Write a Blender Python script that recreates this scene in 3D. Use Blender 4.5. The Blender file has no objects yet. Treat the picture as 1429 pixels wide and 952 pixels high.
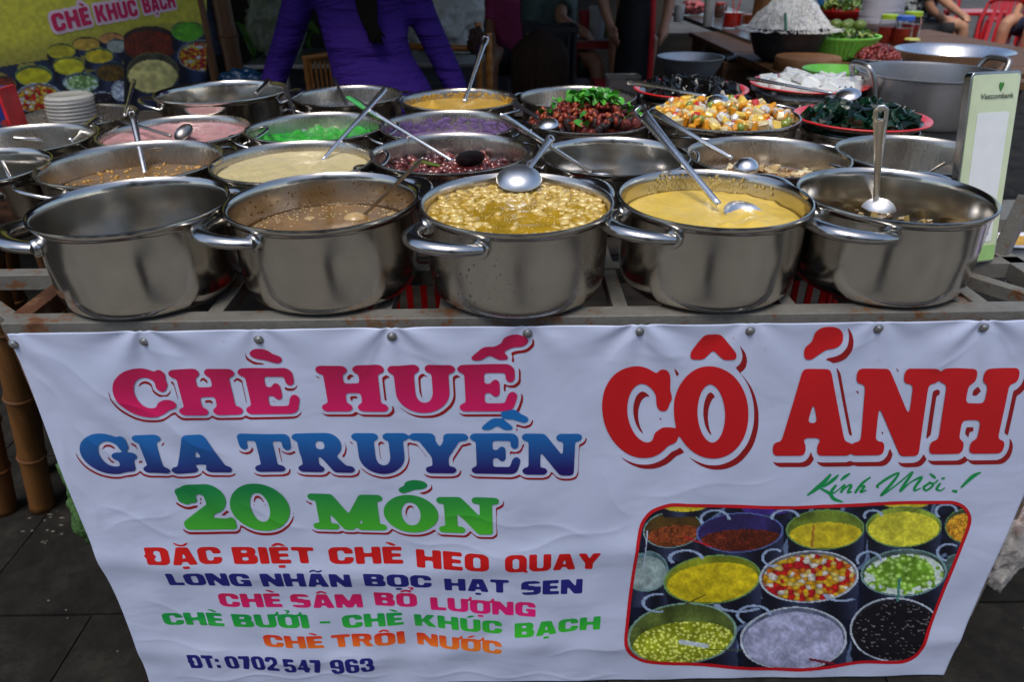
import bpy, bmesh, math, random, unicodedata
import numpy as np
from mathutils import Vector, Matrix, noise as mnoise

random.seed(7); RNG = np.random.RandomState(11)
S = bpy.context.scene
COL = S.collection
# ------------------------------------------------------------------ camera
FPX, PITCH, ROLL, YAW, CAMH = 970.6, 0.518, 0.0103, -0.0049, 1.3757
PW, PH = 1429, 952
FW = Vector((-math.sin(YAW)*math.cos(PITCH), math.cos(YAW)*math.cos(PITCH), -math.sin(PITCH)))
_r0 = Vector((math.cos(YAW), math.sin(YAW), 0)); _u0 = _r0.cross(FW)
RT = _r0*math.cos(ROLL) - _u0*math.sin(ROLL)
UP = _u0*math.cos(ROLL) + _r0*math.sin(ROLL)
CAM = Vector((0, -0.95, CAMH))
cd = bpy.data.cameras.new('camera'); cam = bpy.data.objects.new('camera', cd); COL.objects.link(cam)
cd.sensor_width = 36; cd.lens = 36*FPX/PW; cd.clip_start = 0.05; cd.clip_end = 400
cam.matrix_world = Matrix(((RT.x, UP.x, -FW.x, CAM.x), (RT.y, UP.y, -FW.y, CAM.y), (RT.z, UP.z, -FW.z, CAM.z), (0, 0, 0, 1)))
cd.dof.use_dof = True; cd.dof.focus_distance = 1.25; cd.dof.aperture_fstop = 4.5
S.camera = cam
# ------------------------------------------------------------------ sky, sun, exposure
SUN_EL, SUN_ROT = math.radians(66), math.radians(200)
w = bpy.data.worlds.new('World'); S.world = w; w.use_nodes = True
nt = w.node_tree; bg = nt.nodes['Background']
sky = nt.nodes.new('ShaderNodeTexSky'); sky.sky_type = 'NISHITA'; sky.sun_disc = False
sky.sun_elevation = SUN_EL; sky.sun_rotation = SUN_ROT; sky.air_density = 1.0; sky.dust_density = 2.2; sky.ozone_density = 2.0
nt.links.new(sky.outputs[0], bg.inputs[0]); bg.inputs[1].default_value = 0.11
sl = bpy.data.lights.new('sun', 'SUN'); sl.energy = 1.5; sl.angle = math.radians(25); sl.color = (1, .95, .88)
so = bpy.data.objects.new('sun', sl); COL.objects.link(so)
so.rotation_euler = (math.radians(24), 0, math.radians(-20))
S.view_settings.view_transform = 'Standard'; S.view_settings.look = 'None'; S.view_settings.exposure = 0.6
S.view_settings.gamma = 1.0
S.render.engine = 'CYCLES'
S.cycles.max_bounces = 8; S.cycles.glossy_bounces = 5; S.cycles.diffuse_bounces = 4

# ------------------------------------------------------------------ pixel helpers (photo pixels -> rays)
def ray(x, y): return FW + RT*((x-PW/2)/FPX) - UP*((y-PH/2)/FPX)
def PZ(x, y, z): d = ray(x, y); return CAM + d*((z-CAM.z)/d.z)
def PY(x, y, Y=0.0): d = ray(x, y); return CAM + d*((Y-CAM.y)/d.y)
def PD(x, y, D): return CAM + ray(x, y)*D
def PL(x, y, base, L, far=True):
    d = ray(x, y).normalized(); oc = CAM-base
    b = oc.dot(d); c = oc.dot(oc)-L*L; disc = b*b-c
    if disc < 0: return CAM + d*(-b)
    return CAM + d*(-b+math.sqrt(disc) if far else -b-math.sqrt(disc))

# ------------------------------------------------------------------ materials
MATS = {}
def srgb(r, g, b):
    f = lambda c: (c/255/12.92) if c/255 <= .04045 else ((c/255+.055)/1.055)**2.4
    return (f(r), f(g), f(b), 1)
def newmat(name):
    m = bpy.data.materials.new(name); m.use_nodes = True
    b = m.node_tree.nodes['Principled BSDF']; MATS[name] = m
    return m, m.node_tree, b
def ramp(nt, pairs):
    n = nt.nodes.new('ShaderNodeValToRGB'); e = n.color_ramp.elements
    while len(e) < len(pairs): e.new(.5)
    for k, (p, c) in enumerate(pairs): e[k].position = p; e[k].color = c
    return n
def noisetex(nt, scale, detail=3, rough=.6, coord='Object', stretch=None):
    tc = nt.nodes.new('ShaderNodeTexCoord'); n = nt.nodes.new('ShaderNodeTexNoise')
    n.inputs['Scale'].default_value = scale; n.inputs['Detail'].default_value = detail; n.inputs['Roughness'].default_value = rough
    if stretch:
        mp = nt.nodes.new('ShaderNodeMapping'); mp.inputs['Scale'].default_value = stretch
        nt.links.new(tc.outputs[coord], mp.inputs[0]); nt.links.new(mp.outputs[0], n.inputs[0])
    else: nt.links.new(tc.outputs[coord], n.inputs[0])
    return n
def bump(nt, b, src, strength, dist=.01):
    n = nt.nodes.new('ShaderNodeBump'); n.inputs['Strength'].default_value = strength; n.inputs['Distance'].default_value = dist
    nt.links.new(src, n.inputs['Height']); nt.links.new(n.outputs[0], b.inputs['Normal']); return n
def vary(c, k): return (min(1, c[0]*k), min(1, c[1]*k), min(1, c[2]*k), 1)
def M(name, col=(.5, .5, .5, 1), rough=.5, metal=0, var=.25, scale=30, bmp=0, bscale=None, coat=0, sss=0, trans=0, alpha=1, spec=None, stretch=None, rvar=0, ior=None):
    if name in MATS: return MATS[name]
    m, nt, b = newmat(name)
    n = noisetex(nt, scale, 4, .6, stretch=stretch)
    r = ramp(nt, [(.3, vary(col, 1-var)), (.7, vary(col, 1+var))])
    nt.links.new(n.outputs[0], r.inputs[0]); nt.links.new(r.outputs[0], b.inputs['Base Color'])
    b.inputs['Roughness'].default_value = rough; b.inputs['Metallic'].default_value = metal
    if rvar:
        mr = nt.nodes.new('ShaderNodeMapRange'); mr.inputs[3].default_value = max(0, rough-rvar); mr.inputs[4].default_value = min(1, rough+rvar)
        nt.links.new(n.outputs[0], mr.inputs[0]); nt.links.new(mr.outputs[0], b.inputs['Roughness'])
    if bmp:
        n2 = noisetex(nt, bscale or scale*3, 4, .6, stretch=stretch); bump(nt, b, n2.outputs[0], bmp, .01)
    if coat: b.inputs['Coat Weight'].default_value = coat; b.inputs['Coat Roughness'].default_value = .08
    if sss: b.inputs['Subsurface Weight'].default_value = sss; b.inputs['Subsurface Radius'].default_value = (.01, .006, .003)
    if trans: b.inputs['Transmission Weight'].default_value = trans
    if ior: b.inputs['IOR'].default_value = ior
    if alpha < 1: b.inputs['Alpha'].default_value = alpha
    if spec is not None: b.inputs['Specular IOR Level'].default_value = spec
    return m
def steel(name, col=(.62, .585, .53, 1), rough=.24, dirt=0.0, dirtcol=(.10, .07, .04, 1), streak=(1, 1, 1)):
    if name in MATS: return MATS[name]
    m, nt, b = newmat(name); b.inputs['Metallic'].default_value = 1
    n = noisetex(nt, 9, 5, .65); n.inputs['Distortion'].default_value = .6
    r = ramp(nt, [(.3, vary(col, .90)), (.7, vary(col, 1.06))]); nt.links.new(n.outputs[0], r.inputs[0])
    n2 = noisetex(nt, 60, 4, .7, stretch=(1, 1, .12))
    mr = nt.nodes.new('ShaderNodeMapRange'); mr.inputs[1].default_value = .3; mr.inputs[2].default_value = .7
    mr.inputs[3].default_value = rough*.92; mr.inputs[4].default_value = rough*1.1
    nt.links.new(n2.outputs[0], mr.inputs[0]); nt.links.new(mr.outputs[0], b.inputs['Roughness'])
    last = r.outputs[0]
    if dirt:
        n3 = noisetex(nt, 70, 6, .75)
        rr = ramp(nt, [(.60-dirt*.1, (0, 0, 0, 1)), (.70, (1, 1, 1, 1))]); nt.links.new(n3.outputs[0], rr.inputs[0])
        mx = nt.nodes.new('ShaderNodeMixRGB'); mx.inputs[2].default_value = dirtcol
        mul = nt.nodes.new('ShaderNodeMath'); mul.operation = 'MULTIPLY'; mul.inputs[1].default_value = min(1, dirt)
        nt.links.new(rr.outputs[0], mul.inputs[0]); nt.links.new(mul.outputs[0], mx.inputs[0]); nt.links.new(last, mx.inputs[1]); last = mx.outputs[0]
        inv = nt.nodes.new('ShaderNodeMath'); inv.operation = 'SUBTRACT'; inv.inputs[0].default_value = 1
        nt.links.new(mul.outputs[0], inv.inputs[1]); nt.links.new(inv.outputs[0], b.inputs['Metallic'])
    nt.links.new(last, b.inputs['Base Color'])
    n4 = noisetex(nt, 14, 3, .5); n5 = noisetex(nt, 350, 2, .5, stretch=(1, 1, .05))
    ad = nt.nodes.new('ShaderNodeMath'); ad.operation = 'MULTIPLY_ADD'; ad.inputs[1].default_value = .02
    nt.links.new(n5.outputs[0], ad.inputs[0]); nt.links.new(n4.outputs[0], ad.inputs[2])
    bump(nt, b, ad.outputs[0], .035, .02)
    return m
def gradient_mat(name, c0, c1, z0, z1, rough=.45):
    m, nt, b = newmat(name)
    g = nt.nodes.new('ShaderNodeNewGeometry'); sp = nt.nodes.new('ShaderNodeSeparateXYZ'); nt.links.new(g.outputs['Position'], sp.inputs[0])
    mr = nt.nodes.new('ShaderNodeMapRange'); mr.inputs[1].default_value = z0; mr.inputs[2].default_value = z1
    nt.links.new(sp.outputs[2], mr.inputs[0])
    r = ramp(nt, [(0, c0), (1, c1)]); nt.links.new(mr.outputs[0], r.inputs[0]); nt.links.new(r.outputs[0], b.inputs['Base Color'])
    b.inputs['Roughness'].default_value = rough
    return m
def attr_mat(name, rough=.5, dim=1.0):
    m, nt, b = newmat(name); a = nt.nodes.new('ShaderNodeVertexColor'); a.layer_name = 'print'
    nt.links.new(a.outputs[0], b.inputs['Base Color']); b.inputs['Roughness'].default_value = rough
    return m

# ------------------------------------------------------------------ mesh builder (world coordinates)
class MB:
    def __init__(s): s.v = []; s.f = []
    def add(s, vs, fs):
        o = len(s.v); s.v += [tuple(v) for v in vs]; s.f += [tuple(i+o for i in f) for f in fs]; return s
    def box(s, lo, hi, rot=None, org=None):
        (a, b, c), (d, e, f) = lo, hi
        vs = [Vector(p) for p in ((a, b, c), (d, b, c), (d, e, c), (a, e, c), (a, b, f), (d, b, f), (d, e, f), (a, e, f))]
        if rot is not None: vs = [org+rot@(v-org) for v in vs]
        return s.add(vs, [(3, 2, 1, 0), (4, 5, 6, 7), (0, 1, 5, 4), (1, 2, 6, 5), (2, 3, 7, 6), (3, 0, 4, 7)])
    def beam(s, p, q, wx, wz, up=Vector((0, 0, 1))):
        p = Vector(p); q = Vector(q); d = (q-p).normalized(); sd = d.cross(up)
        if sd.length < 1e-4: sd = Vector((1, 0, 0))
        sd.normalize(); u = sd.cross(d)
        vs = []
        for c in (p, q):
            for a, b in ((-1, -1), (1, -1), (1, 1), (-1, 1)): vs.append(c+sd*(a*wx/2)+u*(b*wz/2))
        return s.add(vs, [(3, 2, 1, 0), (4, 5, 6, 7), (0, 1, 5, 4), (1, 2, 6, 5), (2, 3, 7, 6), (3, 0, 4, 7)])
    def lathe(s, c, prof, seg=48, axis=None, sx=1, sy=1, rot=0, wob=None):
        c = Vector(c); vs = []; fs = []
        R = Matrix.Identity(3)
        if axis is not None: R = Vector((0, 0, 1)).rotation_difference(Vector(axis)).to_matrix()
        ring = []
        for (r, z) in prof:
            if abs(r) < 1e-6: ring.append([len(vs)]); vs.append(c+R@Vector((0, 0, z)))
            else:
                ids = []
                for k in range(seg):
                    a = 2*math.pi*k/seg+rot; rr = r*(wob(a, z) if wob else 1)
                    ids.append(len(vs)); vs.append(c+R@Vector((rr*math.cos(a)*sx, rr*math.sin(a)*sy, z)))
                ring.append(ids)
        for A, B in zip(ring, ring[1:]):
            if len(A) == 1 and len(B) == 1: continue
            for k in range(seg):
                k2 = (k+1) % seg
                if len(A) == 1: fs.append((A[0], B[k], B[k2]))
                elif len(B) == 1: fs.append((A[k2], A[k], B[0]))
                else: fs.append((A[k2], A[k], B[k], B[k2]))
        # outward when profile goes bottom->top on the outside
        fs = [tuple(reversed(f)) for f in fs]
        return s.add(vs, fs)
    def tube(s, pts, rad, seg=10, flat=1.0, cap=True, up=Vector((0, 0, 1))):
        pts = [Vector(p) for p in pts]; n = len(pts)
        if not hasattr(rad, '__len__'): rad = [rad]*n
        vs = []; fs = []; prev = None
        for i, p in enumerate(pts):
            t = (pts[min(i+1, n-1)]-pts[max(i-1, 0)]).normalized()
            if prev is None:
                a = t.cross(up)
                if a.length < 1e-3: a = t.cross(Vector((1, 0, 0)))
            else: a = prev - t*prev.dot(t)
            a.normalize(); prev = a; b = a.cross(t)
            for k in range(seg):
                th = 2*math.pi*k/seg
                vs.append(p+a*(math.cos(th)*rad[i])+b*(math.sin(th)*rad[i]*flat))
        for i in range(n-1):
            for k in range(seg):
                k2 = (k+1) % seg; fs.append((i*seg+k, i*seg+k2, (i+1)*seg+k2, (i+1)*seg+k))
        if cap: fs.append(tuple(reversed(range(seg)))); fs.append(tuple(range((n-1)*seg, n*seg)))
        return s.add(vs, fs)
    def ell(s, c, rx, ry, rz, seg=12, rings=8, rot=None):
        c = Vector(c); vs = [Vector((0, 0, -rz))]; fs = []
        for i in range(1, rings):
            ph = -math.pi/2+math.pi*i/rings
            for k in range(seg):
                a = 2*math.pi*k/seg; vs.append(Vector((rx*math.cos(ph)*math.cos(a), ry*math.cos(ph)*math.sin(a), rz*math.sin(ph))))
        vs.append(Vector((0, 0, rz)))
        for k in range(seg): fs.append((0, 1+(k+1) % seg, 1+k))
        for i in range(rings-2):
            for k in range(seg):
                a = 1+i*seg+k; b = 1+i*seg+(k+1) % seg; fs.append((a, b, b+seg, a+seg))
        t = len(vs)-1; o = 1+(rings-2)*seg
        for k in range(seg): fs.append((t, o+k, o+(k+1) % seg))
        if rot is not None: vs = [rot@v for v in vs]
        return s.add([c+v for v in vs], fs)
    def prism(s, poly, thick, n):
        n = Vector(n).normalized(); k = len(poly); poly = [Vector(p) for p in poly]
        return s.add(poly+[p-n*thick for p in poly], [tuple(range(k)), tuple(range(2*k-1, k-1, -1))]+[(i, i+k, (i+1) % k+k, (i+1) % k) for i in range(k)])
    def mesh(s, name, off=Vector((0, 0, 0)), smooth=True):
        me = bpy.data.meshes.new(name); me.from_pydata([(x-off.x, y-off.y, z-off.z) for x, y, z in s.v], [], s.f)
        if smooth: me.shade_smooth()
        me.update(); return me
def wloc(o):
    l = Vector((0, 0, 0))
    while o is not None: l += o.location; o = o.parent
    return l
def build(name, mb, mat, parent=None, smooth=True, sharp=True, bevel=0):
    if parent is not None: off = wloc(parent)
    else:
        a = np.array(mb.v); off = Vector(((a[:, 0].min()+a[:, 0].max())/2, (a[:, 1].min()+a[:, 1].max())/2, a[:, 2].min()))
    me = mb.mesh(name, off, smooth)
    if smooth and sharp: me.set_sharp_from_angle(angle=math.radians(38))
    me.materials.append(mat)
    o = bpy.data.objects.new(name, me); COL.objects.link(o); o.parent = parent
    if parent is None: o.location = off
    if bevel:
        bv = o.modifiers.new('bevel', 'BEVEL'); bv.width = bevel; bv.segments = 2; bv.limit_method = 'ANGLE'
    return o
def thing(name, loc, label, cat, group=None):
    o = bpy.data.objects.new(name, None); o.empty_display_size = .05; COL.objects.link(o); o.location = Vector(loc)
    return tag(o, label, cat, group)
def tag(o, label=None, cat=None, group=None, kind=None):
    if label: o['label'] = label
    if cat: o['category'] = cat
    if group: o['group'] = group
    if kind: o['kind'] = kind
    return o
def piece(name, me, parent, loc, rot=(0, 0, 0), scale=1):
    o = bpy.data.objects.new(name, me); COL.objects.link(o); o.parent = parent
    o.location = Vector(loc)-wloc(parent); o.rotation_euler = rot
    o.scale = (scale,)*3 if not hasattr(scale, '__len__') else scale
    return o
def lab(o, l): o['label'] = l; return o
def fbm(p, oct=3): return mnoise.fractal(Vector(p), 1.0, 2.0, oct)
def remesh(o, vox, sm=4):
    r = o.modifiers.new('remesh', 'REMESH'); r.mode = 'VOXEL'; r.voxel_size = vox; r.use_smooth_shade = True
    if sm: q = o.modifiers.new('smooth', 'SMOOTH'); q.iterations = sm; q.factor = .5
    return o

# ================================================================== THE SETTING
m_ground = M('asphalt_ground', (.055, .052, .046, 1), .85, var=.5, scale=3, bmp=.5, bscale=90)
def slab_mat():
    m, nt, b = newmat('paving_stone')
    n = noisetex(nt, 5, 8, .72); r = ramp(nt, [(.30, (.004, .0034, .0026, 1)), (.50, (.0125, .011, .0085, 1)), (.78, (.040, .036, .028, 1))])
    nt.links.new(n.outputs[0], r.inputs[0])
    n2 = noisetex(nt, 26, 5, .7); r2 = ramp(nt, [(.38, (.45, .43, .40, 1)), (.56, (1, 1, 1, 1))]); nt.links.new(n2.outputs[0], r2.inputs[0])
    mx = nt.nodes.new('ShaderNodeMixRGB'); mx.blend_type = 'MULTIPLY'; mx.inputs[0].default_value = .8
    nt.links.new(r.outputs[0], mx.inputs[1]); nt.links.new(r2.outputs[0], mx.inputs[2]); nt.links.new(mx.outputs[0], b.inputs['Base Color'])
    b.inputs['Roughness'].default_value = .85; b.inputs['Specular IOR Level'].default_value = .25
    n3 = noisetex(nt, 140, 6, .75); bump(nt, b, n3.outputs[0], .55, .006)
    return m
m_slab = slab_mat()
gr = MB().box((-60, -40, -.12), (60, 60, -.02))
ground = build('ground', gr, m_ground, smooth=False); tag(ground, 'dark asphalt ground under the market', kind='structure')
pave = bpy.data.objects.new('pavement', None); COL.objects.link(pave); pave.location = (0, 0, 0)
tag(pave, 'worn grey stone slab pavement around the stall', kind='structure')
sm = MB().box((-.2975, -.2975, -.045), (.2975, .2975, 0)).mesh('paving_slab', smooth=False); sm.materials.append(m_slab)
for i in range(-6, 16):
    for j in range(0, 17):
        if (j > 8 and i < 0): continue
        x = i*.6-.10+(.3 if j % 2 else 0); y = j*.6-.125
        piece('paving_slab', sm, pave, (x, y, RNG.uniform(-.003, .001)), (RNG.uniform(-.002, .002), RNG.uniform(-.002, .002), RNG.choice([0, math.pi])))
# street opposite (behind the viewer): plain shop fronts the steel reflects
m_plaster = M('old_plaster', (.55, .51, .44, 1), .8, var=.2, scale=2, bmp=.2)
m_darkopen = M('dark_shutter', (.05, .05, .05, 1), .5, var=.3)
rd = build('road', MB().box((-30, -8.95, -.019), (30, -.44, -.006)), M('worn_concrete_road', (.125, .118, .10, 1), .8, var=.25, scale=1.5, bmp=.3, bscale=60), smooth=False); tag(rd, 'pale worn street in front of the stall', kind='structure')
refl_post = build('reflection_post', MB().lathe((.02, -1.75, -.01), [(.15, 0), (.145, .4), (.12, 3.2), (0, 3.2)], 24), M('dark_post', (.03, .03, .032, 1), .6, var=.3)); tag(refl_post, 'added dark post behind the viewer, mirrored as a streak in the pots', kind='structure')  # invented post: its mirror image stands in for the viewer's dark streak
sw = build('street_wall', MB().box((-14, -9.4, -.02), (14, -9, 5.2)), m_plaster, smooth=False); tag(sw, 'plastered shop row across the street', kind='structure')
for k in range(7): build('shutter', MB().box((-12.6+k*3.7, -8.99, 0), (-10.2+k*3.7, -8.9, 2.7)), m_darkopen, sw, smooth=False)

# market roof over the eating area at the back, unseen; extent set for its shade
m_roof = M('roof_sheet', (.10, .09, .08, 1), .7, var=.3, scale=4)
roof = thing('market_roof', (-2, 5, 0), 'dark corrugated market roof out of view, shading the eating area behind the stall', 'roof')
rp = []
n = 90
for k in range(n+1):
    x = -6.5+7.75*k/n; z = 2.62+.02*math.sin(k*math.pi/1.5)
    rp.append((x, z))
mb = MB(); vs = []; fs = []
for x, z in rp: vs += [(x, 1.0, z-.30), (x, 9.5, z+.2)]
for k in range(n): fs.append((2*k, 2*k+2, 2*k+3, 2*k+1))
build('roof_sheet', mb.add(vs, fs), m_roof, roof)
m_post = M('bamboo_dark', (.16, .085, .035, 1), .5, var=.35, scale=20, stretch=(3, 3, .4))
for x, y in ((-6.3, 1.2), (-6.3, 9.2), (.95, 9.2), (-2.2, 9.2)): build('roof_post', MB().tube([(x, y, 0), (x, y, 2.75)], .06), m_post, roof)
m_wall = M('back_wall', (.035, .028, .022, 1), .85, var=.4, scale=3)
bw = build('market_wall', MB().box((-6.4, 9.0, -.02), (2.1, 9.15, 2.8)), m_wall, smooth=False)
tag(bw, 'dark brown back wall of the market behind the diners', 'wall')
lw = build('market_wall', MB().box((-6.6, 1.5, -.02), (-6.45, 9.15, 2.6)), m_wall, smooth=False)
tag(lw, 'dark side wall of the market beyond the yellow banner', 'wall')

# ================================================================== STALL FRAME (painted angle iron)
def frame_mat(name, rust):
    m, nt, b = newmat(name)
    n = noisetex(nt, 18, 8, .75); r = ramp(nt, [(rust-.08, (.085, .032, .012, 1)), (rust, (.15, .07, .03, 1)), (rust+.05, (.125, .12, .105, 1)), (.85, (.205, .20, .178, 1))])
    nt.links.new(n.outputs[0], r.inputs[0]); nt.links.new(r.outputs[0], b.inputs['Base Color'])
    b.inputs['Roughness'].default_value = .5; n2 = noisetex(nt, 160, 5, .7); bump(nt, b, n2.outputs[0], .35, .004)
    return m
m_rail = frame_mat('painted_iron', .40); m_rust = frame_mat('rusty_iron', .60)
TZ = .875
XL, XR, YB = -.785, .925, 1.62
fr = thing('stall_frame', (0, .7, 0), 'grey painted angle iron stall frame with rust stains', 'stall')
def rail(p, q, mat=m_rail, w=.032, h=.032): return build('rail', MB().beam(p, q, w, h), mat, fr, bevel=.0015)
rail((XL, .020, TZ-.016), (XR+.14, .020, TZ-.016), w=.034)
for y in (.205, .43, .70, .98, 1.25, YB): rail((XL-.58, y, TZ-.0165), (XR+.2, y, TZ-.0165), w=.03, h=.030)
for x in (-.47, -.20, -.10, .18, .27, .45, .57, .76): rail((x, .038, TZ-.018), (x+.0, YB-.016, TZ-.018), w=.024, h=.026)
rail((XL+.012, .038, TZ-.0175), (XL+.012, YB-.016, TZ-.0175), m_rust)
rail((XR-.012, .038, TZ-.0175), (XR-.012, YB-.016, TZ-.0175))
rail((XL+.01, .03, TZ-.022), (XL-.19, .19, TZ-.022), w=.022, h=.024)
rail((XR-.02, .04, TZ-.022), (XR-.13, .19, TZ-.022), w=.022, h=.024)
rail((XR-.16, .04, TZ-.021), (XR-.30, .19, TZ-.021), w=.020, h=.022)
for x, y in ((XL+.012, .03), (XR-.012, .03), (XL+.012, YB-.03), (XR-.012, YB-.03)):
    build('leg', MB().beam((x, y, 0), (x, y, TZ-.034), .034, .034, up=Vector((0, 1, 0))), m_rust, fr, bevel=.0015)
# short upright bracket at the right end, with a slanting arm
rail((.905, .235, TZ-.03), (.935, .255, TZ+.10), w=.024, h=.024)
rail((.935, .255, TZ+.10), (1.20, .27, TZ+.09), w=.024, h=.024)
# shelf boards under the grid
m_board = M('shelf_board', (.055, .045, .035, 1), .7, var=.4, scale=6, stretch=(.3, 4, 4), bmp=.2)
for k in range(7):
    y = .10+k*.2
    build('shelf_board', MB().box((XL+.04, y, .50), (XR-.04, y+.185, .52)), m_board, fr, smooth=False, bevel=.002)

# ================================================================== BANNER
m_vinyl = None
def vinyl():
    m, nt, b = newmat('vinyl_banner')
    n = noisetex(nt, 4, 4, .6); r = ramp(nt, [(.3, (.46, .52, .70, 1)), (.7, (.52, .575, .76, 1))])
    nt.links.new(n.outputs[0], r.inputs[0])
    n2 = noisetex(nt, 55, 6, .8); r2 = ramp(nt, [(.25, (.72, .70, .66, 1)), (.36, (1, 1, 1, 1))]); nt.links.new(n2.outputs[0], r2.inputs[0])
    mx = nt.nodes.new('ShaderNodeMixRGB'); mx.blend_type = 'MULTIPLY'; mx.inputs[0].default_value = 1
    nt.links.new(r.outputs[0], mx.inputs[1]); nt.links.new(r2.outputs[0], mx.inputs[2]); nt.links.new(mx.outputs[0], b.inputs['Base Color'])
    b.inputs['Roughness'].default_value = .48
    n3 = noisetex(nt, 5, 3, .5, stretch=(1, 1, 1.4)); n3.inputs['Distortion'].default_value = .4
    bump(nt, b, n3.outputs[0], .20, .03)
    return m
m_vinyl = vinyl()
BX0, BX1, BZ0, BZ1 = -.774, .924, -.0, .8635
BX1 = .924; BZ0 = .004
SCREWS = [(24, 476), (204, 474), (363, 471), (548, 466), (736, 462), (891, 460), (1045, 459), (1223, 456), (1369, 454)]
SP = [PY(x, y) for x, y in SCREWS]
_wv = [(RNG.uniform(2, 7), RNG.uniform(0, 6.28), RNG.uniform(-1.2, 1.2), RNG.uniform(.0002, .0006)) for _ in range(9)]
_c = lambda x0, y0, x1, y1, a, wd: (PY(x0, y0).x, PY(x0, y0).z, PY(x1, y1).x, PY(x1, y1).z, a, wd)
CREASES = [_c(40, 480, 330, 640, .0030, .010), (_c(30, 500, 210, 690, .0035, .012)), _c(60, 560, 150, 740, .0025, .010), _c(140, 700, 260, 745, .0022, .007), _c(150, 735, 250, 705, .0016, .006), _c(330, 700, 440, 735, .0018, .007),
  _c(600, 712, 840, 740, .0020, .008), _c(700, 765, 880, 725, .0022, .008), _c(560, 745, 720, 770, .0018, .007), _c(200, 830, 330, 872, .0020, .008), _c(180, 880, 330, 900, .0016, .007), _c(760, 905, 880, 890, .0022, .008), _c(330, 925, 520, 905, .0014, .007),
  _c(548, 468, 500, 520, .0018, .008), _c(548, 468, 620, 515, .0018, .008), _c(1369, 456, 1300, 520, .0024, .009), _c(1369, 456, 1420, 500, .002, .008), _c(891, 462, 850, 510, .0018, .008), _c(891, 462, 950, 500, .0016, .008), _c(204, 476, 260, 505, .0018, .008), _c(1223, 458, 1180, 490, .0014, .007),
  _c(830, 650, 880, 720, .0016, .009), _c(1100, 660, 880, 690, .0014, .008), _c(240, 938, 560, 930, .0020, .004), _c(560, 930, 880, 936, .0018, .004)]
def bsurf(X, Z):
    """y offset of the cloth (negative = towards the street)"""
    X = np.asarray(X, float); Z = np.asarray(Z, float); t = (BZ1-Z)/(BZ1-BZ0)
    y = -.006-.012*t**1.5
    for f, p, s, a in _wv: y = y + a*(.25+1.1*t)*np.sin(f*2*math.pi*(X+s*Z)/1.0+p)
    # folds radiating from the screws
    for k, q in enumerate(SP):
        dx = X-q.x; dz = BZ1-Z; th = np.arctan2(dx, dz+.012); rr = np.hypot(dx, dz)
        am = .0022 if k in (1, 3, 5, 8) else .001
        y = y + am*np.cos(th*7+k)*np.exp(-((rr-.05)/.07)**2)
        y = y + .004*np.exp(-(rr/.02)**2)*0
    # long diagonal creases from the top left corner
    for ang, a, wd in ((.62, .0035, .022), (.85, .003, .03), (1.08, .0025, .03)):
        dd = (X-BX0)*math.cos(ang)-(BZ1-Z)*math.sin(ang); al = (X-BX0)*math.sin(ang)+(BZ1-Z)*math.cos(ang)
        y = y - a*np.exp(-(dd/wd)**2)*np.exp(-((al-.28)/.26)**2)
    for (x0, z0, x1, z1, a, wd) in CREASES:
        L = math.hypot(x1-x0, z1-z0); ux, uz = (x1-x0)/L, (z1-z0)/L
        al = (X-x0)*ux+(Z-z0)*uz; dd = -(X-x0)*uz+(Z-z0)*ux+.008*np.sin(al*40+x0*30)
        y = y - .6*a*np.exp(-np.abs(dd)/wd)*np.clip(al/L*6, 0, 1)*np.clip((1-al/L)*6, 0, 1)
    # horizontal sag below the big words, softly pleated
    y = y - .005*np.exp(-((Z-(.36+.03*np.sin(5*X)))/.035)**2)*(X < .25) - .003*np.exp(-((Z-(.10+.02*np.sin(7*X+1)))/.03)**2)
    return y
ban = thing('advertising_banner', ((BX0+BX1)/2, 0, BZ0), 'white vinyl dessert banner with red, pink, blue and green lettering on the stall front', 'banner')
def grid_mesh(name, X, Yf, Z, mat, parent, off=0.0, cols=None, mask=None):
    ny, nx = X.shape; Y = Yf+off
    L = wloc(parent)
    V = np.stack([X-L.x, Y-L.y, Z-L.z], -1).reshape(-1, 3)
    a = (np.arange(ny-1)[:, None]*nx+np.arange(nx-1)[None, :])
    F = np.stack([a, a+1, a+nx+1, a+nx], -1).reshape(-1, 4)
    if mask is not None:
        mk = (mask[:-1, :-1] & mask[1:, :-1] & mask[:-1, 1:] & mask[1:, 1:]).reshape(-1); F = F[mk]
    me = bpy.data.meshes.new(name); me.from_pydata(V.tolist(), [], F.tolist()); me.shade_smooth(); me.materials.append(mat)
    if cols is not None:
        at = me.color_attributes.new('print', 'FLOAT_COLOR', 'POINT')
        c = np.concatenate([cols.reshape(-1, 3), np.ones((nx*ny, 1))], 1).astype(np.float32); at.data.foreach_set('color', c.ravel())
    o = bpy.data.objects.new(name, me); COL.objects.link(o); o.parent = parent
    return o
nx, ny = 560, 290
gx, gz = np.meshgrid(np.linspace(BX0, BX1, nx), np.linspace(BZ0, BZ1, ny))
cloth = grid_mesh('cloth', gx+.004*np.sin(9*gz)*np.exp(-((gx-BX0)/.06)**2), bsurf(gx, gz), gz, m_vinyl, ban)
sd_ = cloth.modifiers.new('thickness', 'SOLIDIFY'); sd_.thickness = .0008; sd_.offset = 0
m_screw = steel('screw_steel', (.45, .44, .42, 1), .35)
for q in SP:
    c = Vector((q.x, float(bsurf(q.x, q.z))-.0012, q.z))
    o = build('screw', MB().lathe(c, [(0, -.001), (.0075, -.001), (.0078, .0005), (.0055, .0016), (.005, .0020), (.0046, .0040), (.0028, .0052), (0, .0054)], 16, axis=(0, -1, 0)), m_screw, ban)

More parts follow.
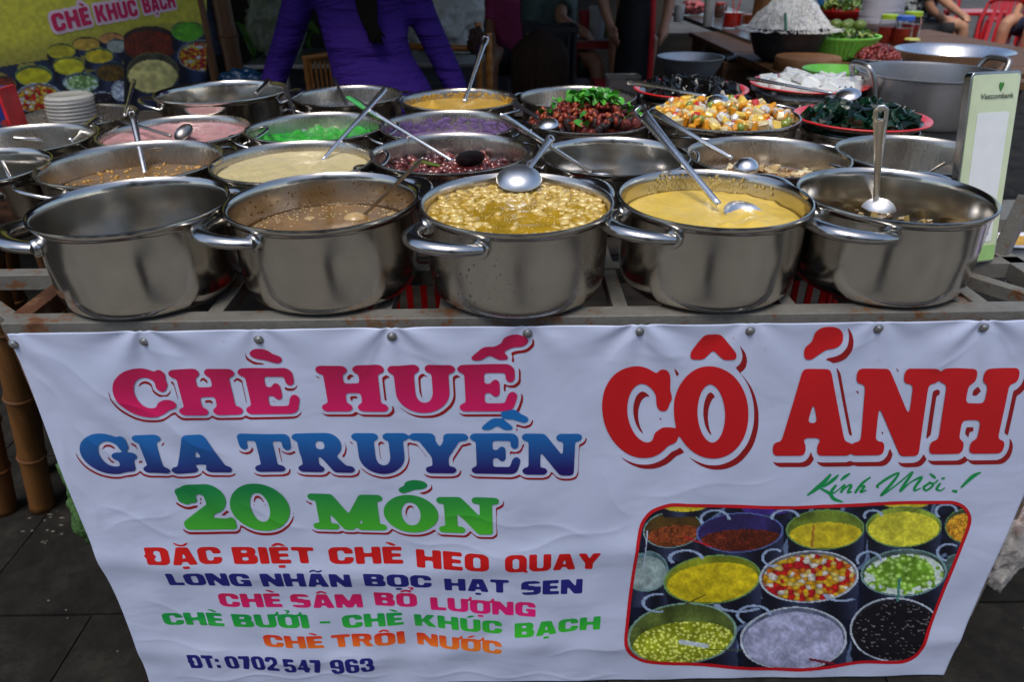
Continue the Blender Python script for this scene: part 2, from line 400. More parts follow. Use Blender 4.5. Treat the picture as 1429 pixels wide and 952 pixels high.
# ---------------------------------------------------------------- lettering: glyphs as distance fields
class GL:
    X = Y = None
g_ = GL
def Bx(x0, y0, x1, y1, r=0.0):
    cx, cy, hx, hy = (x0+x1)/2, (y0+y1)/2, (x1-x0)/2-r, (y1-y0)/2-r
    qx = np.abs(g_.X-cx)-hx; qy = np.abs(g_.Y-cy)-hy
    return np.hypot(np.maximum(qx, 0), np.maximum(qy, 0))+np.minimum(np.maximum(qx, qy), 0)-r
def El(cx, cy, rx, ry):
    k = np.hypot((g_.X-cx)/rx, (g_.Y-cy)/ry); return (k-1)*min(rx, ry)
def Pg(*pts):
    X, Y = g_.X, g_.Y; d = np.full(X.shape, 1e9); s = np.ones(X.shape); n = len(pts)
    for i in range(n):
        ax, ay = pts[i]; bx, by = pts[i-1]; ex, ey = bx-ax, by-ay; wx, wy = X-ax, Y-ay
        t = np.clip((wx*ex+wy*ey)/(ex*ex+ey*ey), 0, 1); d = np.minimum(d, (wx-ex*t)**2+(wy-ey*t)**2)
        c = (Y >= ay) & (Y < by) & (ex*wy > ey*wx); c2 = (Y < ay) & (Y >= by) & (ex*wy < ey*wx)
        s = np.where(c | c2, -s, s)
    return s*np.sqrt(d)
def Sg(ax, ay, bx, by, w):
    wx, wy = g_.X-ax, g_.Y-ay; ex, ey = bx-ax, by-ay; t = np.clip((wx*ex+wy*ey)/(ex*ex+ey*ey), 0, 1)
    return np.hypot(wx-ex*t, wy-ey*t)-w/2
def Un(*a): return np.minimum.reduce(a)
def Sb(a, *b):
    for q in b: a = np.maximum(a, -q)
    return a
s_, h_ = .31, .23
SANS = {
 'A': (.92, lambda: Sb(Pg((0, 0), (.24, 1), (.68, 1), (.92, 0), (.60, 0), (.565, .17), (.355, .17), (.32, 0)), Pg((.39, .36), (.46, .76), (.53, .36)))),
 'B': (.86, lambda: Sb(Un(Bx(0, 0, .5, 1), Bx(.2, .5, .83, 1, .2), Bx(.2, 0, .86, .56, .2)), Bx(s_, .64, .53, .80, .05), Bx(s_, .2, .54, .40, .06))),
 'C': (.86, lambda: Sb(Bx(0, 0, .86, 1, .27), Bx(s_, .2, .55, .8, .1), Bx(.5, .40, .9, .60))),
 'D': (.88, lambda: Sb(Un(Bx(0, 0, .5, 1), Bx(.2, 0, .88, 1, .27)), Bx(s_, .2, .56, .8, .09))),
 'Đ': (.94, lambda: Un(Sb(Un(Bx(.06, 0, .5, 1), Bx(.26, 0, .94, 1, .27)), Bx(s_+.06, .2, .62, .8, .09)), Bx(0, .42, .44, .57))),
 'E': (.70, lambda: Un(Bx(0, 0, s_, 1), Bx(0, 0, .70, h_), Bx(0, 1-h_, .68, 1), Bx(0, .40, .64, .60))),
 'G': (.88, lambda: Un(Sb(Bx(0, 0, .88, 1, .27), Bx(s_, .2, .57, .8, .1), Bx(.5, .53, .9, .64)), Bx(.46, .36, .88, .53), Bx(.62, 0, .88, .5))),
 'H': (.90, lambda: Un(Bx(0, 0, s_, 1), Bx(.90-s_, 0, .90, 1), Bx(.1, .40, .8, .62))),
 'I': (.32, lambda: Bx(0, 0, .32, 1)),
 'K': (.92, lambda: Un(Bx(0, 0, s_, 1), Pg((.25, .38), (.55, 1), (.90, 1), (.62, .52), (.94, 0), (.58, 0), (.36, .42)))),
 'L': (.66, lambda: Un(Bx(0, 0, s_, 1), Bx(0, 0, .66, h_))),
 'M': (1.14, lambda: Un(Bx(0, 0, .27, 1), Bx(.87, 0, 1.14, 1), Pg((0, 1), (.36, 1), (.57, .45), (.78, 1), (1.14, 1), (.70, 0), (.44, 0)))),
 'N': (.92, lambda: Un(Bx(0, 0, .28, 1), Bx(.64, 0, .92, 1), Pg((0, 1), (.34, 1), (.92, 0), (.58, 0)))),
 'O': (.88, lambda: Sb(Bx(0, 0, .88, 1, .28), Bx(s_, .2, .57, .8, .1))),
 'Q': (.90, lambda: Un(Sb(Bx(0, 0, .88, 1, .28), Bx(s_, .2, .57, .8, .1)), Pg((.5, .18), (.9, -.10), (.92, .06), (.62, .3)))),
 'R': (.88, lambda: Sb(Un(Bx(0, 0, s_, 1), Bx(0, .6, .5, 1), Bx(.2, .42, .84, 1, .2), Pg((.30, .5), (.62, .55), (.90, 0), (.58, 0), (.42, .42))), Bx(s_, .60, .54, .80, .06))),
 'S': (.84, lambda: Un(Sb(Bx(0, 0, .84, 1, .26), Bx(.29, .66, .9, .80, .03), Bx(-.1, .20, .55, .34, .03), Bx(.56, .6, .9, .68), Bx(-.1, .32, .28, .40)), Pg((.1, .62), (.3, .72), (.74, .40), (.55, .3)))),
 'T': (.80, lambda: Un(Bx(.245, 0, .555, 1), Bx(0, 1-h_, .80, 1))),
 'U': (.88, lambda: Sb(Un(Bx(0, .4, .88, 1), Bx(0, 0, .88, .8, .27)), Bx(s_, .2, .57, 1.2, .09))),
 'Y': (.92, lambda: Un(Bx(.305, 0, .615, .5), Pg((0, 1), (.33, 1), (.46, .66), (.59, 1), (.92, 1), (.615, .38), (.305, .38)))),
 '0': (.72, lambda: Sb(Bx(0, 0, .72, 1, .26), Bx(.27, .17, .45, .83, .08))),
 '2': (.70, lambda: Un(Sb(Bx(0, .45, .70, 1, .22), Bx(.26, .35, .44, .82, .07), Bx(-.1, .3, .3, .66)), Pg((0, 0), (.70, 0), (.70, .2), (.36, .2), (.68, .62), (.40, .56), (0, .18)))),
 '3': (.70, lambda: Sb(Un(Bx(0, .45, .68, 1, .22), Bx(0, 0, .70, .56, .22)), Bx(.26, .60, .43, .84, .06), Bx(.26, .16, .44, .42, .06), Bx(-.1, .38, .30, .62))),
 '4': (.74, lambda: Un(Bx(.36, 0, .64, 1), Sb(Pg((0, .2), (.40, 1), (.64, 1), (.64, .2)), Pg((.22, .38), (.37, .72), (.37, .38))), Bx(0, .2, .74, .38))),
 '5': (.70, lambda: Un(Sb(Bx(0, 0, .70, .66, .22), Bx(.26, .16, .44, .50, .06), Bx(-.1, .30, .28, .44)), Bx(.04, .48, .30, 1), Bx(.04, .80, .66, 1))),
 '6': (.70, lambda: Sb(Bx(0, 0, .70, 1, .25), Bx(.26, .16, .44, .48, .07), Bx(.26, .62, .44, .84, .07), Bx(.42, .60, .8, .70))),
 '7': (.62, lambda: Un(Bx(0, .79, .62, 1), Pg((.30, .9), (.62, .9), (.62, .75), (.42, 0), (.10, 0)))),
 '9': (.70, lambda: Sb(Bx(0, 0, .70, 1, .25), Bx(.26, .52, .44, .84, .07), Bx(.26, .16, .44, .38, .07), Bx(-.1, .30, .28, .40))),
 ':': (.30, lambda: Un(Bx(0, 0, .27, .26), Bx(0, .5, .27, .76))),
 '-': (.50, lambda: Bx(0, .34, .50, .50)),
}
sl_ = .15
def serif(x0, x1, top): return Bx(x0, 1-sl_, x1, 1, .05) if top else Bx(x0, 0, x1, sl_, .05)
SLAB = {
 'C': (1.02, lambda: Un(Sb(El(.52, .5, .54, .53), El(.60, .5, .27, .36), Bx(.66, .33, 1.3, .66)), Sg(.88, .62, .93, .92, .17), Sg(.80, .20, .98, .24, .18))),
 'G': (1.10, lambda: Un(Sb(El(.52, .5, .54, .53), El(.60, .5, .27, .36), Bx(.66, .33, 1.3, .66)), Sg(.90, .64, .94, .90, .15), Bx(.74, .04, 1.0, .5, .05), Bx(.62, .36, 1.12, .52, .05))),
 'O': (1.06, lambda: Sb(El(.53, .5, .55, .53), El(.53, .5, .22, .36))),
 '0': (.98, lambda: Sb(El(.49, .5, .51, .53), El(.49, .5, .19, .36))),
 'H': (1.20, lambda: Un(Bx(.13, .05, .44, .95), Bx(.76, .05, 1.07, .95), Bx(.3, .42, .9, .60), serif(0, .54, 0), serif(0, .54, 1), serif(.66, 1.2, 0), serif(.66, 1.2, 1))),
 'E': (1.02, lambda: Un(Bx(.12, .05, .44, .95), serif(0, .95, 1), serif(0, .9, 0), Bx(.3, .42, .66, .58), Bx(.60, .32, .72, .68, .04), Sg(.93, .70, .93, .90, .13), Sg(.97, .34, .90, .09, .15))),
 'U': (1.16, lambda: Un(Sb(Un(Bx(.11, .4, 1.05, .95), El(.58, .42, .47, .45)), Un(Bx(.43, .42, .78, 1.3), El(.605, .42, .175, .26))), serif(0, .54, 1), serif(.66, 1.18, 1))),
 'I': (.56, lambda: Un(Bx(.12, .05, .44, .95), serif(0, .56, 0), serif(0, .56, 1))),
 'A': (1.22, lambda: Un(Sb(Pg((.08, .04), (.42, 1.0), (.82, 1.0), (1.16, .04), (.80, .04), (.75, .22), (.46, .22), (.40, .04)), Pg((.50, .38), (.595, .70), (.69, .38))), serif(-.02, .50, 0), serif(.70, 1.24, 0))),
 'T': (1.06, lambda: Un(Bx(.37, .05, .69, .95), serif(.22, .84, 0), serif(0, 1.06, 1), Sg(.07, .66, .06, .92, .14), Sg(.99, .66, 1.0, .92, .14))),
 'R': (1.16, lambda: Un(Sb(Un(Bx(.12, .05, .44, .95), Bx(.1, .45, .7, 1), Bx(.3, .42, .98, 1, .26)), Bx(.43, .58, .66, .84, .1)), serif(0, .54, 0), serif(0, .5, 1), Pg((.50, .46), (.80, .48), (1.08, .10), (1.06, 0), (.78, 0)), serif(.74, 1.20, 0))),
 'Y': (1.18, lambda: Un(Bx(.43, .05, .75, .5), serif(.27, .91, 0), Pg((.10, .95), (.44, .95), (.60, .62), (.76, .95), (1.08, .95), (.75, .40), (.43, .40)), serif(-.02, .50, 1), serif(.70, 1.2, 1))),
 'N': (1.24, lambda: Un(Bx(.14, .05, .36, .95), Bx(.88, 0, 1.10, .95), Pg((.10, 1), (.46, 1), (1.10, .12), (1.10, -.02), (.82, -.02)), serif(-.01, .46, 1), serif(.72, 1.25, 1), serif(0, .52, 0))),
 'M': (1.48, lambda: Un(Bx(.14, .05, .34, .95), Bx(1.04, .05, 1.36, .95), Pg((.08, 1), (.46, 1), (.76, .42), (1.04, 1), (1.36, 1), (.82, 0), (.64, 0)), serif(-.01, .44, 1), serif(1.02, 1.48, 1), serif(0, .50, 0), serif(.92, 1.5, 0))),
 '2': (.92, lambda: Un(Sb(Bx(.04, .38, .86, 1.02, .30), Bx(.34, .34, .54, .84, .10), Bx(-.1, .2, .38, .62)), Pg((.02, 0), (.92, 0), (.94, .22), (.50, .24), (.86, .66), (.52, .56), (.02, .16)), Sg(.16, .66, .10, .84, .16), Sg(.86, .1, .88, .22, .1))),
}
def mark(cp, cx, w, big, y0):
    k = 1.25 if big else 1.0
    if cp == 0x300: return Pg((cx-.30*k, y0+.24*k), (cx-.02, y0+.20*k), (cx+.20*k, y0+.02), (cx+.02, y0+.0)) if not big else Un(El(cx-.08, y0+.20, .20, .10), Sg(cx-.1, y0+.2, cx+.22, y0+.08, .14))
    if cp == 0x301: return Pg((cx+.30*k, y0+.24*k), (cx+.02, y0+.20*k), (cx-.20*k, y0+.02), (cx-.02, y0+.0)) if not big else Un(El(cx+.10, y0+.22, .22, .11), Sg(cx+.1, y0+.2, cx-.18, y0+.06, .14))
    if cp == 0x302: return Pg((cx-.30*k, y0), (cx-.08*k, y0+.20*k), (cx+.08*k, y0+.20*k), (cx+.30*k, y0), (cx+.12*k, y0), (cx, y0+.09*k), (cx-.12*k, y0))
    if cp == 0x303: return Un(Sg(cx-.26, y0+.05, cx-.10, y0+.15, .09), Sg(cx-.10, y0+.15, cx+.10, y0+.05, .09), Sg(cx+.10, y0+.05, cx+.26, y0+.15, .09))
    if cp == 0x306: return Un(Sg(cx-.24, y0+.18, cx-.10, y0+.05, .09), Sg(cx-.10, y0+.05, cx+.10, y0+.05, .09), Sg(cx+.10, y0+.05, cx+.24, y0+.18, .09))
    if cp == 0x309: return Un(Sg(cx-.08, y0+.20, cx+.10, y0+.20, .08), Sg(cx+.10, y0+.20, cx+.08, y0+.09, .08), Sg(cx+.08, y0+.09, cx-.02, y0+.02, .08))
    if cp == 0x31B: return Un(Sg(w-.08, .90, w+.10, .98, .13), Sg(w+.10, .98, w+.12, 1.14, .11))
    if cp == 0x323: return Bx(cx-.13, -.25, cx+.13, -.09)
def blur(F, k):
    if k < 1: return F
    ker = np.exp(-.5*(np.arange(-3*k, 3*k+1)/k)**2); ker /= ker.sum()
    F = np.apply_along_axis(lambda v: np.convolve(v, ker, 'same'), 0, F)
    return np.apply_along_axis(lambda v: np.convolve(v, ker, 'same'), 1, F)
YLO, YHI = -.45, 1.75
def raster(text, font, N, gap, space=.5, soft=0):
    """-> field (rows bottom->top), u of columns, total width in cap heights"""
    tok = []; x = .0
    for ch in text:
        if ch == ' ': x += space; continue
        dec = unicodedata.normalize('NFD', ch); base = dec[0]; marks = [ord(c) for c in dec[1:]]
        tok.append((base, marks, x)); x += font[base][0]+gap
    tot = x-gap; pad = .45
    nxp = int((tot+2*pad)*N); nyp = int((YHI-YLO)*N)
    U = (np.arange(nxp)+.5)/N-pad; V = (np.arange(nyp)+.5)/N+YLO
    F = np.full((nyp, nxp), 9.0); big = font is SLAB
    for base, marks, x0 in tok:
        wd, fn = font[base]; i0 = max(0, int((x0-.35+pad)*N)); i1 = min(nxp, int((x0+wd+.42+pad)*N))
        g_.X, g_.Y = np.meshgrid(U[i0:i1]-x0, V); d = fn(); y0 = 1.06 if not big else 1.12
        order = sorted(marks, key=lambda c: c not in (0x302, 0x306, 0x31B))
        circ = False
        for c in order:
            if c in (0x323, 0x31B): d = np.minimum(d, mark(c, wd/2, wd, big, 0)); continue
            if circ and c != 0x302: d = np.minimum(d, mark(c, wd/2+.42 if big else wd/2+.22, wd, big, y0+.16)); continue
            d = np.minimum(d, mark(c, wd/2+(.06 if big else 0), wd, big, y0)); circ = c == 0x302
        F[:, i0:i1] = np.minimum(F[:, i0:i1], d)
    occ = np.clip(.5-F*N*.8, 0, 1)
    if soft: occ = blur(occ, max(1, int(round(soft*N))))
    return occ, U, V, tot
def dilate(F, r):
    out = F.copy(); R = int(math.ceil(r))
    for dy in range(-R, R+1):
        for dx in range(-R, R+1):
            if dx*dx+dy*dy > r*r: continue
            out = np.maximum(out, np.roll(np.roll(F, dy, 0), dx, 1))
    return out
def iso_mesh(F, U, V, level=.5):
    """filled marching squares -> verts (u,v), faces"""
    ny, nx = F.shape; ins = F > level
    c = ins[:-1, :-1].astype(int)+ins[:-1, 1:]+ins[1:, 1:]+ins[1:, :-1]
    verts = []; faces = []; nid = {}; eid = {}
    def node(j, i):
        k = (j, i)
        if k not in nid: nid[k] = len(verts); verts.append((U[i], V[j]))
        return nid[k]
    def edge(a, b):
        k = (a, b) if a < b else (b, a)
        if k not in eid:
            fa, fb = F[a], F[b]; t = (level-fa)/(fb-fa); t = min(.98, max(.02, t))
            eid[k] = len(verts); verts.append((U[a[1]]+(U[b[1]]-U[a[1]])*t, V[a[0]]+(V[b[0]]-V[a[0]])*t))
        return eid[k]
    for j, i in zip(*np.nonzero(c == 4)): faces.append((node(j, i), node(j, i+1), node(j+1, i+1), node(j+1, i)))
    for j, i in zip(*np.nonzero((c > 0) & (c < 4))):
        cs = [(j, i), (j, i+1), (j+1, i+1), (j+1, i)]; poly = []
        for k in range(4):
            a, b = cs[k], cs[(k+1) % 4]
            if ins[a]: poly.append(node(*a))
            if ins[a] != ins[b]: poly.append(edge(a, b))
        if len(poly) >= 3: faces.append(tuple(poly))
    return np.array(verts), faces
def word_map(xl, xr, yb, yt, surf=None, off=0.0, shear=0.0):
    """yb, yt: pixel rows (left, right) of baseline and cap line; returns map from u in 0..1, v in cap heights"""
    bl, br = PY(xl, yb[0]), PY(xr, yb[1]); capl = PY(xl, yt[0]).z-bl.z; capr = PY(xr, yt[1]).z-br.z
    bl.x = PY(xl, (yb[0]+yt[0])/2).x; br.x = PY(xr, (yb[1]+yt[1])/2).x
    def f(u, v):
        X = bl.x+(br.x-bl.x)*u+shear*(v-.5)*capl; Z = bl.z+(br.z-bl.z)*u+v*(capl+(capr-capl)*u); return X, bsurf(X, Z)+off, Z
    return f, bl, (capl+capr)/2
def mesh_obj(name, uv, faces, fmap, tot, mat, parent):
    X, Y, Z = fmap(uv[:, 0]/tot, uv[:, 1]); L = wloc(parent)
    me = bpy.data.meshes.new(name); me.from_pydata(np.stack([X-L.x, Y-L.y, Z-L.z], -1).tolist(), [], faces); me.shade_smooth(); me.materials.append(mat)
    o = bpy.data.objects.new(name, me); COL.objects.link(o); o.parent = parent
    return o
C_red, C_blue, C_pink, C_dred = srgb(184, 14, 22), srgb(35, 32, 120), srgb(215, 25, 100), srgb(140, 16, 22)
m_dred = M('print_dark_red', C_dred, .45, var=.05)
m_halo = M('print_white_halo', (.72, .73, .79, 1), .48, var=.05)
def sans_word(text, xl, xr, yb, yt, mat):
    F, U, V, tot = raster(text, SANS, 30, .075, soft=.02)
    uv, fc = iso_mesh(F, U, V); fm, _, _ = word_map(xl, xr, yb, yt, off=-.0009)
    mesh_obj('lettering', uv, fc, fm, tot, mat, ban)
def slab_word(text, xl, xr, yb, yt, mat, N, off_uv, halo=.085, gap=.05, shear=0.0, fat=.022):
    F, U, V, tot = raster(text, SLAB, N, gap, soft=.028)
    fm, bl, cap = word_map(xl, xr, yb, yt, off=-.0016, shear=shear)
    F = blur(dilate(F, fat*N), 1)
    uv, fc = iso_mesh(F, U, V); mesh_obj('lettering', uv, fc, fm, tot, mat, ban)
    H = blur(dilate(F, halo*N), 1); Sh = np.roll(np.roll(H, -int(round(off_uv[1]*N)), 0), int(round(off_uv[0]*N)), 1)
    D = np.minimum(Sh, 1-H); D = np.where(blur(D, 1) > .05, D, 0)
    fm2, _, _ = word_map(xl, xr, yb, yt, off=-.0009, shear=shear); uv, fc = iso_mesh(D, U, V, .5)
    lab(mesh_obj('lettering_shadow', uv, fc, fm2, tot, m_dred, ban), 'dark red drop line printed under the letters')
zz = lambda x, y: PY(x, y).z
m_l1 = gradient_mat('print_magenta', srgb(208, 22, 96), srgb(172, 18, 72), zz(440, 574), zz(440, 510))
m_l2 = gradient_mat('print_blue_gradient', srgb(30, 18, 100), srgb(20, 104, 176), zz(460, 654), zz(460, 600))
m_l3 = gradient_mat('print_green_gradient', srgb(70, 176, 40), srgb(10, 124, 64), zz(460, 738), zz(460, 676))
m_red = gradient_mat('print_red', C_red, srgb(192, 18, 26), zz(1100, 630), zz(1100, 512))
slab_word('CHÈ', 166, 415, (575, 572), (514, 511), m_l1, 56, (-.02, .06), gap=.09)
slab_word('HUẾ', 447, 719, (570, 569), (508, 506), m_l1, 56, (.03, .06), gap=.09)
slab_word('GIA', 119, 319, (655, 653), (603, 602), m_l2, 56, (-.025, .06), .09, gap=.09)
slab_word('TRUYỀN', 340, 809, (652, 657), (601, 602), m_l2, 56, (.025, .06), .09, gap=.09)
slab_word('20', 253, 403, (732, 732), (672, 672), m_l3, 50, (.0, .06), .07)
slab_word('MÓN', 437, 695, (731, 738), (684, 691), m_l3, 50, (.025, .06), .09)
slab_word('CÔ', 843, 1040, (630, 631), (513, 513), m_red, 90, (.07, .055), .09, gap=.05, shear=-.16, fat=.020)
slab_word('ÁNH', 1080, 1407, (631, 627), (513, 512), m_red, 90, (.07, .055), .09, gap=.04, shear=-.16, fat=.020)
p_red = M('print_flat_red', srgb(196, 20, 20), .45, var=.05); p_blue = M('print_flat_navy', srgb(34, 34, 118), .45, var=.05)
p_pink = gradient_mat('print_flat_pink', srgb(225, 30, 120), srgb(190, 26, 80), zz(500, 850), zz(500, 820))
p_green = gradient_mat('print_flat_green', srgb(60, 190, 50), srgb(22, 150, 70), zz(530, 876), zz(530, 850))
p_orange = gradient_mat('print_flat_orange', srgb(238, 130, 40), srgb(216, 50, 30), zz(530, 898), zz(530, 876))
for t, a, b, yb, yt in [('ĐẶC', 206, 312, (779, 779), (757.5, 757)), ('BIỆT', 328, 441, (779, 779), (757.5, 757.5)), ('CHÈ', 461, 563, (779, 779), (757, 757)), ('HEO', 582, 682.5, (783, 789), (760, 766)), ('QUAY', 704.6, 837, (790.5, 787), (767, 763))]: sans_word(t, a, b, yb, yt, p_red)
for t, a, b, yb, yt in [('LONG', 238, 353, (809, 810), (791, 791)), ('NHÃN', 368, 492, (810.5, 811), (791, 792)), ('BỌC', 510, 603, (809, 812.5), (791, 794)), ('HẠT', 621, 710, (816.5, 820), (798.5, 802)), ('SEN', 727, 812, (823.5, 820.5), (804, 801.5))]: sans_word(t, a, b, yb, yt, p_blue)
for t, a, b, yb, yt in [('CHÈ', 309, 395, (838, 840), (820, 821)), ('SÂM', 408, 507, (840.5, 841), (822, 822)), ('BỔ', 524, 583, (837.5, 838.5), (819, 820)), ('LƯỢNG', 601.5, 747, (843.5, 853), (826, 834))]: sans_word(t, a, b, yb, yt, p_pink)
for t, a, b, yb, yt in [('CHÈ', 231.5, 315, (864, 865.5), (847.5, 848)), ('BƯỞI', 328, 433, (866, 868), (848, 850)), ('-', 448, 463, (868, 868), (850, 850)), ('CHÈ', 479.5, 564, (869.5, 863), (852, 846)), ('KHÚC', 579.5, 700.5, (865, 876.5), (848.5, 859)), ('BẠCH', 718, 836.5, (880.5, 869.5), (862, 852))]: sans_word(t, a, b, yb, yt, p_green)
for t, a, b, yb, yt in [('CHÈ', 371, 453.5, (893.5, 895), (877, 879)), ('TRÔI', 465, 566, (895.5, 889), (879, 872)), ('NƯỚC', 583, 700, (890.5, 902.5), (875, 886))]: sans_word(t, a, b, yb, yt, p_orange)
for t, a, b, yb, yt in [('ĐT:', 267, 311, (922, 922), (903, 904)), ('0702', 319, 391.5, (923, 926), (904.5, 906.5)), ('547', 399, 451.5, (928, 929.5), (908, 910)), ('963', 464, 524, (929.5, 925.5), (910, 906.5))]: sans_word(t, a, b, yb, yt, p_blue)
# brush script line, drawn as strokes of varying width (coordinates in photo pixels)
def catmull(P, n=8):
    P = [P[0]]+list(P)+[P[-1]]; out = []
    for i in range(1, len(P)-2):
        for k in range(n):
            t = k/n; a, b, c, d = (np.array(P[i+q], float) for q in (-1, 0, 1, 2))
            out.append(.5*((2*b)+(-a+c)*t+(2*a-5*b+4*c-d)*t*t+(-a+3*b-3*c+d)*t**3))
    out.append(np.array(P[-2], float)); return np.array(out)
q3 = lambda pts: [(820+x/2.3465, 440+y/2.3465, w) for x, y, w in pts]
strokes = [[(790, 510, 6), (768, 535, 11), (738, 560, 10), (712, 578, 4)], [(815, 512, 4), (798, 528, 9), (770, 548, 6), (752, 553, 4), (785, 572, 8), (800, 590, 9), (828, 599, 4)],
 [(808, 545, 6), (792, 566, 8), (800, 571, 4), (815, 560, 3), (835, 545, 5), (822, 570, 7)], [(822, 530, 4), (836, 518, 8), (852, 507, 4)], [(826, 563, 4), (848, 546, 5), (856, 548, 7), (845, 568, 6), (858, 566, 3)],
 [(918, 518, 4), (890, 540, 7), (868, 570, 6), (885, 550, 4), (898, 548, 6), (886, 566, 6), (905, 560, 3)],
 [(945, 552, 3), (940, 545, 6), (975, 520, 7), (1010, 505, 5), (985, 540, 8), (952, 577, 6), (1000, 545, 4), (1055, 502, 5), (1030, 540, 8), (1015, 564, 6), (1050, 535, 4), (1085, 520, 7), (1064, 550, 7), (1062, 562, 5), (1082, 555, 3)],
 [(1108, 540, 5), (1092, 552, 7), (1100, 562, 5), (1122, 545, 6), (1112, 536, 4), (1108, 540, 4), (1128, 538, 4), (1138, 528, 4)], [(1112, 508, 4), (1125, 518, 7), (1130, 524, 3)], [(1146, 538, 5), (1134, 556, 7), (1145, 562, 4), (1160, 553, 3)], [(1150, 524, 5), (1160, 522, 5)],
 [(1278, 503, 3), (1250, 517, 10), (1212, 552, 5)], [(1184, 562, 6), (1200, 565, 7)]]
m_script = M('print_script_green', srgb(14, 140, 74), .45, var=.05)
mbs = MB()
for stn in strokes:
    P = catmull(q3(stn)); n = len(P); vs = []
    for i in range(n):
        t = P[min(i+1, n-1), :2]-P[max(i-1, 0), :2]; t = t/(np.hypot(*t)+1e-9); nn = np.array([-t[1], t[0]])
        for sg in (-1, 1):
            px = P[i, :2]+nn*sg*P[i, 2]*1.25/2/2.3465; q = PY(px[0], px[1]); vs.append((q.x, float(bsurf(q.x, q.z))-.0011-.00001*len(mbs.v)/50, q.z))
    mbs.add(vs, [(2*i, 2*i+1, 2*i+3, 2*i+2) for i in range(n-1)])
build('lettering', mbs, m_script, ban)

# ---------------------------------------------------------------- the printed picture of pots
def vnoise(x, y, seed=0):
    xi = np.floor(x).astype(int); yi = np.floor(y).astype(int); xf = x-xi; yf = y-yi
    h = lambda a, b: (np.sin(a*127.1+b*311.7+seed*74.7)*43758.5453) % 1.0
    u = xf*xf*(3-2*xf); v = yf*yf*(3-2*yf)
    return (h(xi, yi)*(1-u)+h(xi+1, yi)*u)*(1-v)+(h(xi, yi+1)*(1-u)+h(xi+1, yi+1)*u)*v
def cellmap(x, y, seed=0):
    xi = np.floor(x).astype(int); yi = np.floor(y).astype(int); best = np.full(x.shape, 9.); idv = np.zeros(x.shape)
    for dx in (-1, 0, 1):
        for dy in (-1, 0, 1):
            a, b = xi+dx, yi+dy; r1 = (np.sin(a*127.1+b*311.7+seed)*43758.5) % 1; r2 = (np.sin(a*269.5+b*183.3+seed)*43758.5) % 1
            d = np.hypot(a+r1-x, b+r2-y); k = d < best; best = np.where(k, d, best); idv = np.where(k, (r1*7+r2*3) % 1, idv)
    return best, idv
def lin(c): c = np.array(c)/255.; return np.where(c <= .04045, c/12.92, ((c+.055)/1.055)**2.4)
def print_pot(img, X, Y, cx, cy, rx, ry, rim, con, kind, lvl=.28, tilt=0.0, inner=None):
    ca, sa = math.cos(tilt), math.sin(tilt); dx = (X-cx)*ca+(Y-cy)*sa; dy = -(X-cx)*sa+(Y-cy)*ca
    inner = inner or [c*.45+20 for c in rim]
    side = (np.abs(dx) < rx*(1-.05*np.clip((dy/ry), 0, 2))) & (dy > 0) & (dy < ry*1.75) & ~((dx/rx)**2+(dy/ry)**2 < 1)
    sh = .5+.5*np.cos(dx/rx*5+1); img[side] = (np.array([18, 20, 34])+sh[..., None]*np.array([34, 40, 58]))[side]
    r = np.hypot(dx/rx, dy/ry)
    m = r < 1.0; img[m] = rim
    m = r < .955; n1 = vnoise(X/40, Y/40, 3)
    img[m] = (np.array(inner)[None, None]*(.7+.6*n1[..., None]))[m]
    r2 = np.hypot(dx/(rx*.93), (dy-ry*lvl*.5)/(ry*(.93-lvl*.5))); m = (r2 < 1) & (r < .95)
    n2 = vnoise(X/26, Y/18, 5); base = np.array(con)[None, None]*(.84+.3*n2[..., None])
    if kind == 'pearl':
        d, i = cellmap(X/13, Y/10, 1.3); base = base+(np.clip(.55-d, 0, 1)*260*(i > .25))[..., None]
    elif kind == 'fruit':
        d, i = cellmap(X/19, Y/14, 2.1)
        cs = np.array([[222, 40, 30], [238, 190, 40], [226, 120, 30], [240, 215, 120], [200, 30, 40], [225, 165, 30], [240, 235, 225]]); base = cs[(i*7).astype(int) % 7]*(1.05-.5*d[..., None])
    elif kind == 'grain':
        base = base*(.6+.8*vnoise(X/5, Y/4, 8)[..., None])
    elif kind == 'black':
        base = base+((vnoise(X/9, Y/4, 2) > .83)*90)[..., None]
    elif kind == 'pearlw':
        d, i = cellmap(X/20, Y/16, 4.0); base = base+(np.clip(.6-d, 0, 1)*170*(i > .2))[..., None]
        e = (np.hypot(dx/rx, dy/ry) > .7) & (vnoise(X/14, Y/12, 9) > .45); base = np.where(e[..., None], np.array([205, 222, 218]), base)
    img[m] = np.clip(base, 0, 255)[m]
def print_lines(img, X, Y, arcs, col, wd=3):
    for cx, cy, rx, ry, a0, a1 in arcs:
        r = np.hypot((X-cx)/rx, (Y-cy)/ry); an = np.degrees(np.arctan2(-(Y-cy), X-cx)) % 360
        m = (np.abs(r-1)*min(rx, ry) < wd) & ((an >= a0) & (an <= a1) if a0 < a1 else (an >= a0) | (an <= a1)); img[m] = col
zx = np.arange(40, 1250, 3.0); zy = np.arange(25, 615, 3.0); PXg, PYg = np.meshgrid(zx, zy)
poly = [(205, 47), (400, 53), (640, 58), (860, 47), (1000, 40), (1180, 38), (1215, 55), (1235, 92), (1222, 135), (1140, 330), (1065, 525), (1042, 560), (1000, 577), (860, 577), (760, 592), (640, 603), (500, 600), (300, 588), (110, 572), (68, 550), (50, 515), (70, 350), (95, 170), (108, 110), (140, 70)]
g_.X, g_.Y = PXg, PYg; dpoly = blur(np.pad(Pg(*poly), 20, mode='reflect', reflect_type='odd'), 5)[20:-20, 20:-20]
img = np.zeros(PXg.shape+(3,)); nb = vnoise(PXg/30, PYg/22, 1)[..., None]
img[:] = np.array([16, 22, 44])*(.5+1.0*nb)
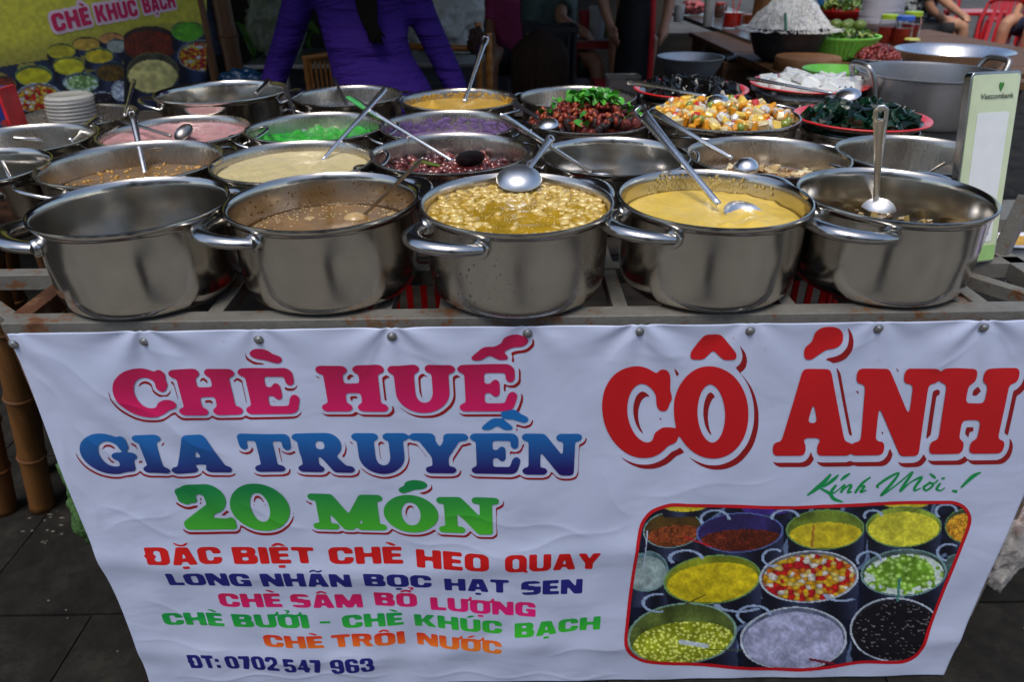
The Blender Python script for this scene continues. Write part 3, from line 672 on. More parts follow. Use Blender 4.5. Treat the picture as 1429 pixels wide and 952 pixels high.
stk = (np.sin(PXg/23+PYg/41+4*vnoise(PXg/60, PYg/60, 4)) > .93); img[stk] = [96, 116, 150]
TEAL = (120, 160, 160); GRN = (110, 150, 90); WHT = (188, 200, 215)
print_pot(img, PXg, PYg, 215, 132, 102, 62, TEAL, (128, 62, 30), 'grain', .7, -.1, (70, 52, 20))
print_pot(img, PXg, PYg, 540, 60, 90, 22, (70, 50, 140), (60, 40, 130), 'flat', .3)
print_pot(img, PXg, PYg, 255, 50, 80, 22, (150, 150, 60), (200, 180, 40), 'flat', .3)
print_pot(img, PXg, PYg, 1010, 44, 80, 16, (150, 150, 60), (200, 180, 40), 'flat', .3)
print_pot(img, PXg, PYg, 445, 142, 150, 67, (90, 110, 170), (92, 34, 20), 'grain', .75, -.05, (42, 34, 84))
print_pot(img, PXg, PYg, 737, 132, 134, 68, GRN, (206, 188, 40), 'flat', .55, -.04, (100, 120, 40))
print_pot(img, PXg, PYg, 1005, 123, 130, 69, GRN, (216, 212, 60), 'flat', .2, -.03, (130, 150, 50))
print_pot(img, PXg, PYg, 1215, 120, 70, 58, GRN, (212, 150, 40), 'grain', .2)
print_pot(img, PXg, PYg, 120, 272, 80, 70, TEAL, (150, 172, 172), 'flat', .2, 0, (90, 120, 130))
print_pot(img, PXg, PYg, 1200, 262, 60, 50, TEAL, (70, 100, 100), 'flat', .3)
print_pot(img, PXg, PYg, 350, 300, 168, 82, GRN, (208, 188, 28), 'flat', .25, -.1, (120, 130, 30))
print_pot(img, PXg, PYg, 1003, 278, 148, 80, TEAL, (104, 150, 40), 'pearlw', .15, -.05)
print_pot(img, PXg, PYg, 680, 292, 170, 88, WHT, (220, 160, 40), 'fruit', .08, -.06)
print_pot(img, PXg, PYg, 245, 485, 188, 104, (130, 165, 150), (146, 158, 30), 'pearl', .55, -.1, (84, 100, 46))
print_pot(img, PXg, PYg, 625, 500, 183, 106, WHT, (168, 172, 205), 'flat', .1, -.04, (110, 120, 150))
print_pot(img, PXg, PYg, 975, 470, 157, 108, WHT, (22, 20, 26), 'black', .08, 0, (30, 30, 40))
print_lines(img, PXg, PYg, [(360, 98, 48, 30, 0, 200), (600, 90, 45, 24, 0, 190), (260, 230, 55, 26, 0, 200), (165, 380, 52, 30, 60, 300), (560, 228, 38, 28, 40, 300), (885, 235, 40, 28, 0, 200), (1150, 70, 36, 24, 0, 220), (490, 420, 55, 32, 0, 220), (900, 85, 30, 18, 0, 200), (1160, 210, 40, 28, 40, 250), (790, 350, 55, 22, 180, 340), (440, 385, 75, 22, 180, 350)], (150, 172, 205), 3.2)
for (ax, ay), (bx, by), wd, c in [((697, 120), (690, 190), 9, (170, 120, 40)), ((255, 158), (345, 190), 6, (170, 30, 40)), ((240, 510), (330, 525), 14, (190, 205, 215)), ((310, 535), (450, 535), 6, (70, 84, 44)), ((990, 300), (982, 372), 10, (70, 130, 120)), ((680, 565), (760, 582), 9, (120, 30, 50)), ((325, 352), (260, 384), 4, (70, 60, 20))]:
    g_.X, g_.Y = PXg, PYg; img[Sg(ax, ay, bx, by, wd) < 0] = c
img = np.clip(img*(.86+.22*vnoise(PXg/7, PYg/7, 12)[..., None]), 0, 255)
def zoom7(PXa, PYa):
    xs = 850+PXa/2.468; ys = 680+PYa/2.468
    d = [np.array(FW)[k]+np.array(RT)[k]*((xs-PW/2)/FPX)-np.array(UP)[k]*((ys-PH/2)/FPX) for k in range(3)]
    t = (0-CAM.y)/d[1]; return CAM.x+d[0]*t, CAM.z+d[2]*t
Xp, Zp = zoom7(PXg, PYg)
m_print = attr_mat('printed_photo', .42)
lab(grid_mesh('printed_picture', Xp, bsurf(Xp, Zp), Zp, m_print, ban, -.0007, lin(img), dpoly < 2), 'printed photo of pots of dessert with a red border')
bord = np.clip(.5-(np.abs(dpoly)-5.5)/3, 0, 1); uvb, fcb = iso_mesh(bord, zx, zy)
Xb, Zb = zoom7(uvb[:, 0], uvb[:, 1]); L = wloc(ban)
me = bpy.data.meshes.new('picture_border'); me.from_pydata(np.stack([Xb-L.x, bsurf(Xb, Zb)-.0013-L.y, Zb-L.z], -1).tolist(), [], fcb); me.materials.append(M('print_border_red', srgb(190, 18, 30), .45, var=.05))
o = bpy.data.objects.new('picture_border', me); COL.objects.link(o); o.parent = ban

# ================================================================== POTS
ZR = 1.023; PHT = ZR-TZ
st_front = [steel('pot_steel', rough=.17), steel('pot_steel_b', (.60, .56, .50, 1), rough=.18, dirt=.05), steel('pot_steel_wet', (.60, .565, .51, 1), rough=.26, dirt=.08), steel('pot_steel_d', (.60, .565, .51, 1), rough=.19, dirt=.05), steel('pot_steel_e', (.59, .56, .51, 1), rough=.18, dirt=.04)]
st_in = steel('pot_inner_steel', (.54, .50, .44, 1), rough=.27, dirt=.15)
st_handle = steel('handle_steel', (.55, .54, .52, 1), rough=.2)
def arc_pts(c, phi, dphi, rb, out, rise, z, n=14, wall=0.0, pw=.75):
    P = []
    for k in range(n+1):
        t = k/n; s = (abs(math.sin(math.pi*t)))**pw
        a = phi+dphi*(1-2*t)*(1.0 if s < .6 else (1.0-.10*(s-.6)/.4)); r = rb-wall+out*s
        P.append(Vector((c[0]+r*math.cos(a), c[1]+r*math.sin(a), z+rise*s)))
    return P
def pot(c, R, label, mat, group, h=PHT, zr=ZR, ang=215, style='cast', name='cooking_pot', dphi=25, both=True, seg=72, rise=None, hz=.024, ang2=None):
    cx, cy = c; zb = zr-h; t = thing(name, (cx, cy, zb), label, 'pot', group)
    p = [(0, 0), (R*.62, 0), (R*.80, .0010), (R*.865, .005), (R*.905, .012), (R*.928, .022), (R*.940, .036), (R*.950, h*.6), (R*.955, h-.014), (R*.965, h-.010),
         (R*.985, h-.0075), (R*.997, h-.0045), (R, h-.0015), (R*.995, h+.001), (R*.980, h+.0015), (R*.962, h-.0005), (R*.948, h-.006), (R*.940, h-.014), (R*.932, h*.6), (R*.912, .042), (R*.885, .027), (R*.84, .016), (R*.76, .008), (R*.6, .005), (0, .005)]
    ph = random.uniform(0, 6); wob = lambda a, z: 1+.004*math.sin(2*a+ph)*(z/h)+.0015*math.sin(5*a+ph*2)
    body = build('body', MB().lathe((cx, cy, zb), p, seg, wob=wob), mat, t)
    for k, a in enumerate((ang, ang2 if ang2 is not None else ang+180) if both else (ang,)):
        a = math.radians(a); rb = R*.95; dp = math.radians(dphi)
        if style == 'cast':
            P = arc_pts(c, a, dp, rb, .044, .006 if rise is None else rise, zr-hz, 18, -.006, .92)
            rad = [.0120+.0030*math.sin(math.pi*i/18) for i in range(19)]
            hd = build('handle', MB().tube(P, rad, 14, flat=.72), st_handle, t)
            for s in (-1, 1):
                b = a+dp*s; n = Vector((math.cos(b), math.sin(b), 0)); pc = Vector((cx, cy, zr-hz-.001))+n*(rb-.0003)
                build('bracket', MB().lathe(pc, [(.0145, 0), (.0145, .0065), (.0130, .0090), (0, .0100)], 20, axis=n), st_handle, hd)
        else:
            P = arc_pts(c, a, dp, rb, .042, .018 if rise is None else rise, zr-.030, 16, -.003)
            hd = build('handle', MB().tube(P, .0046, 10), st_handle, t)
            for s in (-1, 1):
                b = a+dp*s; n = Vector((math.cos(b), math.sin(b), 0)); pc = Vector((cx, cy, zr-.031))+n*(rb-.0005)
                build('bracket', MB().lathe(pc, [(.008, 0), (.008, .004), (.006, .005), (0, .0052)], 14, axis=n), st_handle, hd)
    return t
def surface(name, c, z, r, mat, label, cat, amp=.002, sc=30, rings=26, seg=64, mound=0.0, parent=None, lump=None):
    """food surface filling a pot, with a skirt"""
    cx, cy = c; mb = MB(); vs = []; fs = []
    vs.append((cx, cy, z+mound+amp*fbm((cx*sc, cy*sc, 1))))
    for i in range(1, rings+1):
        q = i/rings; rr = r*q
        for k in range(seg):
            a = 2*math.pi*k/seg; x = cx+rr*math.cos(a); y = cy+rr*math.sin(a)
            zz_ = z+mound*(1-q*q)+amp*fbm((x*sc, y*sc, 1.0))*(1 if q < .97 else .3)
            if lump: zz_ += lump(x-cx, y-cy)
            vs.append((x, y, zz_))
    for k in range(seg): fs.append((0, 1+k, 1+(k+1) % seg))
    for i in range(rings-1):
        for k in range(seg):
            a = 1+i*seg+k; b = 1+i*seg+(k+1) % seg; fs.append((a, a+seg, b+seg, b))
    o = len(vs)
    for k in range(seg):
        a = 2*math.pi*k/seg; vs.append((cx+r*.985*math.cos(a), cy+r*.985*math.sin(a), z-.012))
    l = 1+(rings-1)*seg
    for k in range(seg): fs.append((l+k, o+k, o+(k+1) % seg, l+(k+1) % seg))
    mb.add(vs, fs)
    if parent is not None: return build(name, mb, mat, parent, sharp=False)
    ob = build(name, mb, mat, sharp=False); return tag(ob, label, cat)
def wet(name, c, r=.25, var=.25, sc=40, coat=.6, sss=.15, bmp=.15, bs=None): return M(name, c, r, var=var, scale=sc, coat=coat, sss=sss, bmp=bmp, bscale=bs)
def ico(r, sub=1, mat=None, name='bit', sc=(1, 1, 1), bend=0, jag=0, seed=0):
    bm = bmesh.new(); bmesh.ops.create_icosphere(bm, subdivisions=sub, radius=r); rg = random.Random(seed)
    for v in bm.verts:
        v.co = Vector((v.co.x*sc[0], v.co.y*sc[1], v.co.z*sc[2]))
        if bend: v.co.y += bend*(v.co.x/r)**2*r
        if jag: v.co *= 1+rg.uniform(-jag, jag)
    me = bpy.data.meshes.new(name); bm.to_mesh(me); bm.free(); me.shade_smooth()
    if mat: me.materials.append(mat)
    return me
def cubemesh(name, s, mat, skew=.15, seed=0, bev=.12):
    rg = random.Random(seed); bm = bmesh.new(); bmesh.ops.create_cube(bm, size=1)
    for v in bm.verts: v.co = Vector((v.co.x*s[0], v.co.y*s[1], v.co.z*s[2]))+Vector((rg.uniform(-1, 1)*s[0], rg.uniform(-1, 1)*s[1], rg.uniform(-1, 1)*s[2]))*skew
    if bev: bmesh.ops.bevel(bm, geom=bm.edges[:], offset=min(s)*bev, segments=1, affect='EDGES')
    me = bpy.data.meshes.new(name); bm.to_mesh(me); bm.free(); me.materials.append(mat)
    return me
def leafmesh(name, l, wd, mat, curl=.25, seed=0):
    rg = random.Random(seed); mb = MB(); vs = []; n = 6
    for i in range(n+1):
        t = i/n; ww = wd*math.sin(math.pi*min(1, t*.92+.06))**.8*(1+.15*rg.uniform(-1, 1)); z = curl*l*(t-.5)**2*-2
        for s, zz_ in ((-1, .18*wd), (0, 0), (1, .18*wd)): vs.append((l*(t-.5), s*ww/2, z+zz_))
    fs = []
    for i in range(n):
        for k in range(2): a = i*3+k; fs.append((a, a+3, a+4, a+1))
    me = mb.add(vs, fs).mesh(name); me.materials.append(mat); return me
def rnd_in(c, r, pw=.5): a = RNG.uniform(0, 2*math.pi); q = r*RNG.uniform(0, 1)**pw; return c[0]+q*math.cos(a), c[1]+q*math.sin(a)
def rrot(k=3.14): return (RNG.uniform(-k, k), RNG.uniform(-k, k), RNG.uniform(-3.14, 3.14))

FRONT = [((-.5984, .1271), .1486, 198), ((-.2965, .1401), .1528, 214), ((.0148, .1201), .1544, 224), ((.3309, .1297), .1527, 209), ((.6224, .134), .1472, 220)]
FL = ['steel pot without visible food at the left end of the front row', 'front row steel pot of thin brown broth', 'wet steel pot brimming with white beans in the front row', 'front row steel pot of yellow mung porridge', 'front row steel pot of dark chopped bits at the right end']
for (c, R, a), l, m in zip(FRONT, FL, st_front): pot(c, R, l, m, 'big steel pots along the front rail', ang=a, hz=.034 if a < 205 else .024, ang2=44)
GP2 = 'steel pots of dessert behind the front row'
def rimc(xa, xb, ya, yb, z=ZR):
    a = PZ((xa+xb)/2, ya, z); b = PZ((xa+xb)/2, yb, z); return ((a.x+b.x)/2, (a.y+b.y)/2)
# centre, rim radius and rim height of the pots behind the front row
POTPOS = {
    'brown': ((-0.7556, 0.4588), 0.1751, 1.003),
    'cream': ((-0.4302, 0.4520), 0.1615, 1.003),
    'bean': ((-0.1173, 0.5056), 0.1667, 1.003),
    'pan': ((0.2191, 0.4636), 0.1523, 1.003),
    'fungus': ((0.5248, 0.4463), 0.1600, 1.003),
    'dark': ((0.8296, 0.4483), 0.1549, 1.003),
    'edge': ((-1.0787, 0.4191), 0.1616, 1.003),
    'pink': ((-0.8111, 0.7954), 0.1781, 0.988),
    'green': ((-0.4750, 0.8250), 0.1703, 0.988),
    'purple': ((-0.1455, 0.8305), 0.1706, 0.988),
    'jujube': ((0.2126, 0.8635), 0.1568, 0.988),
    'fruit': ((0.5455, 0.8477), 0.1880, 1.0),
    'gjel': ((0.8859, 0.8282), 0.1623, 0.988),
    'edge2': ((-1.1526, 0.7259), 0.1647, 0.988),
    'edge3': ((-1.2067, 1.0456), 0.1669, 0.975),
    'tall': ((-0.8136, 1.1462), 0.1850, 1.02),
    'r4': ((-0.4923, 1.3131), 0.1719, 0.975),
    'yellow': ((-0.1392, 1.2309), 0.1745, 0.975),
    'back': ((0.2188, 1.2536), 0.1771, 0.975),
    'black': ((0.5733, 1.3104), 0.1792, 0.975),
    'white': ((0.9632, 1.3721), 0.1836, 0.975),
}
ROW = {}
def bpot(key, label, ang, **kw):
    c, R, z = POTPOS[key]; ROW[key] = (c, R, z); return pot(c, R, label, kw.pop('mat', st_in), GP2, ang=ang, style=kw.pop('style', 'wire'), zr=z, h=z-TZ, **kw)
bpot('edge', 'steel pot cut off by the left edge of the picture', 300, mat=st_front[1])
bpot('brown', 'steel pot of brown soup behind the leftmost front pot', 222)
bpot('cream', 'steel pot filled with pale cream pudding', 30)
bpot('bean', 'steel pot of dark red beans in the second row', 208)
bpot('pan', 'nearly empty shiny steel pot in the second row', 20, mat=st_front[0])
bpot('fungus', 'steel pot of clear soup with fungus and red dates', 55)
bpot('dark', 'empty dull steel pot behind the right end front pot', 20)
bpot('edge2', 'steel pot with a slanting ladle at the left edge in the third row', 250)
bpot('pink', 'steel pot of pink pudding', 15)
bpot('green', 'steel pot of bright green pandan pudding', 200)
bpot('purple', 'steel pot with purple yam stains inside', 20)
bpot('jujube', 'steel pot heaped with red dates and green leaves', 200)
bpot('edge3', 'steel pot below the stack of clear lids', 250)
bpot('r4', 'steel pot with a black ladle handle before the purple shirt', 30)
bpot('yellow', 'steel pot of mustard yellow porridge in the fourth row', 330)
bpot('back', 'empty steel pot behind the heap of red dates', 150)
bpot('fruit', 'wide steel pot heaped with diced mixed fruit', 60)
# taller pot at the back left
bpot('tall', 'wide steel pot in the back row by the blue bag', 195, mat=st_front[0])

# ---------------------------------------------------------------- what the pots hold
C2 = FRONT[1][0]; C3 = FRONT[2][0]; C4 = FRONT[3][0]; C5 = FRONT[4][0]; C1 = FRONT[0][0]
m_broth = M('brown_broth', srgb(120, 88, 40), .10, var=.40, scale=14, spec=.45, bmp=.05, bscale=120)
surface('water', C1, ZR-.112, .133, M('cloudy_water', srgb(96, 92, 80), .06, var=.1, coat=1), 'shallow cloudy water in the left end front pot', 'water', amp=.0003)
t = thing('dumpling_broth', (C2[0], C2[1], ZR-.06), 'thin brown broth with a floating dumpling and specks', 'soup')
surface('liquid', C2, ZR-.056, .1405, m_broth, None, None, amp=.0004, parent=t)
m_dump = wet('dumpling_skin', srgb(176, 146, 96), .3, .15)
for px, py, s in ((495, 303, .021), (432, 304, .012), (548, 299, .013)):
    q = PZ(px, py, ZR-.056); build('dumpling', MB().ell((q.x, q.y, ZR-.060), s, s*.9, s*.55), m_dump, t)
m_foam = M('pale_foam', srgb(214, 190, 140), .4, var=.2)
fm = MB()
for k in range(420):
    a = RNG.uniform(0, 6.28); q = .139*RNG.uniform(0, 1)**.25; x, y = C2[0]+q*math.cos(a), C2[1]+q*math.sin(a)
    r = RNG.uniform(.0004, .0014); fm.ell((x, y, ZR-.0555), r*1.6, r, r*.5, 5, 4)
tag(build('foam_specks', fm, m_foam, t), kind='stuff')
fm = MB()
for k in range(90):
    a = RNG.uniform(.2, 3.0); z = ZR-RNG.uniform(.015, .055); rr = .1435-.0006; r = RNG.uniform(.0006, .0018)
    fm.ell((C2[0]+rr*math.cos(a), C2[1]+rr*math.sin(a), z), r, r, r*1.4, 5, 4)
tag(build('splash_specks', fm, M('brown_speck', srgb(90, 56, 24), .5), t), kind='stuff')
# white beans
t = thing('bean_soup', (C3[0], C3[1], ZR-.03), 'white bean sweet soup filling the middle front pot', 'soup')
m_syr = M('golden_syrup', srgb(176, 140, 36), .07, var=.25, scale=25, coat=1, bmp=.10, bscale=160)
surface('syrup', C3, ZR-.016, .1435, m_syr, None, None, amp=.0012, sc=40, parent=t)
mbean = [ico(.0074, 2, wet('white_bean_%d' % k, srgb(*cc), .22, .12, coat=.8), 'bean', (1.35, .88, .8), .28) for k, cc in enumerate([(206, 176, 96), (190, 158, 72), (216, 190, 116)])]
n = 0; placed = []
while n < 265:
    x, y = rnd_in(C3, .137, .5); dx, dy = x-C3[0], y-C3[1]
    if (dx/.072)**2+((dy+.035)/.085)**2 < 1 and RNG.rand() < .93: continue
    if any((x-a)**2+(y-b)**2 < .0092**2 for a, b in placed) and RNG.rand() < .96: continue
    placed.append((x, y)); piece('bean', mbean[n % 3], t, (x, y, ZR-.0165+RNG.uniform(-.0035, .0022)), (RNG.uniform(-.4, .4), RNG.uniform(-.4, .4), RNG.uniform(0, 6.28)), (RNG.uniform(.6, 1.2), RNG.uniform(.6, 1.1), RNG.uniform(.6, 1.0))); n += 1
fm = MB()
for k in range(500):
    x, y = rnd_in(C3, .13); r = RNG.uniform(.0005, .0013); fm.ell((x, y, ZR-.0146), r, r, r*.7, 5, 4)
tag(build('bubbles', fm, M('syrup_bubble', srgb(226, 200, 130), .1, coat=1, var=.1), t), kind='stuff')
mb = MB()
for k in range(120):
    a = RNG.uniform(math.pi+.2, 2*math.pi-.1); z = TZ+RNG.uniform(.03, .125); rr = FRONT[2][1]*(.937+.012*min(1, (z-TZ-.03)/.06)); r = RNG.uniform(.0006, .0016)
    n_ = Vector((math.cos(a), math.sin(a), 0)); mb.ell((C3[0]+rr*n_.x, C3[1]+rr*n_.y, z), .0006, r, r*RNG.uniform(1, 2.2), 6, 5, rot=Vector((1, 0, 0)).rotation_difference(n_).to_matrix())
tag(build('water_drops', mb, M('water_drop', (.12, .115, .105, 1), .08, var=.1, spec=.5)), 'small drops running down the wet bean pot', kind='stuff')
# yellow porridge
m_por = wet('mung_porridge', srgb(214, 182, 80), .38, .12, 18, coat=.25, bmp=.3, bs=60)
def lump4(dx, dy): return .010*math.exp(-((dx-.055)**2+(dy+.055)**2)/.0005)+.008*math.exp(-((dx-.015)**2+(dy+.045)**2)/.00012)+.006*math.exp(-((dx-.10)**2+(dy+.03)**2)/.0012)+.0035*fbm((dx*70, dy*70, 4))*(dx > .02)
surface('mung_porridge', C4, ZR-.034, .1405, m_por, 'thick yellow mung bean porridge in the fourth front pot', 'porridge', amp=.0014, sc=26, lump=lump4)
# chopped bits
t = thing('chopped_topping', (C5[0], C5[1], ZR-.10), 'dark chopped bits in the right end front pot', 'topping')
surface('bed', C5, ZR-.088, .134, M('dark_bed', srgb(58, 48, 24), .3, var=.4, coat=.5), None, None, amp=.003, parent=t)
bits = [cubemesh('chopped_bit', (.013, .009, .007), wet('bit_%d' % k, srgb(*cc), .35, .2), .25, k) for k, cc in enumerate([(118, 92, 40), (150, 128, 74), (70, 78, 30), (176, 164, 120), (90, 62, 28)])]
for k in range(150):
    x, y = rnd_in(C5, .122); piece('chopped_bit', bits[RNG.randint(5)], t, (x, y, ZR-.084+RNG.uniform(0, .014)), rrot(), RNG.uniform(.7, 1.2))
# second row
c, R, ZK = ROW['brown']; t = thing('brown_soup', (c[0], c[1], ZK-.06), 'brown sugary soup with yellow bits in the second row', 'soup')
surface('liquid', c, ZK-.050, R*.925, m_broth, None, None, amp=.0006, parent=t)
yb = [ico(.005, 1, wet('ginger_bit', srgb(180, 132, 48), .3, .2), 'soup_bit', (1.2, 1, .6), jag=.15, seed=k) for k in range(3)]
for k in range(160):
    x, y = rnd_in(c, R*.9); piece('soup_bit', yb[k % 3], t, (x, y, ZK-.0495), rrot(.4), RNG.uniform(.5, 1.1))
c, R, ZK = ROW['cream']; surface('cream_pudding', c, ZK-.020, R*.935, wet('cream_pudding', srgb(206, 190, 140), .38, .08, 60, coat=.3, bmp=.5, bs=110), 'pale cream coconut pudding in the second row', 'pudding', amp=.003, sc=28)
c, R, ZK = ROW['bean']; t = thing('red_bean_soup', (c[0], c[1], ZK-.06), 'glossy dark red beans in the second row pot', 'soup')
surface('syrup', c, ZK-.048, R*.93, M('bean_syrup', srgb(62, 26, 22), .1, var=.3, coat=1), None, None, amp=.001, parent=t)
rb = [ico(.0095, 2, wet('red_bean_%d' % k, srgb(*cc), .2, .2, coat=.9), 'bean', (1.25, .9, .85), .15) for k, cc in enumerate([(96, 34, 30), (120, 48, 40), (78, 26, 26)])]
for k in range(210):
    x, y = rnd_in(c, R*.86); piece('bean', rb[k % 3], t, (x, y, ZK-.046+RNG.uniform(-.002, .006)), rrot(.6), RNG.uniform(.8, 1.15))
m_leaf = M('pandan_leaf', srgb(78, 96, 34), .4, var=.2)
q = PZ(590, 232, ZK-.04)
tag(build('pandan_leaf', MB().tube([PZ(572, 230, ZK-.038), PZ(585, 224, ZK-.034), PZ(605, 229, ZK-.034), PZ(624, 233, ZK-.038)], [.003, .008, .007, .002], 8, flat=.15), m_leaf), 'green pandan leaf strip lying on the red beans', 'leaf')
c, R, ZK = ROW['pan']; surface('clear_syrup', c, ZK-.085, R*.91, M('thin_syrup', srgb(100, 94, 84), .05, var=.1, coat=1), 'thin clear syrup low in the nearly empty pot', 'syrup', amp=.0003)
c, R, ZK = ROW['fungus']; t = thing('fungus_soup', (c[0], c[1], ZK-.07), 'clear soup of fungus strips and red date pieces', 'soup')
surface('liquid', c, ZK-.056, R*.925, M('clear_broth', srgb(112, 88, 60), .05, var=.3, coat=1), None, None, amp=.0004, parent=t)
fb = [cubemesh('soup_bit', s, wet('fungus_%d' % k, srgb(*cc), .25, .2), .3, k) for k, (cc, s) in enumerate([((206, 184, 132), (.016, .011, .006)), ((180, 150, 100), (.013, .010, .008)), ((190, 56, 40), (.009, .007, .006)), ((120, 84, 46), (.014, .009, .006)), ((222, 206, 166), (.018, .010, .005))])]
for k in range(190):
    x, y = rnd_in((c[0]+.01, c[1]-.01), R*.85); piece('soup_bit', fb[RNG.choice([0, 0, 1, 2, 3, 4])], t, (x, y, ZK-.0545+RNG.uniform(-.002, .004)), rrot(.5), RNG.uniform(.7, 1.15))
# third row
c, R, ZK = ROW['pink']; surface('pink_pudding', c, ZK-.016, R*.935, wet('pink_pudding', srgb(190, 142, 144), .30, .22, 24, coat=.4, bmp=.5, bs=60), 'pale pink lumpy pudding', 'pudding', amp=.007, sc=26)
c, R, ZK = ROW['green']; m_grn = wet('green_pudding', srgb(46, 160, 50), .30, .30, 60, coat=.7, bmp=.5)
def lumpg(dx, dy):
    return max(0, fbm((dx*26+3, dy*26, 2), 2))*.020+abs(fbm((dx*75, dy*75, 7)))*.007+(.008*math.exp(-((dx+.05)**2+(dy+.04)**2)/.0015))
surface('green_pudding', c, ZK-.044, R*.93, m_grn, 'bright green lumpy pandan pudding', 'pudding', amp=.004, sc=46, rings=34, seg=90, lump=lumpg)
def stain(key, mat, amount, z0, z1, n, label=None, parent=None, a0=.3, a1=2.9, sx=1.0):
    c, R, ZK = ROW[key]; mb = MB()
    for k in range(n):
        a = RNG.uniform(a0, a1); z = RNG.uniform(z0, z1); rr = R*.936-.0012; r = RNG.uniform(.003, .011)*amount
        n_ = Vector((math.cos(a), math.sin(a), 0)); rt = Vector((1, 0, 0)).rotation_difference(n_).to_matrix()
        mb.ell((c[0]+rr*n_.x, c[1]+rr*n_.y, z), .0007, r*sx, r, 8, 5, rot=rt)
    o = build('smear', mb, mat, parent); return tag(o, kind='stuff')
c, R, ZK = ROW['purple']; t = thing('purple_pudding', (c[0], c[1], ZK-.06), 'purple yam pudding smeared inside its pot', 'pudding')
m_pur = wet('purple_yam', srgb(122, 98, 140), .4, .3, 30, coat=.3, bmp=.4)
surface('pudding', c, ZK-.052, R*.93, m_pur, None, None, amp=.006, sc=30, parent=t); stain('purple', m_pur, .75, ZK-.05, ZK-.020, 130, parent=t, sx=1.6)
c, R, ZK = ROW['yellow']; t = thing('yellow_porridge', (c[0], c[1], ZK-.05), 'mustard yellow porridge with a small peak', 'porridge')
m_mus = wet('mustard_porridge', srgb(196, 156, 62), .4, .14, 24, coat=.25, bmp=.3)
surface('porridge', c, ZK-.026, R*.935, m_mus, None, None, amp=.0025, sc=26, parent=t, lump=lambda dx, dy: .022*math.exp(-((dx+.085)**2+(dy-.03)**2)/.00016)); stain('yellow', m_mus, .4, ZK-.026, ZK-.012, 120, parent=t, sx=1.5)
c4y = wet('mung_smear', srgb(176, 158, 100), .45, .2, coat=.2)
mb = MB()
for k in range(220):
    a = RNG.choice([RNG.normal(1.9, .12), RNG.normal(1.25, .28)]); z = ZR-abs(RNG.normal(.022, .008)); rr = FRONT[3][1]*.936-.0012; r = RNG.uniform(.0004, .0030)
    n_ = Vector((math.cos(a), math.sin(a), 0)); mb.ell((C4[0]+rr*n_.x, C4[1]+rr*n_.y, z), .0012, r, r*1.4, 8, 5, rot=Vector((1, 0, 0)).rotation_difference(n_).to_matrix())
tag(build('porridge_smear', mb, c4y), 'dried yellow smears on the inner wall of the porridge pot', kind='stuff')
c, R, ZK = ROW['r4']; surface('dark_soup', c, ZK-.052, R*.925, M('dark_soup', srgb(58, 34, 26), .15, var=.3, coat=.8), 'dark soup low in the pot before the purple shirt', 'soup', amp=.002)
# heap of dates and leaves
c, R, ZK = ROW['jujube']; t = thing('date_topping', (c[0], c[1], ZK-.03), 'heap of red dates and goji under fresh green leaves', 'topping')
surface('bed', c, ZK-.02, R*.93, M('dark_red_bed', srgb(70, 24, 16), .3, var=.4, coat=.5), None, None, amp=.004, mound=.028, parent=t)
dts = [ico(.0135, 2, wet('red_date_%d' % k, srgb(*cc), .38, .4, 60, coat=.25, bmp=1.0, bs=160), 'red_date', (1.2, .9, .75), 0, .13, k) for k, cc in enumerate([(78, 20, 18), (44, 18, 18), (104, 30, 18), (30, 16, 18)])]
gj = [ico(.0080, 1, wet('goji_%d' % k, srgb(*cc), .4, .25, coat=.2), 'goji', (1.5, .8, .6), .2, .16, k) for k, cc in enumerate([(132, 44, 18), (112, 28, 18), (150, 66, 26)])]
for k in range(85):
    x, y = rnd_in(c, R*.90); q = math.hypot(x-c[0], y-c[1])/R; piece('red_date', dts[RNG.randint(4)], t, (x, y, ZK-.012+.034*(1-q*q)+RNG.uniform(-.004, .006)), rrot(), RNG.uniform(.85, 1.15))
for k in range(150):
    x, y = rnd_in((c[0]-.03, c[1]-.01), R*.78); q = math.hypot(x-c[0], y-c[1])/R; piece('goji', gj[RNG.randint(3)], t, (x, y, ZK-.004+.036*(1-q*q)+RNG.uniform(-.003, .008)), rrot(), RNG.uniform(.8, 1.2))
lf = [leafmesh('mint_leaf', .024, .016, M('mint_leaf_%d' % k, srgb(*cc), .4, var=.2), .3, k) for k, cc in enumerate([(66, 152, 44), (88, 172, 56), (50, 126, 36)])]
for k in range(190):
    if k < 160: x, y = c[0]+RNG.normal(.01, .034), c[1]+.03+RNG.normal(0, .03)
    else: x, y = rnd_in(c, R*.85)
    q = math.hypot(x-c[0], y-c[1])/R
    piece('mint_leaf', lf[RNG.randint(3)], t, (x, y, ZK+.004+.045*max(0, 1-q*q)+RNG.uniform(0, .018)*(k < 160)), rrot(.9), RNG.uniform(.8, 1.25))
# fruit
c, R, ZK = ROW['fruit']; zf = ZK; t = thing('fruit_salad', (c[0], c[1], zf-.03), 'heap of diced mango, melon, dragon fruit and grapes', 'fruit')
surface('bed', c, zf-.022, R*.93, M('fruit_juice', srgb(170, 120, 50), .2, var=.3, coat=.6), None, None, amp=.003, mound=.014, parent=t)
def speckle():
    m, nt, b = newmat('dragon_fruit'); tc = nt.nodes.new('ShaderNodeTexCoord'); v = nt.nodes.new('ShaderNodeTexVoronoi'); v.inputs['Scale'].default_value = 330
    nt.links.new(tc.outputs['Object'], v.inputs[0]); r = ramp(nt, [(.20, (.02, .02, .02, 1)), (.28, srgb(206, 204, 198))]); nt.links.new(v.outputs[0], r.inputs[0]); nt.links.new(r.outputs[0], b.inputs['Base Color']); b.inputs['Roughness'].default_value = .3
    b.inputs['Coat Weight'].default_value = .4
    return m
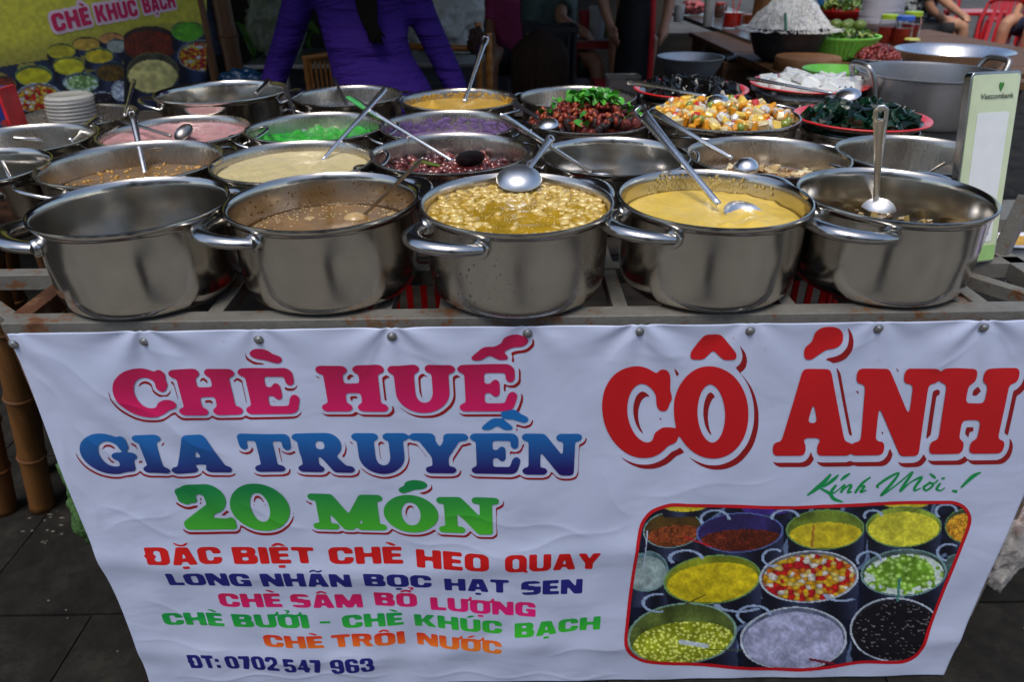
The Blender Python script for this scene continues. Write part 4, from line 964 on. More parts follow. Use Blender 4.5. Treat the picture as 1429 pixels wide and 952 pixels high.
fr_m = [wet('mango', srgb(222, 152, 34), .3, .18), wet('melon', srgb(214, 198, 150), .3, .1), wet('watermelon', srgb(200, 36, 38), .28, .15), speckle(), wet('pineapple', srgb(232, 196, 84), .3, .12)]
fr_s = [(.024, .017, .014), (.020, .018, .014), (.018, .016, .014), (.020, .019, .016), (.019, .019, .013)]
frm = [cubemesh(nm, s, m, .20, k, .24) for k, (nm, m, s) in enumerate(zip(['mango_piece', 'melon_piece', 'watermelon_piece', 'dragon_fruit_piece', 'pineapple_piece'], fr_m, fr_s))]
gm = ico(.0105, 2, wet('grape', srgb(128, 142, 52), .2, .2, coat=.6), 'grape', (1.25, 1, 1))
for k in range(250):
    x, y = rnd_in(c, R*.88); q = math.hypot(x-c[0], y-c[1])/R; z = zf-.008+.024*(1-q*q)+RNG.uniform(-.006, .010)
    i = RNG.choice([0, 0, 0, 0, 0, 1, 1, 2, 3, 4, 4, 4, 5]); me = frm[i] if i < 5 else gm
    piece(me.name.split('.')[0], me, t, (x, y, z), rrot(), RNG.uniform(.75, 1.2))

# ---------------------------------------------------------------- red edged trays of jelly on steel pots
m_rede = M('red_enamel', srgb(214, 40, 40), .3, var=.08, coat=.4)
def tray(key, c, R, z, label, potlabel, pot_h=None):
    t = thing('jelly_tray', (c[0], c[1], z-.03), label, 'tray', 'round red edged trays')
    build('dish', MB().lathe((c[0], c[1], z-.03), [(0, 0), (R*.6, 0), (R*.80, .006), (R*.90, .020), (R*.93, .025), (R*.90, .024), (R*.78, .010), (R*.6, .004), (0, .004)], 64), st_in, t)
    build('rim', MB().lathe((c[0], c[1], z-.03), [(R*.885, .0215), (R*.93, .0235), (R*.985, .027), (R, .0295), (R*.992, .032), (R*.96, .0315), (R*.92, .028), (R*.885, .0245)], 64), m_rede, t)
    if potlabel: pot(c, R*.88, potlabel, st_in, GP2, zr=z-.028+.0, h=z-.028-TZ, ang=40, style='wire')
    ROW[key] = (c, R, z)
tray('black', POTPOS['black'][0], POTPOS['black'][1]*.98, .985, 'red edged tray of black jelly cubes behind the fruit', 'steel pot under the tray of black jelly')
tray('white', POTPOS['white'][0], POTPOS['white'][1]*.98, .985, 'red edged tray of white jelly blocks', 'steel pot under the tray of white jelly')
tray('gjel', POTPOS['gjel'][0], POTPOS['gjel'][1]*.99, .995, 'red edged tray of dark green jelly', 'steel pot under the tray of dark green jelly')
def jelly(key, name, label, mats, size, n, mound, seedo=0, skew=.18, tilt=1.2):
    c, R, z = ROW[key]; t = thing(name, (c[0], c[1], z-.024), label, 'jelly')
    ms = [cubemesh('jelly_piece', (size[0]*RNG.uniform(.8, 1.2), size[1]*RNG.uniform(.8, 1.2), size[2]*RNG.uniform(.8, 1.2)), m, skew, k+seedo, .14) for k, m in enumerate(mats*3)]
    surface('bed', c, z-.021, R*.80, mats[0], None, None, amp=.003, mound=mound*.55, parent=t)
    for k in range(n):
        x, y = rnd_in(c, R*.80); q = math.hypot(x-c[0], y-c[1])/(R*.85); piece('jelly_piece', ms[k % len(ms)], t, (x, y, z-.012+mound*(1-q*q)+RNG.uniform(-.004, .008)), rrot(tilt), RNG.uniform(.8, 1.15))
m_bj = M('black_jelly', (.004, .004, .004, 1), .22, var=.2, spec=.35); m_gj = M('green_jelly', srgb(8, 44, 26), .14, var=.4, scale=20, spec=.45, bmp=.2, bscale=30); m_gj2 = M('green_jelly_dark', srgb(5, 26, 16), .12, var=.4, spec=.4)
m_wj = M('white_jelly', srgb(214, 216, 214), .22, var=.06, sss=.3, coat=.4)
jelly('black', 'black_jelly', 'cubes of black grass jelly on a red edged tray', [m_bj], (.030, .028, .022), 75, .022)
jelly('white', 'white_jelly', 'white almond jelly blocks on a red edged tray', [m_wj], (.060, .048, .026), 40, .020, 20, .09, .5)
jelly('gjel', 'green_jelly', 'shiny dark green jelly pieces on a red edged tray', [m_gj, m_gj2], (.034, .028, .018), 110, .030, 40, .3)

# ---------------------------------------------------------------- ladles and spoons
m_spoon = steel('spoon_steel', (.80, .79, .78, 1), rough=.26); m_spoond = steel('spoon_dark', (.30, .28, .26, 1), rough=.28); m_blackp = M('black_plastic', (.02, .02, .022, 1), .35, var=.2); m_greenp = M('green_plastic', srgb(60, 150, 80), .35, var=.15)
LG = 'serving ladles standing in the pots'
def bowl_prof(r, d): return [(0, -d), (r*.45, -d*.90), (r*.75, -d*.62), (r*.93, -d*.28), (r, 0), (r*.985, .0012), (r*.965, 0), (r*.90, -d*.27), (r*.72, -d*.58), (r*.42, -d*.86), (0, -d*.96)]
def ladle(base, tip, label, r=.036, depth=.016, bowl_axis=None, bend=.012, w0=.007, w1=.019, mat=None, hmat=None, hole=True, thick=.0022, bowl=True, face=None, bow_off=None, tipmat=None):
    base = Vector(base); tip = Vector(tip); mat = mat or m_spoon; hmat = hmat or mat
    t = thing('ladle', base, label, 'ladle', LG); d = (tip-base); L = d.length; dn = d.normalized()
    fc = Vector(face) if face is not None else (CAM-(base+tip)*.5)
    nrm = (fc-dn*fc.dot(dn)).normalized(); side = dn.cross(nrm)
    n = 26; vs = []; fs = []; cols = [-1, -.45, .45, 1]
    for i in range(n+1):
        s = i/n; ww = w0+(w1-w0)*max(0, (s-.35)/.65)**1.3
        if s > .93: ww *= math.sqrt(max(.02, 1-((s-.93)/.075)**2))
        p = base+d*s+nrm*(bend*math.sin(math.pi*s)*(1-.5*s)-bend*.6*s*s)
        for cx_ in cols: vs.append(p+side*(cx_*ww/2)+nrm*(.30*ww*(1-cx_*cx_)*(1 if s < .86 else .35)))
    for i in range(n):
        s = (i+.5)/n
        for k in range(3):
            if hole and k == 1 and .875 < s < .945: continue
            a = i*4+k; fs.append((a, a+1, a+5, a+4))
    h = build('handle', MB().add(vs, fs), hmat, t, sharp=False)
    sdm = h.modifiers.new('thickness', 'SOLIDIFY'); sdm.thickness = thick; sdm.offset = 0
    if bowl:
        ax = Vector(bowl_axis) if bowl_axis is not None else Vector((0, 0, 1)); ax.normalize()
        hd = (dn-ax*dn.dot(ax)); hd = hd.normalized() if hd.length > .05 else Vector((0, 1, 0))
        bc = base-hd*r*.93+Vector(bow_off or (0, 0, 0))
        build('bowl', MB().lathe(bc, bowl_prof(r, depth), 28, axis=ax), mat, t)
    return t
ALLP = [(c, R, ZR) for c, R, a in FRONT]+[v for v in ROW.values()]
def TP(x, y, base, L, far=True):
    """tip on the pixel's ray, about L from the base, with the handle passing over the rim of its pot"""
    d = ray(x, y).normalized(); best = None; own = [p for p in ALLP if (base.x-p[0][0])**2+(base.y-p[0][1])**2 < (p[1]*.95)**2]
    for t in np.arange(.5, 3.2, .005):
        T = CAM+d*float(t); v = T-base; ln = v.length
        if ln < .12 or ln > .42 or v.z < .01: continue
        cost = abs(ln-L)
        for (c, R, zr) in own:
            for s in np.linspace(0, 1, 60):
                q = base+v*float(s)
                if (q.x-c[0])**2+(q.y-c[1])**2 > (R*.93)**2:
                    if q.z < zr+.006: cost += 20*(zr+.006-q.z)+.5
                    break
        if best is None or cost < best[0]: best = (cost, T)
    return best[1] if best else PL(x, y, base, L, far)
# pot 5
b = PZ(1222, 287, ZR-.066); ladle(b, PL(1230, 146, b, .235, False), 'upright steel ladle with a holed handle in the right end front pot', r=.034, depth=.02, bowl_axis=(0, .15, -1), w0=.009, w1=.024, bend=.0, bow_off=(-.016, -.012, -.004), mat=M('ladle_bright', (.86, .85, .83, 1), .40, metal=1, var=.05))
# pot 4
b = PZ(1003, 286, ZR-.022); ladle(b, PL(885, 145, b, .33, True), 'long steel ladle leaning out of the yellow mung porridge', r=.034, depth=.014, bowl_axis=(.1, -.35, 1), w0=.010, w1=.026, bend=.010, bow_off=(.030, .014, .000), mat=m_spoon)
# pot 3 : bowl resting upside down on the beans at the back
b = PZ(735, 240, ZR+.012); ladle(b, PL(772, 188, b, .15, True), 'round ladle lying bowl up on the white beans', r=.040, depth=.020, bowl_axis=(0, .25, -1), w0=.008, w1=.018, bend=.006, mat=steel('ladle_worn', (.62, .64, .66, 1), rough=.36, dirt=.2), bow_off=(.0, .034, -.004))
# pot 2 thin wire spoon
b = PZ(508, 300, ZR-.058); ladle(b, TP(588, 223, b, .20, True), 'thin grey spoon handle in the brown broth', r=.026, depth=.01, w0=.004, w1=.006, hole=False, mat=m_spoond, bow_off=(0, 0, -.012))
# second row
b = PZ(203, 243, 1.003-.055); ladle(b, PL(183, 152, b, .20, True), 'upright ladle with a ring end in the brown soup', r=.03, w0=.010, w1=.017, bend=.004, bow_off=(0, 0, -.02))
b = PZ(15, 250, 1.003-.05); ladle(b, PL(-4, 208, b, .16, True), 'ladle handle in the pot cut by the left edge', r=.03, w0=.006, w1=.014, bow_off=(0, 0, -.02), mat=m_spoon)
b = PZ(450, 224, 1.003-.022); ladle(b, PL(541, 120, b, .30, True), 'slim steel ladle sloping out of the cream pudding', r=.03, w0=.007, w1=.015, hole=False, bow_off=(0, 0, -.022))
b = PZ(632, 225, 1.003-.036); ladle(b, PL(487, 136, b, .34, True), 'green tipped ladle with a black bowl in the red beans', r=.034, depth=.012, bowl_axis=(-.2, -.75, .8), w0=.007, w1=.016, hole=False, mat=m_spoon, bow_off=(.004, -.004, .004), bowl=False)
bq = PZ(656, 221, 1.003-.022); t = [o for o in COL.objects if o.get('label', '').startswith('green tipped ladle')][0]
build('bowl', MB().lathe(bq, bowl_prof(.032, .012), 28, axis=(-.15, .75, .75)), m_blackp, t)
tp = PL(487, 136, b, .34, True); dd = (b-tp).normalized(); build('grip', MB().tube([tp-dd*.004, tp+dd*.03, tp+dd*.075], [.007, .009, .006], 10, flat=.4), m_greenp, t)
b = PZ(824, 240, 1.003-.055); ladle(b, TP(700, 161, b, .27, True), 'thin ladle sloping into the nearly empty pot', r=.03, w0=.007, w1=.014, hole=False, bow_off=(0, 0, -.016))
b = PZ(1022, 221, 1.003-.012); ladle(b, PL(905, 153, b, .26, True), 'ladle with an upturned round bowl in the fungus soup', r=.026, depth=.020, bowl_axis=(.1, .1, -1), w0=.008, w1=.020, hole=False, bow_off=(.010, -.004, -.012))
b = PZ(1290, 243, 1.003-.06); ladle(b, PL(1356, 206, b, .19, True), 'ladle leaning right in the empty dull pot', r=.03, w0=.006, w1=.014, hole=False, bow_off=(0, 0, -.02), mat=m_spoond)
# third row and beyond
b = PZ(98, 197, .988-.03); ladle(b, PL(143, 160, b, .17, True), 'broad ladle handle sloping right at the left edge', r=.028, w0=.014, w1=.022, bow_off=(0, 0, -.02))
b = PZ(174, 162, .975-.02); ladle(b, PL(188, 108, b, .20, True), 'upright slim ladle handle below the yellow banner', r=.026, w0=.008, w1=.014, hole=False, bow_off=(0, 0, -.02))
b = PZ(240, 190, .988-.006); ladle(b, PL(162, 166, b, .20, True), 'spoon lying across the pink pudding', r=.026, depth=.010, bowl_axis=(-.3, -.6, .8), w0=.006, w1=.010, hole=False, mat=m_spoond, bow_off=(.012, .006, .012))
b = PZ(415, 172, .988-.026); ladle(b, PL(398, 116, b, .17, True), 'dark handled ladle smeared with green pudding', r=.028, depth=.014, bowl_axis=(0, -.5, 1), w0=.008, w1=.016, hmat=m_blackp, bow_off=(0, -.012, -.006))
b = PZ(484, 146, .975-.045); ladle(b, PL(464, 106, b, .17, True), 'black plastic ladle handle before the purple shirt', r=.03, w0=.009, w1=.018, mat=m_blackp, bow_off=(0, 0, -.01))
b = PZ(357, 131, 1.0); ladle(b, PL(379, 109, b, .14, True), 'flat ladle end sticking out of the tall back pot', r=.03, w0=.012, w1=.022, mat=m_spoond, bow_off=(0, 0, -.02))
b = PZ(648, 143, .975-.026); ladle(b, PL(679, 48, b, .27, True), 'bright holed ladle standing in the mustard yellow porridge', r=.03, w0=.012, w1=.026, bend=.0, bow_off=(0, 0, -.02), mat=M('bright_steel', (.75, .75, .76, 1), .18, metal=1, var=.08))
b = PZ(752, 165, .988+.026); ladle(b, PL(712, 140, b, .15, True), 'ladle with a black handle resting on the red dates', r=.026, depth=.012, bowl_axis=(.1, .2, -1), w0=.008, w1=.016, hmat=m_blackp, bow_off=(.010, -.010, -.004))
b = PZ(985, 134, 1.03); ladle(b, PL(872, 112, b, .30, True), 'ladle resting between the fruit and the black jelly', r=.030, depth=.014, bowl_axis=(0, .2, -1), w0=.008, w1=.022, hole=False, mat=m_spoon, bow_off=(.012, 0, -.004))
b = PZ(1162, 130, 1.015); lt = ladle(b, PL(1040, 108, b, .28, True), 'slotted spoon lying on the white jelly', r=.034, depth=.014, bowl_axis=(.3, .2, -1), w0=.006, w1=.012, hole=False, mat=m_spoon, bow_off=(.008, -.006, .0))
for k in range(3):
    for j in range(2):
        q = PZ(1172+k*8, 121+j*6, 1.022); build('slot', MB().ell(q, .0035, .0018, .002, 8, 6), M('slot_dark', (.02, .02, .02, 1), .5), lt)

# ================================================================== BESIDE AND UNDER THE STALL
m_bam = M('bamboo', srgb(104, 68, 32), .45, var=.3, scale=14, stretch=(2, 2, .3), bmp=.15, bscale=60)
m_bamd = M('bamboo_brown', srgb(92, 58, 28), .45, var=.35, scale=14, stretch=(2, 2, .3), bmp=.15, bscale=60)
def bamboo(p, q, r, label, mat=m_bam, nodes=6, group=None):
    p = Vector(p); q = Vector(q); t = thing('bamboo_post', p, label, 'post', group)
    n = nodes*8; P = []; R = []
    for i in range(n+1):
        s = i/n; ph = (s*nodes) % 1; k = math.exp(-((min(ph, 1-ph))/.05)**2); P.append(p+(q-p)*s); R.append(r*(1-.08*s)*(1+.10*k))
    build('cane', MB().tube(P, R, 18), mat, t, sharp=False)
    for k in range(1, nodes):
        c = p+(q-p)*(k/nodes); d = (q-p).normalized(); build('node_ring', MB().lathe(c-d*.004, [(r*1.0, 0), (r*1.13, .002), (r*1.15, .005), (r*1.08, .009), (r*.95, .010)], 18, axis=d), m_bamd, t)
    return t
BG = 'bamboo posts at the left of the stall'
b0 = PZ(60, 708, 0); e0 = PY(2, 440, b0.y-.05); e0 = b0+(e0-b0)*1.25; bamboo(b0, e0, .031, 'thick bamboo post standing nearest the banner edge', m_bam, 4, BG)
b1 = PZ(8, 712, 0); bamboo(b1, b1+(e0-b0)+Vector((0, .03, 0)), .030, 'bamboo post behind the thick one at the left edge', m_bamd, 5, BG)
b2 = PZ(28, 690, 0)+Vector((0, .09, 0)); bamboo(b2, b2+(e0-b0)*1.0+Vector((.02, .03, 0)), .028, 'dark bamboo post between and behind the other two', m_bamd, 4, BG)
def plastic(name, col, alpha=.55, rough=.12): return M(name, col, rough, var=.15, scale=20, alpha=alpha, bmp=.9, bscale=35, spec=.6)
def bag(c, size, label, mat, seed=0, amp=.28, name='plastic_bag', neck=True, cat='bag', sub=5, parent=None):
    bm = bmesh.new(); bmesh.ops.create_icosphere(bm, subdivisions=sub, radius=1.0)
    for v in bm.verts:
        d = v.co.normalized(); k = 1+amp*mnoise.fractal(d*2.2+Vector((seed*7.3, 0, 0)), 1, 2, 4)+amp*.35*abs(mnoise.noise(d*7+Vector((0, seed, 0))))
        if neck and d.z > .45: k *= 1-.55*(d.z-.45); 
        v.co = Vector((d.x*k*size[0], d.y*k*size[1], max(d.z*k, -.86)*size[2]))
    me = bpy.data.meshes.new(name); bm.to_mesh(me); bm.free(); me.shade_smooth(); me.materials.append(mat)
    o = bpy.data.objects.new(name, me); COL.objects.link(o); o.location = Vector(c)
    if parent is not None: o.parent = parent; o.location = Vector(c)-wloc(parent); return o
    return tag(o, label, cat)
m_clear = plastic('clear_plastic', (.62, .60, .58, 1), .5); m_grnbag = plastic('green_plastic_film', srgb(84, 120, 70), .75); m_bluebag = plastic('blue_plastic_film', srgb(20, 66, 100), .9)
m_redcloth = M('red_packets', srgb(150, 30, 32), .4, var=.3)
q = PY(1398, 760, .16); t = thing('rubbish_bag', (q.x, .16, q.z-.08), 'clear plastic bag with red packets hanging behind the right banner edge', 'bag')
bag((q.x, .17, q.z+.02), (.06, .05, .16), None, m_clear, 3, .35, name='film', parent=t); bag((q.x+.02, .18, q.z+.09), (.04, .035, .07), None, m_redcloth, 5, .3, name='packet', parent=t)
build('strap', MB().tube([(q.x+.01, .17, q.z+.15), (q.x+.0, .19, q.z+.30), (.90, .205, .843)], [.02, .008, .006], 8), m_clear, t)
q = PY(92, 650, .22); bag((q.x+.03, .24, .30), (.06, .06, .18), 'pale green plastic bag hidden behind the left banner edge', m_grnbag, 8, .3)
m_rcrate = M('red_crate_plastic', srgb(170, 20, 26), .35, var=.15)
def crate(c, s, label, mat, name='plastic_crate', slats=7):
    x, y, z = c; a, b, h = s; t = thing(name, (x, y, z), label, 'crate')
    build('base', MB().box((x-a/2, y-b/2, z), (x+a/2, y+b/2, z+.012)), mat, t, smooth=False)
    build('rim', MB().box((x-a/2-.008, y-b/2-.008, z+h-.03), (x+a/2+.008, y-b/2+.004, z+h)).box((x-a/2-.008, y+b/2-.004, z+h-.03), (x+a/2+.008, y+b/2+.008, z+h)).box((x-a/2-.008, y-b/2+.005, z+h-.03), (x-a/2+.004, y+b/2-.005, z+h)).box((x+a/2-.004, y-b/2+.005, z+h-.03), (x+a/2+.008, y+b/2-.005, z+h)), mat, t, smooth=False)
    for k in range(slats):
        u = -a/2+.01+(a-.02)*k/(slats-1)
        for yy in (-b/2+.002, b/2-.002): build('slat', MB().box((x+u-.007, y+yy-.003, z+.012), (x+u+.007, y+yy+.003, z+h-.03)), mat, t, smooth=False)
    for k in range(slats):
        u = -b/2+.014+(b-.03)*k/(slats-1)
        for xx in (-a/2+.002, a/2-.002): build('slat', MB().box((x+xx-.003, y+u-.007, z+.012), (x+xx+.003, y+u+.007, z+h-.03)), mat, t, smooth=False)
    return t
crate((-.16, .33, .522), (.34, .30, .24), 'red slatted crate under the grid between broth and bean pots', m_rcrate, slats=11)
crate((.56, .35, .522), (.36, .30, .25), 'red slatted crate under the grid near the right end', m_rcrate, slats=11)
bag((-.44, .20, .64), (.11, .09, .13), 'clear bag with red print under the broth pot', plastic('pinkish_film', srgb(190, 150, 146), .8), 12, .3)
# printed sheets on a side table at the right
m_paper = M('white_sheet', (.72, .72, .78, 1), .5, var=.08)
sd = thing('side_table', (1.32, .45, 0), 'small table with printed white sheets past the right end', 'table')
build('top', MB().box((1.03, .12, .76), (1.62, .80, .785)), m_rail, sd, smooth=False)
for x in (1.06, 1.59):
    for y in (.15, .77): build('leg', MB().beam((x, y, 0), (x, y, .76), .03, .03, up=Vector((0, 1, 0))), m_rail, sd)
for k, (x, y, a) in enumerate(((1.18, .30, .1), (1.25, .55, -.15), (1.4, .36, .3))):
    rt = Matrix.Rotation(a, 3, 'Z'); og = Vector((x, y, .787)); t = thing('printed_sheet', (x, y, .786), ['white printed sheet at the right edge nearest the card stand', 'white printed sheet farther back at the right edge', 'white printed sheet outermost at the right edge'][k], 'paper', 'printed sheets on the side table')
    z = .786+k*.0022
    build('paper', MB().box((x-.15, y-.105, z), (x+.15, y+.105, z+.0012), rt, og), m_paper, t, smooth=False)
    for j, cc in enumerate([(196, 150, 40), (110, 70, 150), (190, 60, 40)]): build('print_stripe', MB().box((x-.13+j*.095, y-.09, z+.0013), (x-.06+j*.09, y-.03, z+.0017), rt, og), M('stripe_%d' % j, srgb(*cc), .5, var=.2), t, smooth=False)
# ---------------------------------------------------------------- payment card stand
BR = PZ(1387, 365, TZ+.002); TR = PL(1427, 97, BR, .262, False); DR = (TR-BR)
side = Vector((-.64, -.60, 0)).normalized()
best = min(np.linspace(0, 6.283, 721), key=lambda a: (lambda P: abs((P-CAM).dot(RT)/(P-CAM).dot(FW)*FPX+PW/2-1357)+abs(PH/2-(P-CAM).dot(UP)/(P-CAM).dot(FW)*FPX-110))(TR+Vector((math.cos(a), math.sin(a), 0))*.095))
side = Vector((math.cos(best), math.sin(best), 0)); W_ = .095
nrm = DR.cross(side).normalized()
if nrm.dot(CAM-BR) < 0: nrm = -nrm
ps = thing('payment_card_stand', BR+side*W_/2, 'upright pale green payment card in a steel frame beside the last front pot', 'card stand')
def card(u0, u1, v0, v1, off): return [BR+side*(W_*u)+DR*v+nrm*off for u, v in ((u0, v0), (u1, v0), (u1, v1), (u0, v1))]
def rounded(u0, u1, v0, v1, ru, rv, off):
    P = []
    for cu, cv, a0 in ((u1-ru, v0+rv, -90), (u1-ru, v1-rv, 0), (u0+ru, v1-rv, 90), (u0+ru, v0+rv, 180)):
        for k in range(6): a = math.radians(a0+k*18); P.append(BR+side*(W_*(cu+ru*math.cos(a)))+DR*(cv+rv*math.sin(a))+nrm*off)
    return P
m_cardg = M('card_pale_green', srgb(196, 208, 172), .12, var=.06, coat=.6); m_cardw = M('card_white', (.70, .73, .74, 1), .15, var=.04); m_cgreen = M('card_green', srgb(60, 130, 50), .3)
build('frame', MB().prism(rounded(0, 1, 0, 1, .08, .03, 0), .016, nrm), st_handle, ps, bevel=.001)
build('card', MB().prism(rounded(.03, .97, .012, .985, .07, .026, .0012), .001, nrm), m_cardg, ps, smooth=False)
build('white_panel', MB().prism(rounded(.16, .80, .12, .80, .04, .015, .0019), .0005, nrm), m_cardw, ps, smooth=False)
build('green_band', MB().prism(rounded(.04, .96, .014, .10, .03, .01, .0019), .0005, nrm), M('card_soft_green', srgb(150, 190, 120), .2, var=.1), ps, smooth=False)
def flat_text(s, u, v, h, mat, sgn=-1):
    cu = bpy.data.curves.new('txt', 'FONT'); cu.body = s; cu.size = 1; cu.align_x = 'CENTER'; cu.offset = .012
    o = bpy.data.objects.new('txt', cu); COL.objects.link(o); dg = bpy.context.evaluated_depsgraph_get(); dg.update()
    me = bpy.data.meshes.new_from_object(o.evaluated_get(dg)); bpy.data.objects.remove(o)
    ax = -side; up_ = DR.normalized(); og = BR+side*(W_*u)+DR*v+nrm*.0026; L = wloc(ps)
    for vt in me.vertices: vt.co = og+ax*(vt.co.x*h)+up_*(vt.co.y*h)-L
    me.materials.append(mat); q = bpy.data.objects.new('lettering', me); COL.objects.link(q); q.parent = ps; return q
m_ink = M('grey_ink', (.06, .07, .06, 1), .5)
flat_text('Vietcombank', .46, .868, .0118, m_ink)
build('emblem', MB().prism([BR+side*(W_*(.40+.055*x))+DR*(.925+.022*y)+nrm*.0024 for x, y in ((0, -1.1), (-.55, -.3), (-.9, .35), (-.6, .95), (0, .75), (.6, .95), (.9, .35), (.55, -.3))], .0005, nrm), m_cgreen, ps, smooth=False)
flat_text('napas 247', .36, .155, .006, m_ink); flat_text('VIETQR', .66, .135, .006, M('red_ink', srgb(190, 40, 40), .5))

# ================================================================== LEFT: YELLOW BANNER
A_ = PD(-60, 60, 1.98); B_ = PD(287, 60, 2.62); pd = Vector((B_.x-A_.x, B_.y-A_.y, 0)); pn = Vector((pd.y, -pd.x, 0)).normalized()
def PB(x, y): d = ray(x, y); t = (A_-CAM).dot(pn)/d.dot(pn); return CAM+d*t
yb = thing('yellow_banner', ((A_.x+B_.x)/2, (A_.y+B_.y)/2, .55), 'yellow printed banner with pink lettering and pot pictures behind the left pots', 'banner')
zx = np.arange(-200, 985, 5.0); zy = np.arange(-500, 700, 5.0); Xg, Yg = np.meshgrid(zx, zy)
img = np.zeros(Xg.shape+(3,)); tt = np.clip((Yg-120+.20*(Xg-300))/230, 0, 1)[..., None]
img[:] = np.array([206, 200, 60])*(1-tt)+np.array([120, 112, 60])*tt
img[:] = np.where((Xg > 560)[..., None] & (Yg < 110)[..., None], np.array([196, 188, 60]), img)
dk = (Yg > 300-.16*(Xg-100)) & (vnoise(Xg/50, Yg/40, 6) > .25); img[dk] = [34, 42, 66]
YG = (150, 160, 60); DKT = (70, 90, 110)
for a in [(410, 205, 70, 34, (170, 150, 60), (196, 160, 60), 'flat', .2), (530, 180, 62, 28, (170, 150, 80), (200, 140, 80), 'flat', .2), (290, 240, 68, 38, YG, (186, 176, 44), 'flat', .2), (555, 215, 50, 34, TEAL, (150, 160, 150), 'flat', .2), (470, 262, 70, 38, GRN, (196, 176, 40), 'flat', .2), (160, 357, 88, 52, GRN, (196, 190, 30), 'flat', .25), (328, 310, 76, 46, YG, (206, 202, 40), 'flat', .2), (530, 338, 78, 50, DKT, (96, 72, 22), 'grain', .3),
          (20, 405, 52, 48, (120, 60, 40), (130, 50, 30), 'grain', .2), (384, 390, 86, 48, TEAL, (120, 160, 90), 'pearlw', .2), (185, 465, 110, 74, WHT, (220, 160, 40), 'fruit', .1), (485, 478, 72, 44, WHT, (40, 30, 40), 'black', .1), (585, 430, 60, 50, WHT, (150, 160, 180), 'pearlw', .1), (40, 520, 60, 40, YG, (190, 170, 30), 'flat', .2)]:
    print_pot(img, Xg, Yg, *a[:4], a[4], a[5], a[6], a[7])
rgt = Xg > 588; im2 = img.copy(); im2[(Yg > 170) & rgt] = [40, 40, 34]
for a in [(710, 205, 140, 84, (70, 44, 30), (104, 40, 18), 'grain', .2), (890, 145, 78, 52, (110, 150, 90), (96, 178, 40), 'flat', .15), (955, 262, 112, 74, (150, 150, 150), (200, 60, 40), 'fruit', .1), (725, 345, 125, 100, (110, 110, 70), (216, 206, 130), 'flat', .3)]:
    print_pot(im2, Xg, Yg, *a[:4], a[4], a[5], a[6], a[7])
img = np.where(rgt[..., None] & (Yg > 100)[..., None], im2, img); img = np.clip(img*(.9+.16*vnoise(Xg/16, Yg/16, 22)[..., None]), 0, 255)
VX = np.zeros(Xg.shape); VY = VX.copy(); VZ = VX.copy()
for j in range(Xg.shape[0]):
    for i in range(Xg.shape[1]):
        q = PB(Xg[j, i]/3.4, Yg[j, i]/3.4); VX[j, i], VY[j, i], VZ[j, i] = q
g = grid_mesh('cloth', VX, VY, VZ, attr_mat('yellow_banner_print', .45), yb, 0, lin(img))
m_pk = M('print_pink_text', srgb(200, 24, 84), .45, var=.05); m_ph = M('print_pink_halo', srgb(226, 196, 206), .45, var=.04)
def pword(text, xl, xr, yb_, yt):
    F, U, V, tot = raster(text, SANS, 22, .10, soft=.02)
    bl, br = PB(xl, yb_[0]), PB(xr, yb_[1]); cl, cr = PB(xl, yt[0]).z-bl.z, PB(xr, yt[1]).z-br.z
    for fld, mt, off, nm in ((F, m_pk, .0035, 'lettering'), (blur(dilate(F, 4.5), 1), m_ph, .0018, 'lettering_halo')):
        uv, fc = iso_mesh(fld, U, V)
        def fm(u, v): return bl.x+(br.x-bl.x)*u-pn.x*-off*1, bl.y+(br.y-bl.y)*u-pn.y*-off, bl.z+(br.z-bl.z)*u+v*(cl+(cr-cl)*u)
        mesh_obj(nm, uv, fc, fm, tot, mt, yb)
if pn.dot(CAM-A_) < 0: pn = -pn
pword('CHÈ', 76, 128, (44, 33), (19, 8)); pword('KHÚC', 136, 193, (31, 21), (7, -2)); pword('BẠCH', 201, 245, (18, 9.5), (-4, -11))
for x in (A_, B_): build('pole', MB().tube([(x.x, x.y+.02, 0), (x.x, x.y+.02, 1.75)], .018), m_bamd, yb)
# narrow poster edge beside it
p0 = PD(279, 0, 2.74); p1 = PD(314, 0, 2.80); pt = thing('narrow_poster', (p0.x, p0.y, .9), 'narrow bluish poster strip with a red edge at the right of the yellow banner', 'poster')
v = Vector((p1.x-p0.x, p1.y-p0.y, 0)); zb_ = PD(300, 82, 2.74).z
build('panel', MB().prism([(p0.x, p0.y, zb_), (p0.x+v.x, p0.y+v.y, zb_), (p0.x+v.x, p0.y+v.y, 1.6), (p0.x, p0.y, 1.6)], .006, (0, -1, 0)), M('poster_blue', srgb(80, 92, 116), .4, var=.5, scale=18), pt, smooth=False)
for k in (0, 1): build('edge_strip', MB().prism([(p0.x+v.x*k-.008, p0.y-.008+v.y*k, zb_-.004), (p0.x+v.x*k+.008, p0.y-.008+v.y*k, zb_-.004), (p0.x+v.x*k+.008, p0.y-.008+v.y*k, 1.6), (p0.x+v.x*k-.008, p0.y-.008+v.y*k, 1.6)], .004, (0, -1, 0)), M('poster_red', srgb(160, 30, 34), .4), pt, smooth=False)
build('pole', MB().tube([(p0.x+.05, p0.y+.03, 0), (p0.x+.05, p0.y+.03, 1.6)], .012), m_bamd, pt)
q = PD(334, 112, 2.85); bamboo((q.x, q.y, 0), (q.x-.03, q.y+.02, 2.5), .036, 'tall brown bamboo pole left of the woman in purple', m_bamd, 7)
